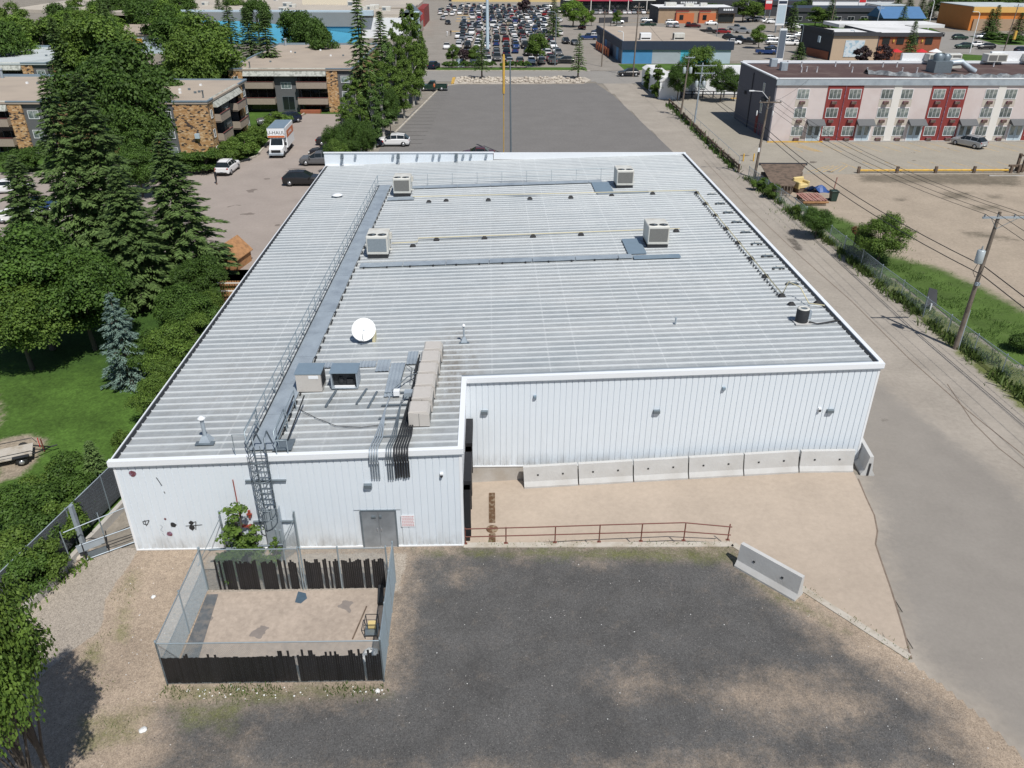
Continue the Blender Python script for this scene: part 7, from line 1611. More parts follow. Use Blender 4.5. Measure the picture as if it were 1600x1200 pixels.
# charcoal building with mural and orange brick restaurant
t = thing('charcoal_building', 'charcoal building with pale pictorial mural on a beige wall behind the motel', 'building', (88,212,0))
part('side_wall', MB().add([(82.5,226,0),(84.9,210,0),(84.9,210,6.6),(82.5,226,6.6)],[(0,1,2,3)]).box(84.9,85.0,209.99,210,0,6.6), M['charcoal'], t, True)
part('front_wall', MB().box(85.0,96.2,210,210.3,0,5.9), M['tan_brick'] if False else mat('beige_render', (.50,.38,.27), .8, 0, .05, 1), t, True)
part('mural', MB().box(88.2,93.0,209.9,209.99,.8,4.6), mat('pale_mural', (.62,.68,.72), .7, 0, .06, 1, (.35,.5,.6), 1.3, .5, .6), t, True)
part('wall', MB().box(96.2,96.5,210,228,0,5.9), M['charcoal'], t, True); part('roof', MB().prism([(82.7,226),(85.0,210.2),(96.3,210.3),(96.3,226)],5.2,5.9), M['white_roof'], t, True); part('fascia', MB().box(84.8,96.5,209.6,209.89,5.6,6.5).obox((82.3,226),(84.7,210),.25,5.9,6.9), M['charcoal'], t, True)
part('base_panel', MB().add([(83.0,221,0),(84.75,210.4,0),(84.75,210.4,1.9),(83.0,221,1.9)],[(0,1,2,3)]).xf(Matrix.Translation((-.12,0,0))), M['orange_brick'], t, True); part('sign', MB().box(82.9,83.1,213.2,214.6,3.8,5.2), M['pale_blue'], t, True)
t = block('brick_restaurant', 'orange brick restaurant with red umbrellas and black roof edge behind the motel', 'restaurant', 96.8,112.5,211,232,6.2,'orange_brick','white_roof','charcoal',.8)
for k in range(4): part('window', MB().box(97.8+k*3.6,99.6+k*3.6,210.9,210.99,3.6,5.2), M['dark_glass'], t, True)
for k in range(3): part('wall_lamp', MB().box(100.4+k*3.6,100.8+k*3.6,210.8,210.99,4.1,4.7), M['yellow'], t, True)
part('rear_roof', MB().box(95,124,232.4,244,5.6,6.4), M['white_roof'], t, True)
for k, (x, c) in enumerate(((100.5,'sign_red'),(106.8,'sign_red'),(110.4,'white_trim'))):
    tt = thing('parasol', ['left red parasol before the brick restaurant','right red parasol before the brick restaurant','white parasol at the right end of the brick restaurant'][k], 'parasol', (x,208.3,0)); part('canopy', MB().lathe([(1.6,2.2),(.1,2.9)],8,caps=False,smooth=False), M[c], tt); part('pole', MB().tube([(0,0,0),(0,0,2.85)],.05,5), M['galv_dark'], tt)
# far right
t = block('orange_store', 'long orange fronted store beyond the boulevard at the top right', 'shop', 163,215,290,312,7.5,'orange','grey_roof'); part('lower_wall', MB().box(164,215,289.5,289.99,0,3.6), M['tan_brick'], t, True); part('upper_band', MB().box(163,215,289.4,289.98,5.6,7.3), M['orange_light'], t, True)
t = block('blue_roof_house', 'small building with blue sloped roof among the trees at the top right', 'building', 136,150,296,308,3.4,'slate_wall','charcoal')
part('gable_roof', MB().add([(135.5,295,3.3),(150.5,295,3.3),(150.5,302,6.6),(135.5,302,6.6),(135.5,309,3.3),(150.5,309,3.3)],[(0,1,2,3),(3,2,5,4),(0,3,4),(1,5,2)]), M['blue_roof'], t, True)
block('dark_glass_showroom', 'dark low showroom beside the red and white sign at the top right', 'showroom', 112,146,318,334,5,'charcoal','dark_blue_roof','charcoal',1.2,7)
block('house', 'grey roofed house among trees near the top right corner', 'house', 190,206,330,342,4.5,'pale_blue','grey_roof'); block('house', 'white walled house at the top right beyond the showroom', 'house', 152,163,335,350,5,'white_trim','grey_roof'); block('house', 'brown house at the top, right of the red roof sign', 'house', 108,120,400,412,5,'tan_brick','far_roof')
block('distant_store', 'wide pale store near the top right horizon', 'shop', 130,180,385,410,5,'white_trim','white_roof','charcoal',1.0)
block('distant_store', 'grey far store behind the brown house', 'shop', 60,100,425,450,5,'grey_mural','far_roof','charcoal',1.0)

# ------------------------------------------------------------------ signs, pylons, lamps
def pylon(px, py, w_, z0, z1, label, m='white_trim', bands=(), legs=True, d=.5):
    q = P(px,py); t = thing('pylon_sign', label, 'sign', (q[0],q[1],0))
    if legs: part('leg', MB().box(-w_*.42,-w_*.30,-.15,.15,0,z0).box(w_*.30,w_*.42,-.15,.15,0,z0), M['galv_dark'], t)
    part('panel', MB().bbox(-w_/2,w_/2,-d/2,d/2,z0,z1,.05), M[m], t)
    for (a, c, mm) in bands: part('sign_face', MB().box(-w_*.44,w_*.44,-d/2-.03,-d/2-.001,a,c), M[mm], t)
    return t
pylon(1216,51,3.0,2.2,10.4,'tall white pylon sign with dark blue band beside the lawn','white_trim',((8.6,9.4,'navy_fascia'),(2.8,8.2,'pale_blue')))
pylon(1217,94,1.8,0,7.2,'narrow slanted white edged pylon sign rising behind the motel roof','white_trim',((.5,6.8,'slate_wall'),),False)
pylon(1197,34,2.6,4.2,9.8,'red and white pylon sign left of the tall white pylon','sign_red',((6.2,7.2,'white_trim'),))
pylon(1343,26,3.0,1.2,6.6,'red topped white pylon sign before the dark showroom','white_trim',((5.2,6.4,'sign_red'),))
q = P(762,85); single('lamp_mast', MB().lathe([(.55,0),(.5,.3),(.42,.6),(.33,21)],10,q[:2]), M['pale_blue'], 'very tall pale mast rising from the car park hedge past the top of the photo', 'mast')
def lamp(px, py, h, label, arm=1.4, m='galv_dark'):
    q = P(px,py); t = thing('street_lamp', label, 'street lamp', (q[0],q[1],0)); part('pole', MB().tube([(0,0,0),(0,0,h-.4),(-arm*.3,0,h),(-arm,0,h+.1)],[.12,.08,.06,.05],7), M[m], t); part('lamp_head', MB().bbox(-arm-.7,-arm,-.16,.16,h,h+.16,.03), M['galv'], t)
lamp(867,103,11.5,'thin lamp pole at the grass strip left of the spruce island'); lamp(971,99,7.0,'white lamp pole at the corner of the blue shop',.6,'white_trim'); lamp(1166,34,9.0,'curved white street lamp left of the red pylon',1.8,'white_trim'); lamp(1117,78,7.0,'thin lamp pole behind the blue shop fascia'); lamp(1327,92,6.5,'black lamp in front of the pale mural',.3); lamp(1247,94,8.0,'black lamp pole left of the charcoal building',.3); lamp(1370,42,8.0,'pale lamp pole at the hedge on the top right',1.2,'white_trim'); lamp(1446,62,11,'pale lamp pole beside the boulevard lawn',1.4,'white_trim'); lamp(1515,83,10,'pale lamp pole in the boulevard behind the motel roof',1.4,'white_trim')
for k, (px, py, h, lb) in enumerate(((1293,62,13,'old leaning utility pole above the charcoal building'),(1567,84,12,'utility pole with traffic signal at the right of the boulevard'),(20,75,17,'pale leaning pole at the top left among the conifers'),(1362,68,10,'slim pole by the brick restaurant'))):
    q = P(px,py); pole(q[0],q[1],h,(-1.2 if k == 2 else .5),lb,[(h-.6,2.2,0,0)] if k != 2 else [],None,.16,'pole_wood' if k < 2 else 'galv')
single('traffic_signal', MB().box(P(1580,76)[0]-.3,P(1580,76)[0]+.3,P(1580,76)[1]-.3,P(1580,76)[1]+.3,2.4,4.6), M['yellow'], 'yellow traffic signal head at the right edge of the boulevard', 'traffic signal')
# islands
isl = [P(*p)[:2] for p in ((707,131),(708,120),(760,119),(795,122),(795,131))]
b = MB(); b.prism([(-7.2,171.0),(-6.8,180.5),(4.5,180.5),(20.6,180.2),(21.5,176),(19.5,171.6),(5,171)],0,.14); struct('traffic_island', b, M['rock'])
b = MB(); rn = random.Random(21)
for k in range(260):
    x, y = rn.uniform(-6.5,19.5), rn.uniform(171.6,179.8); s = rn.uniform(.15,.5); bb = blob(6,s,k,.7); bb.v = [(v[0]+x,v[1]+y,v[2]+.12) for v in bb.v]; b.join(bb)
stuff('rocks', b, M['rock'], 'pale boulders covering the long traffic island', 'rocks')
b = MB(); b.box(-7.6,-7.0,171,179,.0,.25); single('island_nose', b, M['yellow'], 'yellow painted kerb at the left nose of the rock island', 'kerb')
for px, c, lb in ((719,'pale_blue','pale utility cabinet in the car park hedge, left one'),(740,'white_trim','white utility cabinet in the car park hedge, right one')):
    q = P(px,104); single('utility_cabinet', MB().bbox(q[0]-.9,q[0]+.9,q[1]-.5,q[1]+.5,0,1.7,.05), M[c], lb, 'cabinet')
sg = [((-16.5+2.7*k,214),( -16.5+2.7*k,219)) for k in range(3)]
q = [P(*p)[:2] for p in ((720,33),(729,33),(730,26),(721,26))]
for j, (px, py) in enumerate(((725,24),(724,29),(723,33),(716,49))):
    c = P(px,py); sheet('hatched_bay', [(c[0]-2.6,c[1]-1.6),(c[0]+2.6,c[1]-1.6),(c[0]+2.6,c[1]+1.6),(c[0]-2.6,c[1]+1.6)], .02, M['yellow_line'])
lines('lane_line', [((36,338+k*0),(96,338)) for k in range(1)]+[((34,320),(60,318))], .5, .03, M['yellow_line'])
lines('lane_line', [((-60,182.3),(22,182.3)),((33,182.3),(150,182.3))], .14, .02, M['white_line'])
# ------------------------------------------------------------------ trees
def unit(v): return v/np.maximum(np.linalg.norm(v, axis=-1, keepdims=True), 1e-9)
def leaf_quads(rg, C, Nrm, size, ratio=.75, jitter=.55):
    n = len(C); nn = unit(Nrm+rg.normal(0, jitter, (n,3))); a = unit(np.cross(nn, rg.normal(0,1,(n,3)))); b = np.cross(nn, a)
    s = size*rg.uniform(.6,1.25,(n,1)); V = np.stack([C-a*s*.5, C-b*s*.5*ratio+nn*s*.06, C+a*s*.5, C+b*s*.5*ratio+nn*s*.06], 1); return V
def crown(seed, h, r, n, leaf, z0=.18, clumps=46, shape='round', crad=.34):
    rg = np.random.default_rng(seed); hz = h*(1-z0)/2; cz = h*z0+hz
    d = unit(rg.normal(0,1,(clumps,3))); rad = rg.uniform(.42,.95,(clumps,1))**.6
    if shape == 'tall':
        u = rg.uniform(-1,1,clumps); rr = np.sqrt(np.clip(1-np.abs(u)**2.6,0,1))*rg.uniform(.2,.85,clumps)*(1.05-.30*(u+1)); th = rg.uniform(0,2*np.pi,clumps)
        CC = np.stack([np.cos(th)*rr*r, np.sin(th)*rr*r, cz+u*hz*.9], -1)
    else:
        d[:,2] = d[:,2]*.95+.08; CC = d*rad*np.array([r*.86,r*.86,hz*.88])+np.array([0,0,cz])
    cr = r*crad*rg.uniform(.65,1.25,clumps)
    if shape == 'tall': cr = r*.40*rg.uniform(.6,1.1,clumps)*(1.1-.28*(CC[:,2]-cz+hz)/hz)
    k = rg.choice(clumps, n, p=(cr**2)/(cr**2).sum())
    dd = unit(rg.normal(0,1,(n,3))); dd[:,2] = np.where(dd[:,2] < -.35, -dd[:,2], dd[:,2])
    rr = rg.uniform(.55,1.08,(n,1))+np.abs(rg.normal(0,.05,(n,1)))
    lump = 1+.22*np.sin(dd[:,:1]*7+k[:,None])*np.cos(dd[:,1:2]*6+k[:,None]*2)
    P_ = CC[k]+dd*cr[k][:,None]*rr*lump*np.array([1,1,.78])
    return leaf_quads(rg, P_, dd+np.array([0,0,.5]), leaf), CC
def limbs(seed, h, CC, r0, nmax=14, lean=0):
    rg = random.Random(seed); b = MB(); top = h*.72
    b.tube([(0,0,-.1),(.02*h*rg.uniform(-1,1),.02*h*rg.uniform(-1,1),h*.3),(.03*h*rg.uniform(-1,1),.03*h*rg.uniform(-1,1),top)], [r0,r0*.75,r0*.25], 8)
    for c in list(CC)[:nmax]:
        z = h*rg.uniform(.22,.5); b.tube([(0,0,z),(c[0]*.45,c[1]*.45,z+(c[2]-z)*.55),(c[0]*.9,c[1]*.9,c[2])], [r0*.42,r0*.26,r0*.1], 5)
    return b
def spruce_mesh(seed, h, r, dens, leaf=.30, lo=.04, mname='needle'):
    rg = np.random.default_rng(seed); Q = []; b = MB(); b.tube([(0,0,-.1),(0,0,h*.5),(0,0,h*.985)], [.02*h,.012*h,.02], 7)
    z = h*lo
    while z < h*.985:
        f = z/h; L0 = r*(1-f)**.82*(1+.10*math.sin(z*3.1))+.12; nb = max(5, int(6+4*(1-f)))
        ph = rg.uniform(0,6.28)
        for k in range(nb):
            az = ph+k*2*np.pi/nb+rg.normal(0,.22); L = L0*rg.uniform(.72,1.12)
            if rg.random() < .05: L *= 1.15
            m = max(8, int(L*dens*7)); t = rg.uniform(.12,1,m)**.75
            droop = -.20-.26*(1-f)+rg.normal(0,.07); side = rg.uniform(-1,1,m)*(1.04-t)*L*.50
            ca, sa = math.cos(az), math.sin(az); x = t*L; zz = z+x*droop*t+.12*t*t*L+rg.normal(0,.05,m)-np.abs(side)*.22
            C = np.stack([ca*x-sa*side, sa*x+ca*side, zz], -1)
            # sprays point outwards and a little to the side
            u = np.stack([ca*np.ones(m)-sa*np.sign(side)*.75, sa*np.ones(m)+ca*np.sign(side)*.75, np.full(m, droop*.8)+rg.normal(0,.12,m)], -1); u = unit(u)
            w = unit(np.cross(u, np.array([0,0,1.0]))+rg.normal(0,.28,(m,3))); s = leaf*rg.uniform(.7,1.35,(m,1)); ww = leaf*.36
            Q.append(np.stack([C-u*s*.5, C-w*ww*.5-u*s*.05, C+u*s*.62, C+w*ww*.5-u*s*.05], 1))
            if L > .9 and f < .92: b.tube([(0,0,z),(ca*L*.5,sa*L*.5,z+L*.5*droop*.5),(ca*L*.9,sa*L*.9,z+L*.9*droop*.85+.1*L*.8)], [.035,.022,.008], 3, caps=False)
        z += .30+.32*(1-f)*(.8 if dens > 2 else 1.3)
    return np.concatenate(Q), b
TV = {}
def variant(kind, idx=0):
    """prototype meshes: (crown mesh, trunk mesh, h, r)"""
    key = (kind, idx)
    if key in TV: return TV[key]
    sd = 100+idx*17+sum(map(ord, kind))
    if kind == 'spruce_stem':
        q, b = spruce_mesh(sd, 10, 2.3, 2.2, .42, .24); TV[key] = (quads_mesh('crown', q, M['needle']), b.mesh('trunk', M['bark']), 10, 2.3)
    elif kind.startswith('spruce'):
        hi = kind != 'spruce_far'; h, r = (16,3.9) if kind != 'spruce_blue' else (6.5,1.75)
        q, b = spruce_mesh(sd, h, r, {'spruce':5.6,'spruce_far':1.2,'spruce_blue':8.0}[kind], {'spruce':.40,'spruce_far':.8,'spruce_blue':.20}[kind], .03 if kind == 'spruce_blue' else .10)
        TV[key] = (quads_mesh('crown', q, M['needle_blue' if kind == 'spruce_blue' else 'needle']), b.mesh('trunk', M['bark']), h, r)
    else:
        pr_ = {'leafy': (9,4.0,30000,.22,.16,34,'round','leaf_dark'), 'leafy_mid': (9,4.0,28000,.22,.14,32,'round','leaf_mid'), 'leafy_far': (12,5.0,12000,.42,.12,28,'round','leaf_mid'), 'leafy_dark_far': (12,5.0,12000,.42,.12,28,'round','leaf_dark'), 'leafy_bright': (9,4.0,8500,.34,.12,40,'round','leaf_bright'), 'near': (7,2.8,15000,.15,.48,20,'round','leaf_mid'),
              'birch': (11,1.9,10000,.21,.10,40,'tall','leaf_birch'), 'poplar': (12,2.2,12000,.23,.10,44,'tall','leaf_mid'), 'bush': (2.6,1.6,8000,.15,.02,18,'round','leaf_mid'), 'bush_dark': (2.6,1.6,8000,.15,.02,18,'round','leaf_dark'), 'bush_far': (2.2,1.6,900,.40,.02,12,'round','leaf_dark'), 'bush_tall': (6,2.0,9000,.26,.02,30,'tall','leaf_mid'), 'purple': (5,2.2,3000,.36,.14,22,'round','leaf_purple'), 'brown': (2.4,1.1,1600,.20,.05,12,'round','leaf_brown'), 'sapling': (2.9,.62,1700,.10,.28,18,'tall','leaf_mid')}[kind]
        h, r, n, lf, z0, cl, sh, mt = pr_
        q, CC = crown(sd, h, r, n, lf, z0, cl, sh); bk = 'pale_bark' if kind in ('birch','poplar') else 'bark'
        TV[key] = (quads_mesh('crown', q, M[mt]), limbs(sd, h, CC, .018*h+.05, 16 if r > 1 else 6).mesh('trunk', M[bk]), h, r)
    return TV[key]
rt = random.Random(31)
def tree(kind, x, y, h, r, label, group=None, idx=None, name=None, cat='tree'):
    idx = rt.randrange(3) if idx is None else idx
    cm, tm, h0, r0 = variant(kind, idx); s = (r/r0, r/r0, h/h0)
    nm = name or {'s': 'spruce_tree', 'b': 'birch_tree'}.get(kind[0] if kind in ('spruce','spruce_far','spruce_blue','spruce_stem','birch') else '', 'leafy_tree')
    t = thing(nm, label, cat, (x,y,0), rt.uniform(0,6.28), group); t.scale = s
    inst('trunk', tm, t, (0,0,0)); inst('crown', cm, t, (0,0,0)); return t
def T(kind, px, py, h, r, label, group=None, idx=None, name=None, cat='tree'):
    """tree of height h whose top shows at the pixel"""
    q = P(px, py, h*.97); return tree(kind, q[0], q[1], h, r, label, group, idx, name, cat)
def TB(kind, px, py, h, r, label, group=None, idx=None, name=None, cat='tree'):
    """tree whose foot is at the pixel"""
    q = P(px, py); return tree(kind, q[0], q[1], h, r, label, group, idx, name, cat)
# left side
T('spruce', 68,122,16,4.1,'tall dark spruce standing farthest left of the three big ones, before the apartment roof')
T('spruce', 120,118,16,4.6,'tall dark spruce in the middle of the three big ones')
T('spruce', 252,210,12.5,4.3,'tall dark spruce nearest the apartment lane, right of the three big ones')
T('spruce', 178,262,11,3.8,'shorter dark spruce filling the gap between the big ones')
T('spruce', 18,245,10,3.6,'dark spruce at the left picture edge in front of the balconies')
T('spruce_blue', 170,458,6.5,1.95,'small blue spruce standing alone on the lawn edge')
T('leafy', 28,368,8.5,4.3,'broad dark leafy tree on the lawn at the left picture edge')
T('leafy', 108,398,7.2,3.3,'dark leafy tree on the lawn just left of the blue spruce')
T('leafy_mid', 10,450,6.0,3.0,'lower leafy tree in front of the broad one at the left edge')
for k, (px, py, h, r, kd, w_) in enumerate(((300,405,4.6,2.0,'leafy','left of the playhouse'),(322,458,3.4,1.5,'leafy_mid','next in line toward the camera from the playhouse'),(282,452,4.6,2.1,'leafy','behind the bright hedge, under the big spruce'),(300,496,3.6,1.6,'leafy_mid','halfway along the roof edge'),(262,515,4.2,1.8,'leafy_mid','right of the blue spruce top'),(262,566,3.4,1.5,'leafy_mid','right of the blue spruce foot'),(234,596,3.0,1.3,'leafy_mid','last of the hedge toward the camera'),(225,520,3.5,1.4,'leafy','between the blue spruce and the hedge'))):
    T(kd, px, py, h, r, 'shrub tree along the left roof edge, '+w_, 'shrub trees along the left side of the warehouse')
# bottom left thicket behind the slatted fence
for k, (px, py, h, r, kd, w_) in enumerate(((104,716,2.3,1.25,'bush_dark','next to the small cedar'),(70,728,2.0,1.2,'bush','at the lawn corner'),(118,745,2.2,1.2,'bush_dark','against the fence, third from the cedar'),(66,768,2.4,1.35,'bush_dark','in the middle of the thicket'),(20,768,2.2,1.4,'bush_dark','at the left edge under the trailer'),(92,790,2.2,1.15,'bush','behind the steel post'),(38,812,2.4,1.3,'bush_dark','left of the steel post'),(60,850,2.0,1.0,'bush','touching the fence top rail'),(12,838,2.6,1.4,'bush','at the left edge below the thicket'),(22,872,2.2,1.1,'bush_dark','last before the overhanging tree'))):
    T(kd, px, py, h, r, 'thicket bush behind the slatted fence, '+w_, 'thicket bushes behind the slatted fence', name='bush', cat='bush')
T('spruce_far', 137,690,3.2,1.1,'small yellowish cedar at the corner where fence meets roof', name='cedar_tree')
T('bush', 188,676,1.6,.6,'dark little bush right at the left roof edge', name='bush', cat='bush')
T('near', -62,890,10.6,1.7,'bright leafy tree overhanging the bottom left corner of the yard',idx=0); T('near', -72,960,10.2,1.55,'second bright leafy tree overhanging the bottom left, nearer the camera',idx=1); T('near', -150,900,10,2.0,'leafy tree mostly outside the frame at the bottom left, casting shade',idx=2); T('near', -150,985,10.5,1.6,'lowest leafy branch tree at the bottom left corner',idx=1)
T('sapling', 364, 790, 3.5, 1.05, 'slim young tree growing by the wall behind the enclosure, left one', idx=0); T('sapling', 390, 818, 2.8, .75, 'young tree with browning leaves behind the enclosure, middle one', idx=1); T('sapling', 428, 840, 1.8, .35, 'low green sapling beside the ladder guard', idx=2)
tree('bush', -10.3, 27.3, 1.2, .6, 'weedy bush behind the enclosure fence below the ladder', name='bush', cat='bush'); tree('bush_dark', -11.6, 27.4, 1.2, .8, 'dark weedy bush behind the left end of the enclosure fence', name='bush', cat='bush')
# deciduous mass between the apartment blocks
G1 = 'big leafy trees between the apartment blocks'
for (px, py, h, r, kd, w_) in ((182,68,14,6.2,'leafy_dark_far','highest, just left of the tan block'),(130,100,12,4.6,'leafy_dark_far','behind the two tall spruces'),(206,112,12,4.2,'leafy_dark_far','touching the tan block roof'),(203,165,9,3.0,'leafy_dark_far','before the shaded wall of the tan block'),(205,225,6,2.6,'leafy','under the tan block, beside the spruce'),
    (112,40,13,4.5,'leafy_far','back left, over the grey roof'),(150,30,14,6,'leafy_far','back left with bright top'),(300,28,13,6.5,'leafy_far','broad bright pair behind the tan block, left one'),(335,55,12,5.5,'leafy_far','broad bright pair behind the tan block, right one'),(288,62,12,4.5,'leafy_far','between the rooftop dishes and the tan block'),(300,82,9,4.5,'leafy_dark_far','low one directly behind the tan block'),(345,90,8,4,'leafy_dark_far','low one left of the middle block'),(242,112,9,3.6,'leafy_dark_far','just right of the highest one')):
    T(kd, px, py, h, r, 'big leafy tree by the apartment blocks, '+w_, G1)
T('spruce_far', 383,12,14,4.2,'dark conifer left of the middle apartment block, the nearer of two'); T('spruce_far', 410,16,15,3.8,'pale tipped conifer left of the middle apartment block')
T('spruce_far', 462,0,11,3,'x') if False else None
for (px, py, r, w_) in ((458,16,4.4,'left and tallest'),(478,24,3.8,'middle'),(498,34,3.2,'right and lowest')): T('leafy_dark_far', px, py, 12, r, 'dark leafy tree before the blue mall wall, %s of three' % w_, 'three leafy trees before the blue wall')
T('spruce_far', 556,-6,19,3.6,'tall dark spruce rising above the birch row at the middle block corner',idx=0); T('spruce_far', 592,18,15,3.6,'shorter grey spruce behind the birch row')
# birch / poplar row
def TY(kind, px, py, Y, r, label, group=None):
    """tree standing at depth Y whose top shows at the pixel"""
    lo, hi = 0, 22
    for _ in range(30):
        m = (lo+hi)/2
        if P(px,py,m)[1] > Y: lo = m
        else: hi = m
    return tree(kind, P(px,py,lo)[0], Y, lo/.97, r, label, group)
row = [(640,4,150,2.2,'poplar','tallest, at the back'),(628,12,143,1.9,'poplar','left of the tallest'),(650,18,152,2.0,'poplar','right of the tallest'),(655,64,168,1.8,'leafy_far','round one nearest the street'),(613,30,138,1.8,'poplar','second from the back on the left'),(601,55,132,1.9,'birch','by the spruce tip'),(622,58,140,1.9,'poplar','in the middle of the row'),(641,56,147,2.0,'poplar','right side of the back group'),
 (588,78,127,1.8,'poplar','left of the middle with pale trunk'),(608,88,130,1.9,'poplar','middle, lower one'),(576,96,122,1.8,'poplar','beside the middle block corner'),(593,118,119,1.7,'birch','bright one with pale twigs'),(564,108,126,1.7,'poplar','behind the lane cars'),(552,120,119,1.8,'poplar','over the lane'),(541,130,114,1.7,'poplar','leftmost, over the lane'),(578,138,113,1.6,'birch','second bright one, near the parapet'),(560,152,108,1.7,'poplar','dark one above the parked cars'),(533,162,107,1.5,'poplar','over the black car in the lane'),
 (627,105,135,1.6,'poplar','low one along the kerb'),(606,140,121,1.5,'leafy','low one halfway along the kerb'),(543,186,101,1.6,'leafy','above the black suv'),(518,196,98,1.5,'leafy','end bush above the black suv'),(527,218,91,1.5,'leafy_mid','low bush left of the parapet corner'),(568,190,104,1.6,'leafy','low one left of the white suv')]
for (px, py, Y, r, kd, w_) in row: TY(kd, px, py, Y, r, 'slender tree by the rear car park, '+w_, 'tree row beside the rear car park')
# hedges and bushes at the lane
for (px, py, w_) in ((432,176,'round one before the parked navy suv'),(412,188,'beside the moving truck front'),(400,200,'left of the moving truck'),(380,212,'middle of the hedge'),(360,222,'before the balconies of the tan block'),(340,232,'below the tan block corner'),(318,238,'left end of the hedge'),(292,240,'before the stone end wall'),(215,252,'between the spruces'),(50,232,'under the left balconies'),(18,238,'far left under the balconies')):
    T('bush_dark' if px < 330 else 'bush', px, py, 2.6, 2.1, 'hedge bush along the apartment lane, '+w_, 'hedge bushes along the apartment lane', name='bush', cat='bush')
# top left neighbourhood
GT = 'trees of the far left neighbourhood'
for k in range(46):
    px = rt.uniform(-10,400); py = rt.uniform(-22,40) if px > 110 else rt.uniform(-25,60)
    if 160 < px < 262 and py > 2: py -= 30
    if px > 300: py = rt.uniform(-25,0)
    if px < 100 and py > 45: py -= 30
    h = rt.uniform(9,13)
    kd = rt.choices(['leafy_far','leafy_dark_far','spruce_far','leafy_bright'],[4,5,3,1])[0]
    T(kd, px, py, h if kd != 'spruce_far' else h+2, rt.uniform(4,6) if kd != 'spruce_far' else 3.4, 'far left '+{'leafy_far':'green leafy tree','leafy_dark_far':'dark leafy tree','spruce_far':'dark pointed conifer','leafy_bright':'bright green leafy tree'}[kd]+', '+('near the left edge' if px < 80 else 'left of the dish roofed building' if px < 180 else 'behind the dish roofed building' if px < 270 else 'beyond the tan block')+(', at the very top' if py < 0 else ''), GT)
T('leafy_bright', 12,52,10,4.5,'bright yellow green tree at the left edge above the grey roof')
# street trees
TB('spruce_stem', 753,124,9.6,2.1,'dark narrow spruce on the left part of the rock island'); TB('spruce_stem', 903,124,9.2,2.3,'dark spruce on the right end of the rock island',idx=1)
TB('leafy_far', 708,104,4.6,1.7,'round young street tree at the car park edge, leftmost of four'); TB('purple', 727,104,4.0,1.7,'purple leaved street tree between two green ones'); TB('leafy_far', 744,104,4.6,1.9,'round street tree left of the narrow spruce')
TB('leafy_far', 839,104,7.0,2.9,'bright round tree at the car park edge before the packed cars')
TB('leafy_bright', 895,42,8.2,4.8,'large bright green tree at the head of the car park'); T('leafy_bright', 913,17,6,2.2,'small green tree right of the large bright one'); T('leafy_far', 925,17,5,1.8,'small dark green tree before the pink sign, left'); T('leafy_far', 965,18,5,1.9,'small dark green tree before the pink sign, right')
T('purple', 818,-2,7,2.4,'dark tree at the far left end of the car park top'); T('spruce_far', 866,-8,12,3.2,'dark conifer at the far end of the car park aisle')
for k in range(15):
    q = P(697+k*9.0,107); 
    if k in (9,): continue
    tree('bush_far', q[0], q[1]+.6, 1.5, 1.05, 'clipped dark hedge bush at the car park edge beside the street', 'hedge bushes beside the street', name='bush', cat='bush')
# right of centre
TB('bush_tall', 1026,153,6.0,1.9,'dense green tree left of the white mobile building',idx=1); TB('bush_tall', 1012,140,4.2,1.5,'dense bush like tree at the alley mouth',idx=2)
TB('leafy_mid', 1090,155,9.0,3.6,'airy wide tree before the turquoise mural'); TB('leafy', 1058,158,6.5,2.2,'tree among the poles before the white annex'); TB('leafy', 1125,160,6.2,2.3,'tree right of the transformers before the white annex'); TB('leafy', 1146,158,4.6,1.6,'small tree beside the motel end wall')
T('leafy_far', 1190,40,6,2.6,'green tree below the red pylon sign'); T('spruce_far', 1252,66,6,3.0,'low dark spruce before the charcoal building')
T('purple', 1350,70,5,2.2,'dark red leaved tree before the brick restaurant, left'); T('purple', 1382,72,5,2.2,'dark red leaved tree before the brick restaurant, right'); T('spruce_far', 1432,32,10.5,2.6,'tall dark spruce right of the brick restaurant'); T('purple', 1448,55,5,2.5,'dark purple bush at the right of the brick restaurant')
GR = 'trees along the far right roads'
for (px, py, h, r, kd) in ((1252,2,9,3.8,'leafy_dark_far'),(1243,4,13,3.5,'spruce_far'),(1278,12,9,4.2,'leafy_far'),(1302,-4,14,3.5,'spruce_far'),(1265,-8,12,4,'spruce_far'),(1110,5,8,3.6,'leafy_dark_far'),(1125,8,7,3,'leafy_far'),(1165,0,11,5,'leafy_far'),(1180,6,9,4.5,'leafy_far'),(1150,-12,10,4,'leafy_far'),(1415,10,14,3.4,'spruce_far'),(1425,-8,13,4,'spruce_far'),(1445,-6,13,3.8,'spruce_far'),(1408,-14,14,3.8,'spruce_far'),
    (1495,-6,12,5,'leafy_dark_far'),(1512,0,10,4.5,'leafy_far'),(1480,-8,13,5,'leafy_dark_far'),(1520,-10,13,5,'leafy_far'),(1460,-10,13,3.6,'spruce_far'),(1562,8,13,3.2,'spruce_far'),(1552,14,12,3,'spruce_far'),(1590,-6,14,5,'leafy_dark_far'),(1575,-12,14,5,'leafy_far'),(1598,20,11,3.4,'spruce_far'),(1545,-14,12,5,'leafy_dark_far'),(1355,-12,10,4,'leafy_far'),(1385,-14,10,4,'leafy_dark_far'),(1325,-14,10,3.5,'leafy_far'),(1220,-12,9,4,'leafy_far'),(1205,-6,8,3.4,'leafy_dark_far')):
    h *= .70; T(kd, px, py, h, r, {'leafy_far':'green leafy tree','leafy_dark_far':'dark leafy tree','spruce_far':'dark tall conifer'}[kd]+' at far right, '+('left of the charcoal building' if px < 1240 else 'behind the charcoal building' if px < 1340 else 'left of the blue roofed house' if px < 1440 else 'around the blue roofed house' if px < 1530 else 'before the orange store')+('' if py > 0 else ', at the very top'), GR)
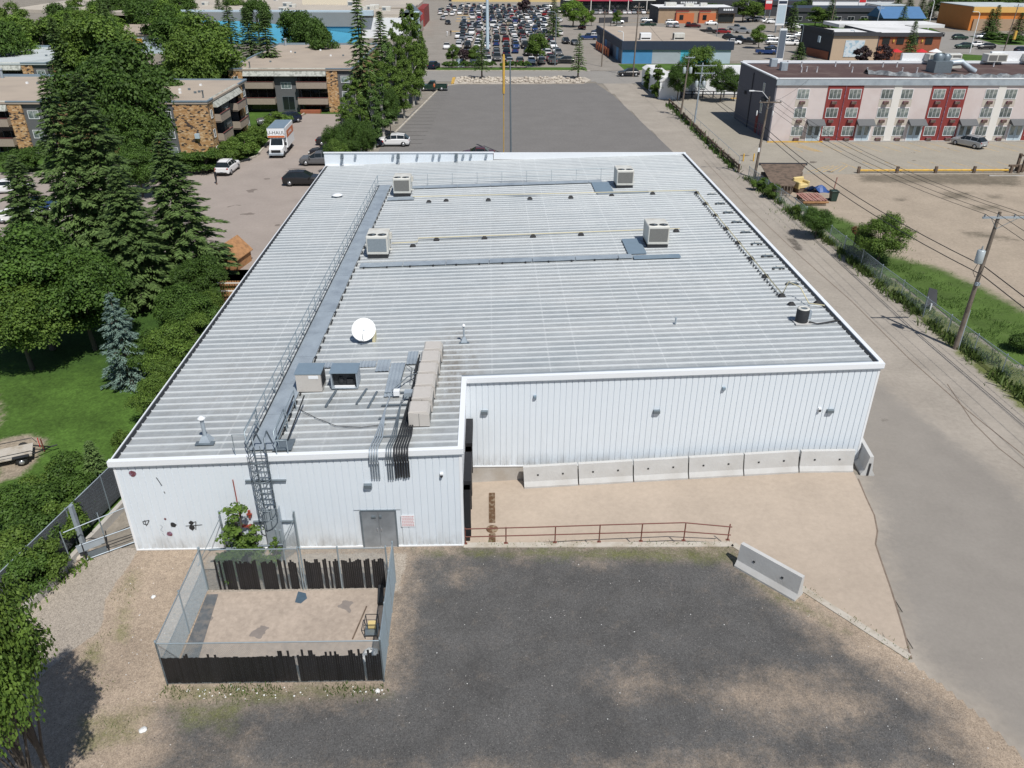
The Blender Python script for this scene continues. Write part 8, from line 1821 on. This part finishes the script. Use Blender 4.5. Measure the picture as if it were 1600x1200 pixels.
for (px, py) in ((1352,30),(1375,32),(1392,34),(1365,36)): T('bush_far', px, py, 2.5, 3.0, 'rounded clipped shrub on the lawn at the top right', 'shrubs on the top right lawn', name='bush', cat='bush')
T('bush_far', 1565,52,2,4.5,'dark low shrub bed on the boulevard median, left',name='bush',cat='bush'); T('bush_far', 1582,56,2,4.5,'dark low shrub bed on the boulevard median, right',name='bush',cat='bush')
T('leafy', 1500,108,2,1,'x') if False else None
# alley shrubs
T('leafy_mid', 1386,342,4.3,2.3,'big green shrub tree growing through the alley fence',idx=0); T('leafy', 1282,328,2.9,1.5,'round shrub on the alley fence left of the larger shrub',idx=1); T('brown', 1340,358,2.1,1.0,'small browning shrub left of the big shrub tree'); T('bush', 1210,288,1.6,1.0,'low bush at the corner of the brown shed',name='bush',cat='bush'); T('bush', 1190,278,1.5,1.0,'low bush at the foot of the near motel pole',name='bush',cat='bush'); T('bush_dark', 1604,524,1.3,.9,'dark bush in the grass at the right picture edge',name='bush',cat='bush'); T('bush', 1250,320,1.2,.8,'low weeds clump by the pallets',name='bush',cat='bush')
# weeds as stuff: tufts along fences, guard rail and yard edges
def tufts(segs, n, hmin, hmax, spread, name, seed, mname='weed'):
    rg = np.random.default_rng(seed); Q = []
    L = np.array([math.dist(a,c) for a, c in segs]); k = rg.choice(len(segs), n, p=L/L.sum()); t = rg.random(n)
    A = np.array([s[0] for s in segs]); B = np.array([s[1] for s in segs]); p = A[k]+(B[k]-A[k])*t[:,None]+rg.normal(0,spread,(n,2))
    # clumpy density
    keep = (np.sin(p[:,0]*1.9+p[:,1]*.9)+np.sin(p[:,1]*2.3-p[:,0])+rg.normal(0,.6,n)) > -.3; p = p[keep]; n = len(p)
    h = rg.uniform(hmin,hmax,(n,1)); a = rg.uniform(0,6.28,n); d = np.stack([np.cos(a),np.sin(a),np.zeros(n)],-1); base = np.stack([p[:,0],p[:,1],np.zeros(n)],-1)
    lean = np.stack([rg.normal(0,.35,n),rg.normal(0,.35,n),np.ones(n)],-1)*h; w = h*.28
    V = np.stack([base-d*w*.4, base+d*w*.4, base+lean+d*w*.25, base+lean*.9-d*w*.3], 1); stuff(name, quads_mesh(name, V, M[mname]), None)
F_ = [(32.75,69.5),(32.85,62),(33.2,55),(33.55,48.5),(33.95,42.3),(34.3,36)]
tufts(list(zip(F_[:-1],F_[1:])), 5200, .15, .6, .45, 'weeds', 1); GP = [P(*p)[:2] for p in ((1240,330),(1320,365),(1375,405),(1440,445),(1500,480),(1560,520),(1610,560),(1680,640))]
tufts(list(zip(GP[:-1],GP[1:])), 16000, .05, .22, 1.5, 'grass_tufts', 11, 'weed_green')
tufts([((31.5,96),(32.75,69.6))], 2600, .12, .5, .35, 'weeds', 2)
tufts([((32.0,147),(31.1,99.5))], 2600, .15, .65, .35, 'weeds', 3, 'leaf_dark'); tufts([((-12.6,21.1),(-4.2,21.0))], 1100, .04, .18, .16, 'weeds', 4)
tufts([(KA,KB),(KB,KC)], 1300, .03, .13, .16, 'weeds', 5); tufts([(wpoly([(200,900)])[0],wpoly([(165,1000)])[0]),(wpoly([(150,1010)])[0],wpoly([(190,1160)])[0]),(wpoly([(270,1110)])[0],wpoly([(400,1090)])[0])], 900, .03, .11, .35, 'weeds', 6)
tufts([((wa[0]-.2,wa[1]),(wa[0]+1.6,wa[1]+5))], 250, .1, .35, .15, 'weeds', 7, 'leaf_bright')
tufts([((XA-.3,YE-3),(XA-.3,60))], 900, .05, .25, .5, 'weeds', 8)
# render settings that travel with the scene
S.render.engine = 'CYCLES'
S.cycles.max_bounces = 5; S.cycles.diffuse_bounces = 2; S.cycles.glossy_bounces = 2; S.cycles.transmission_bounces = 2; S.cycles.transparent_max_bounces = 6
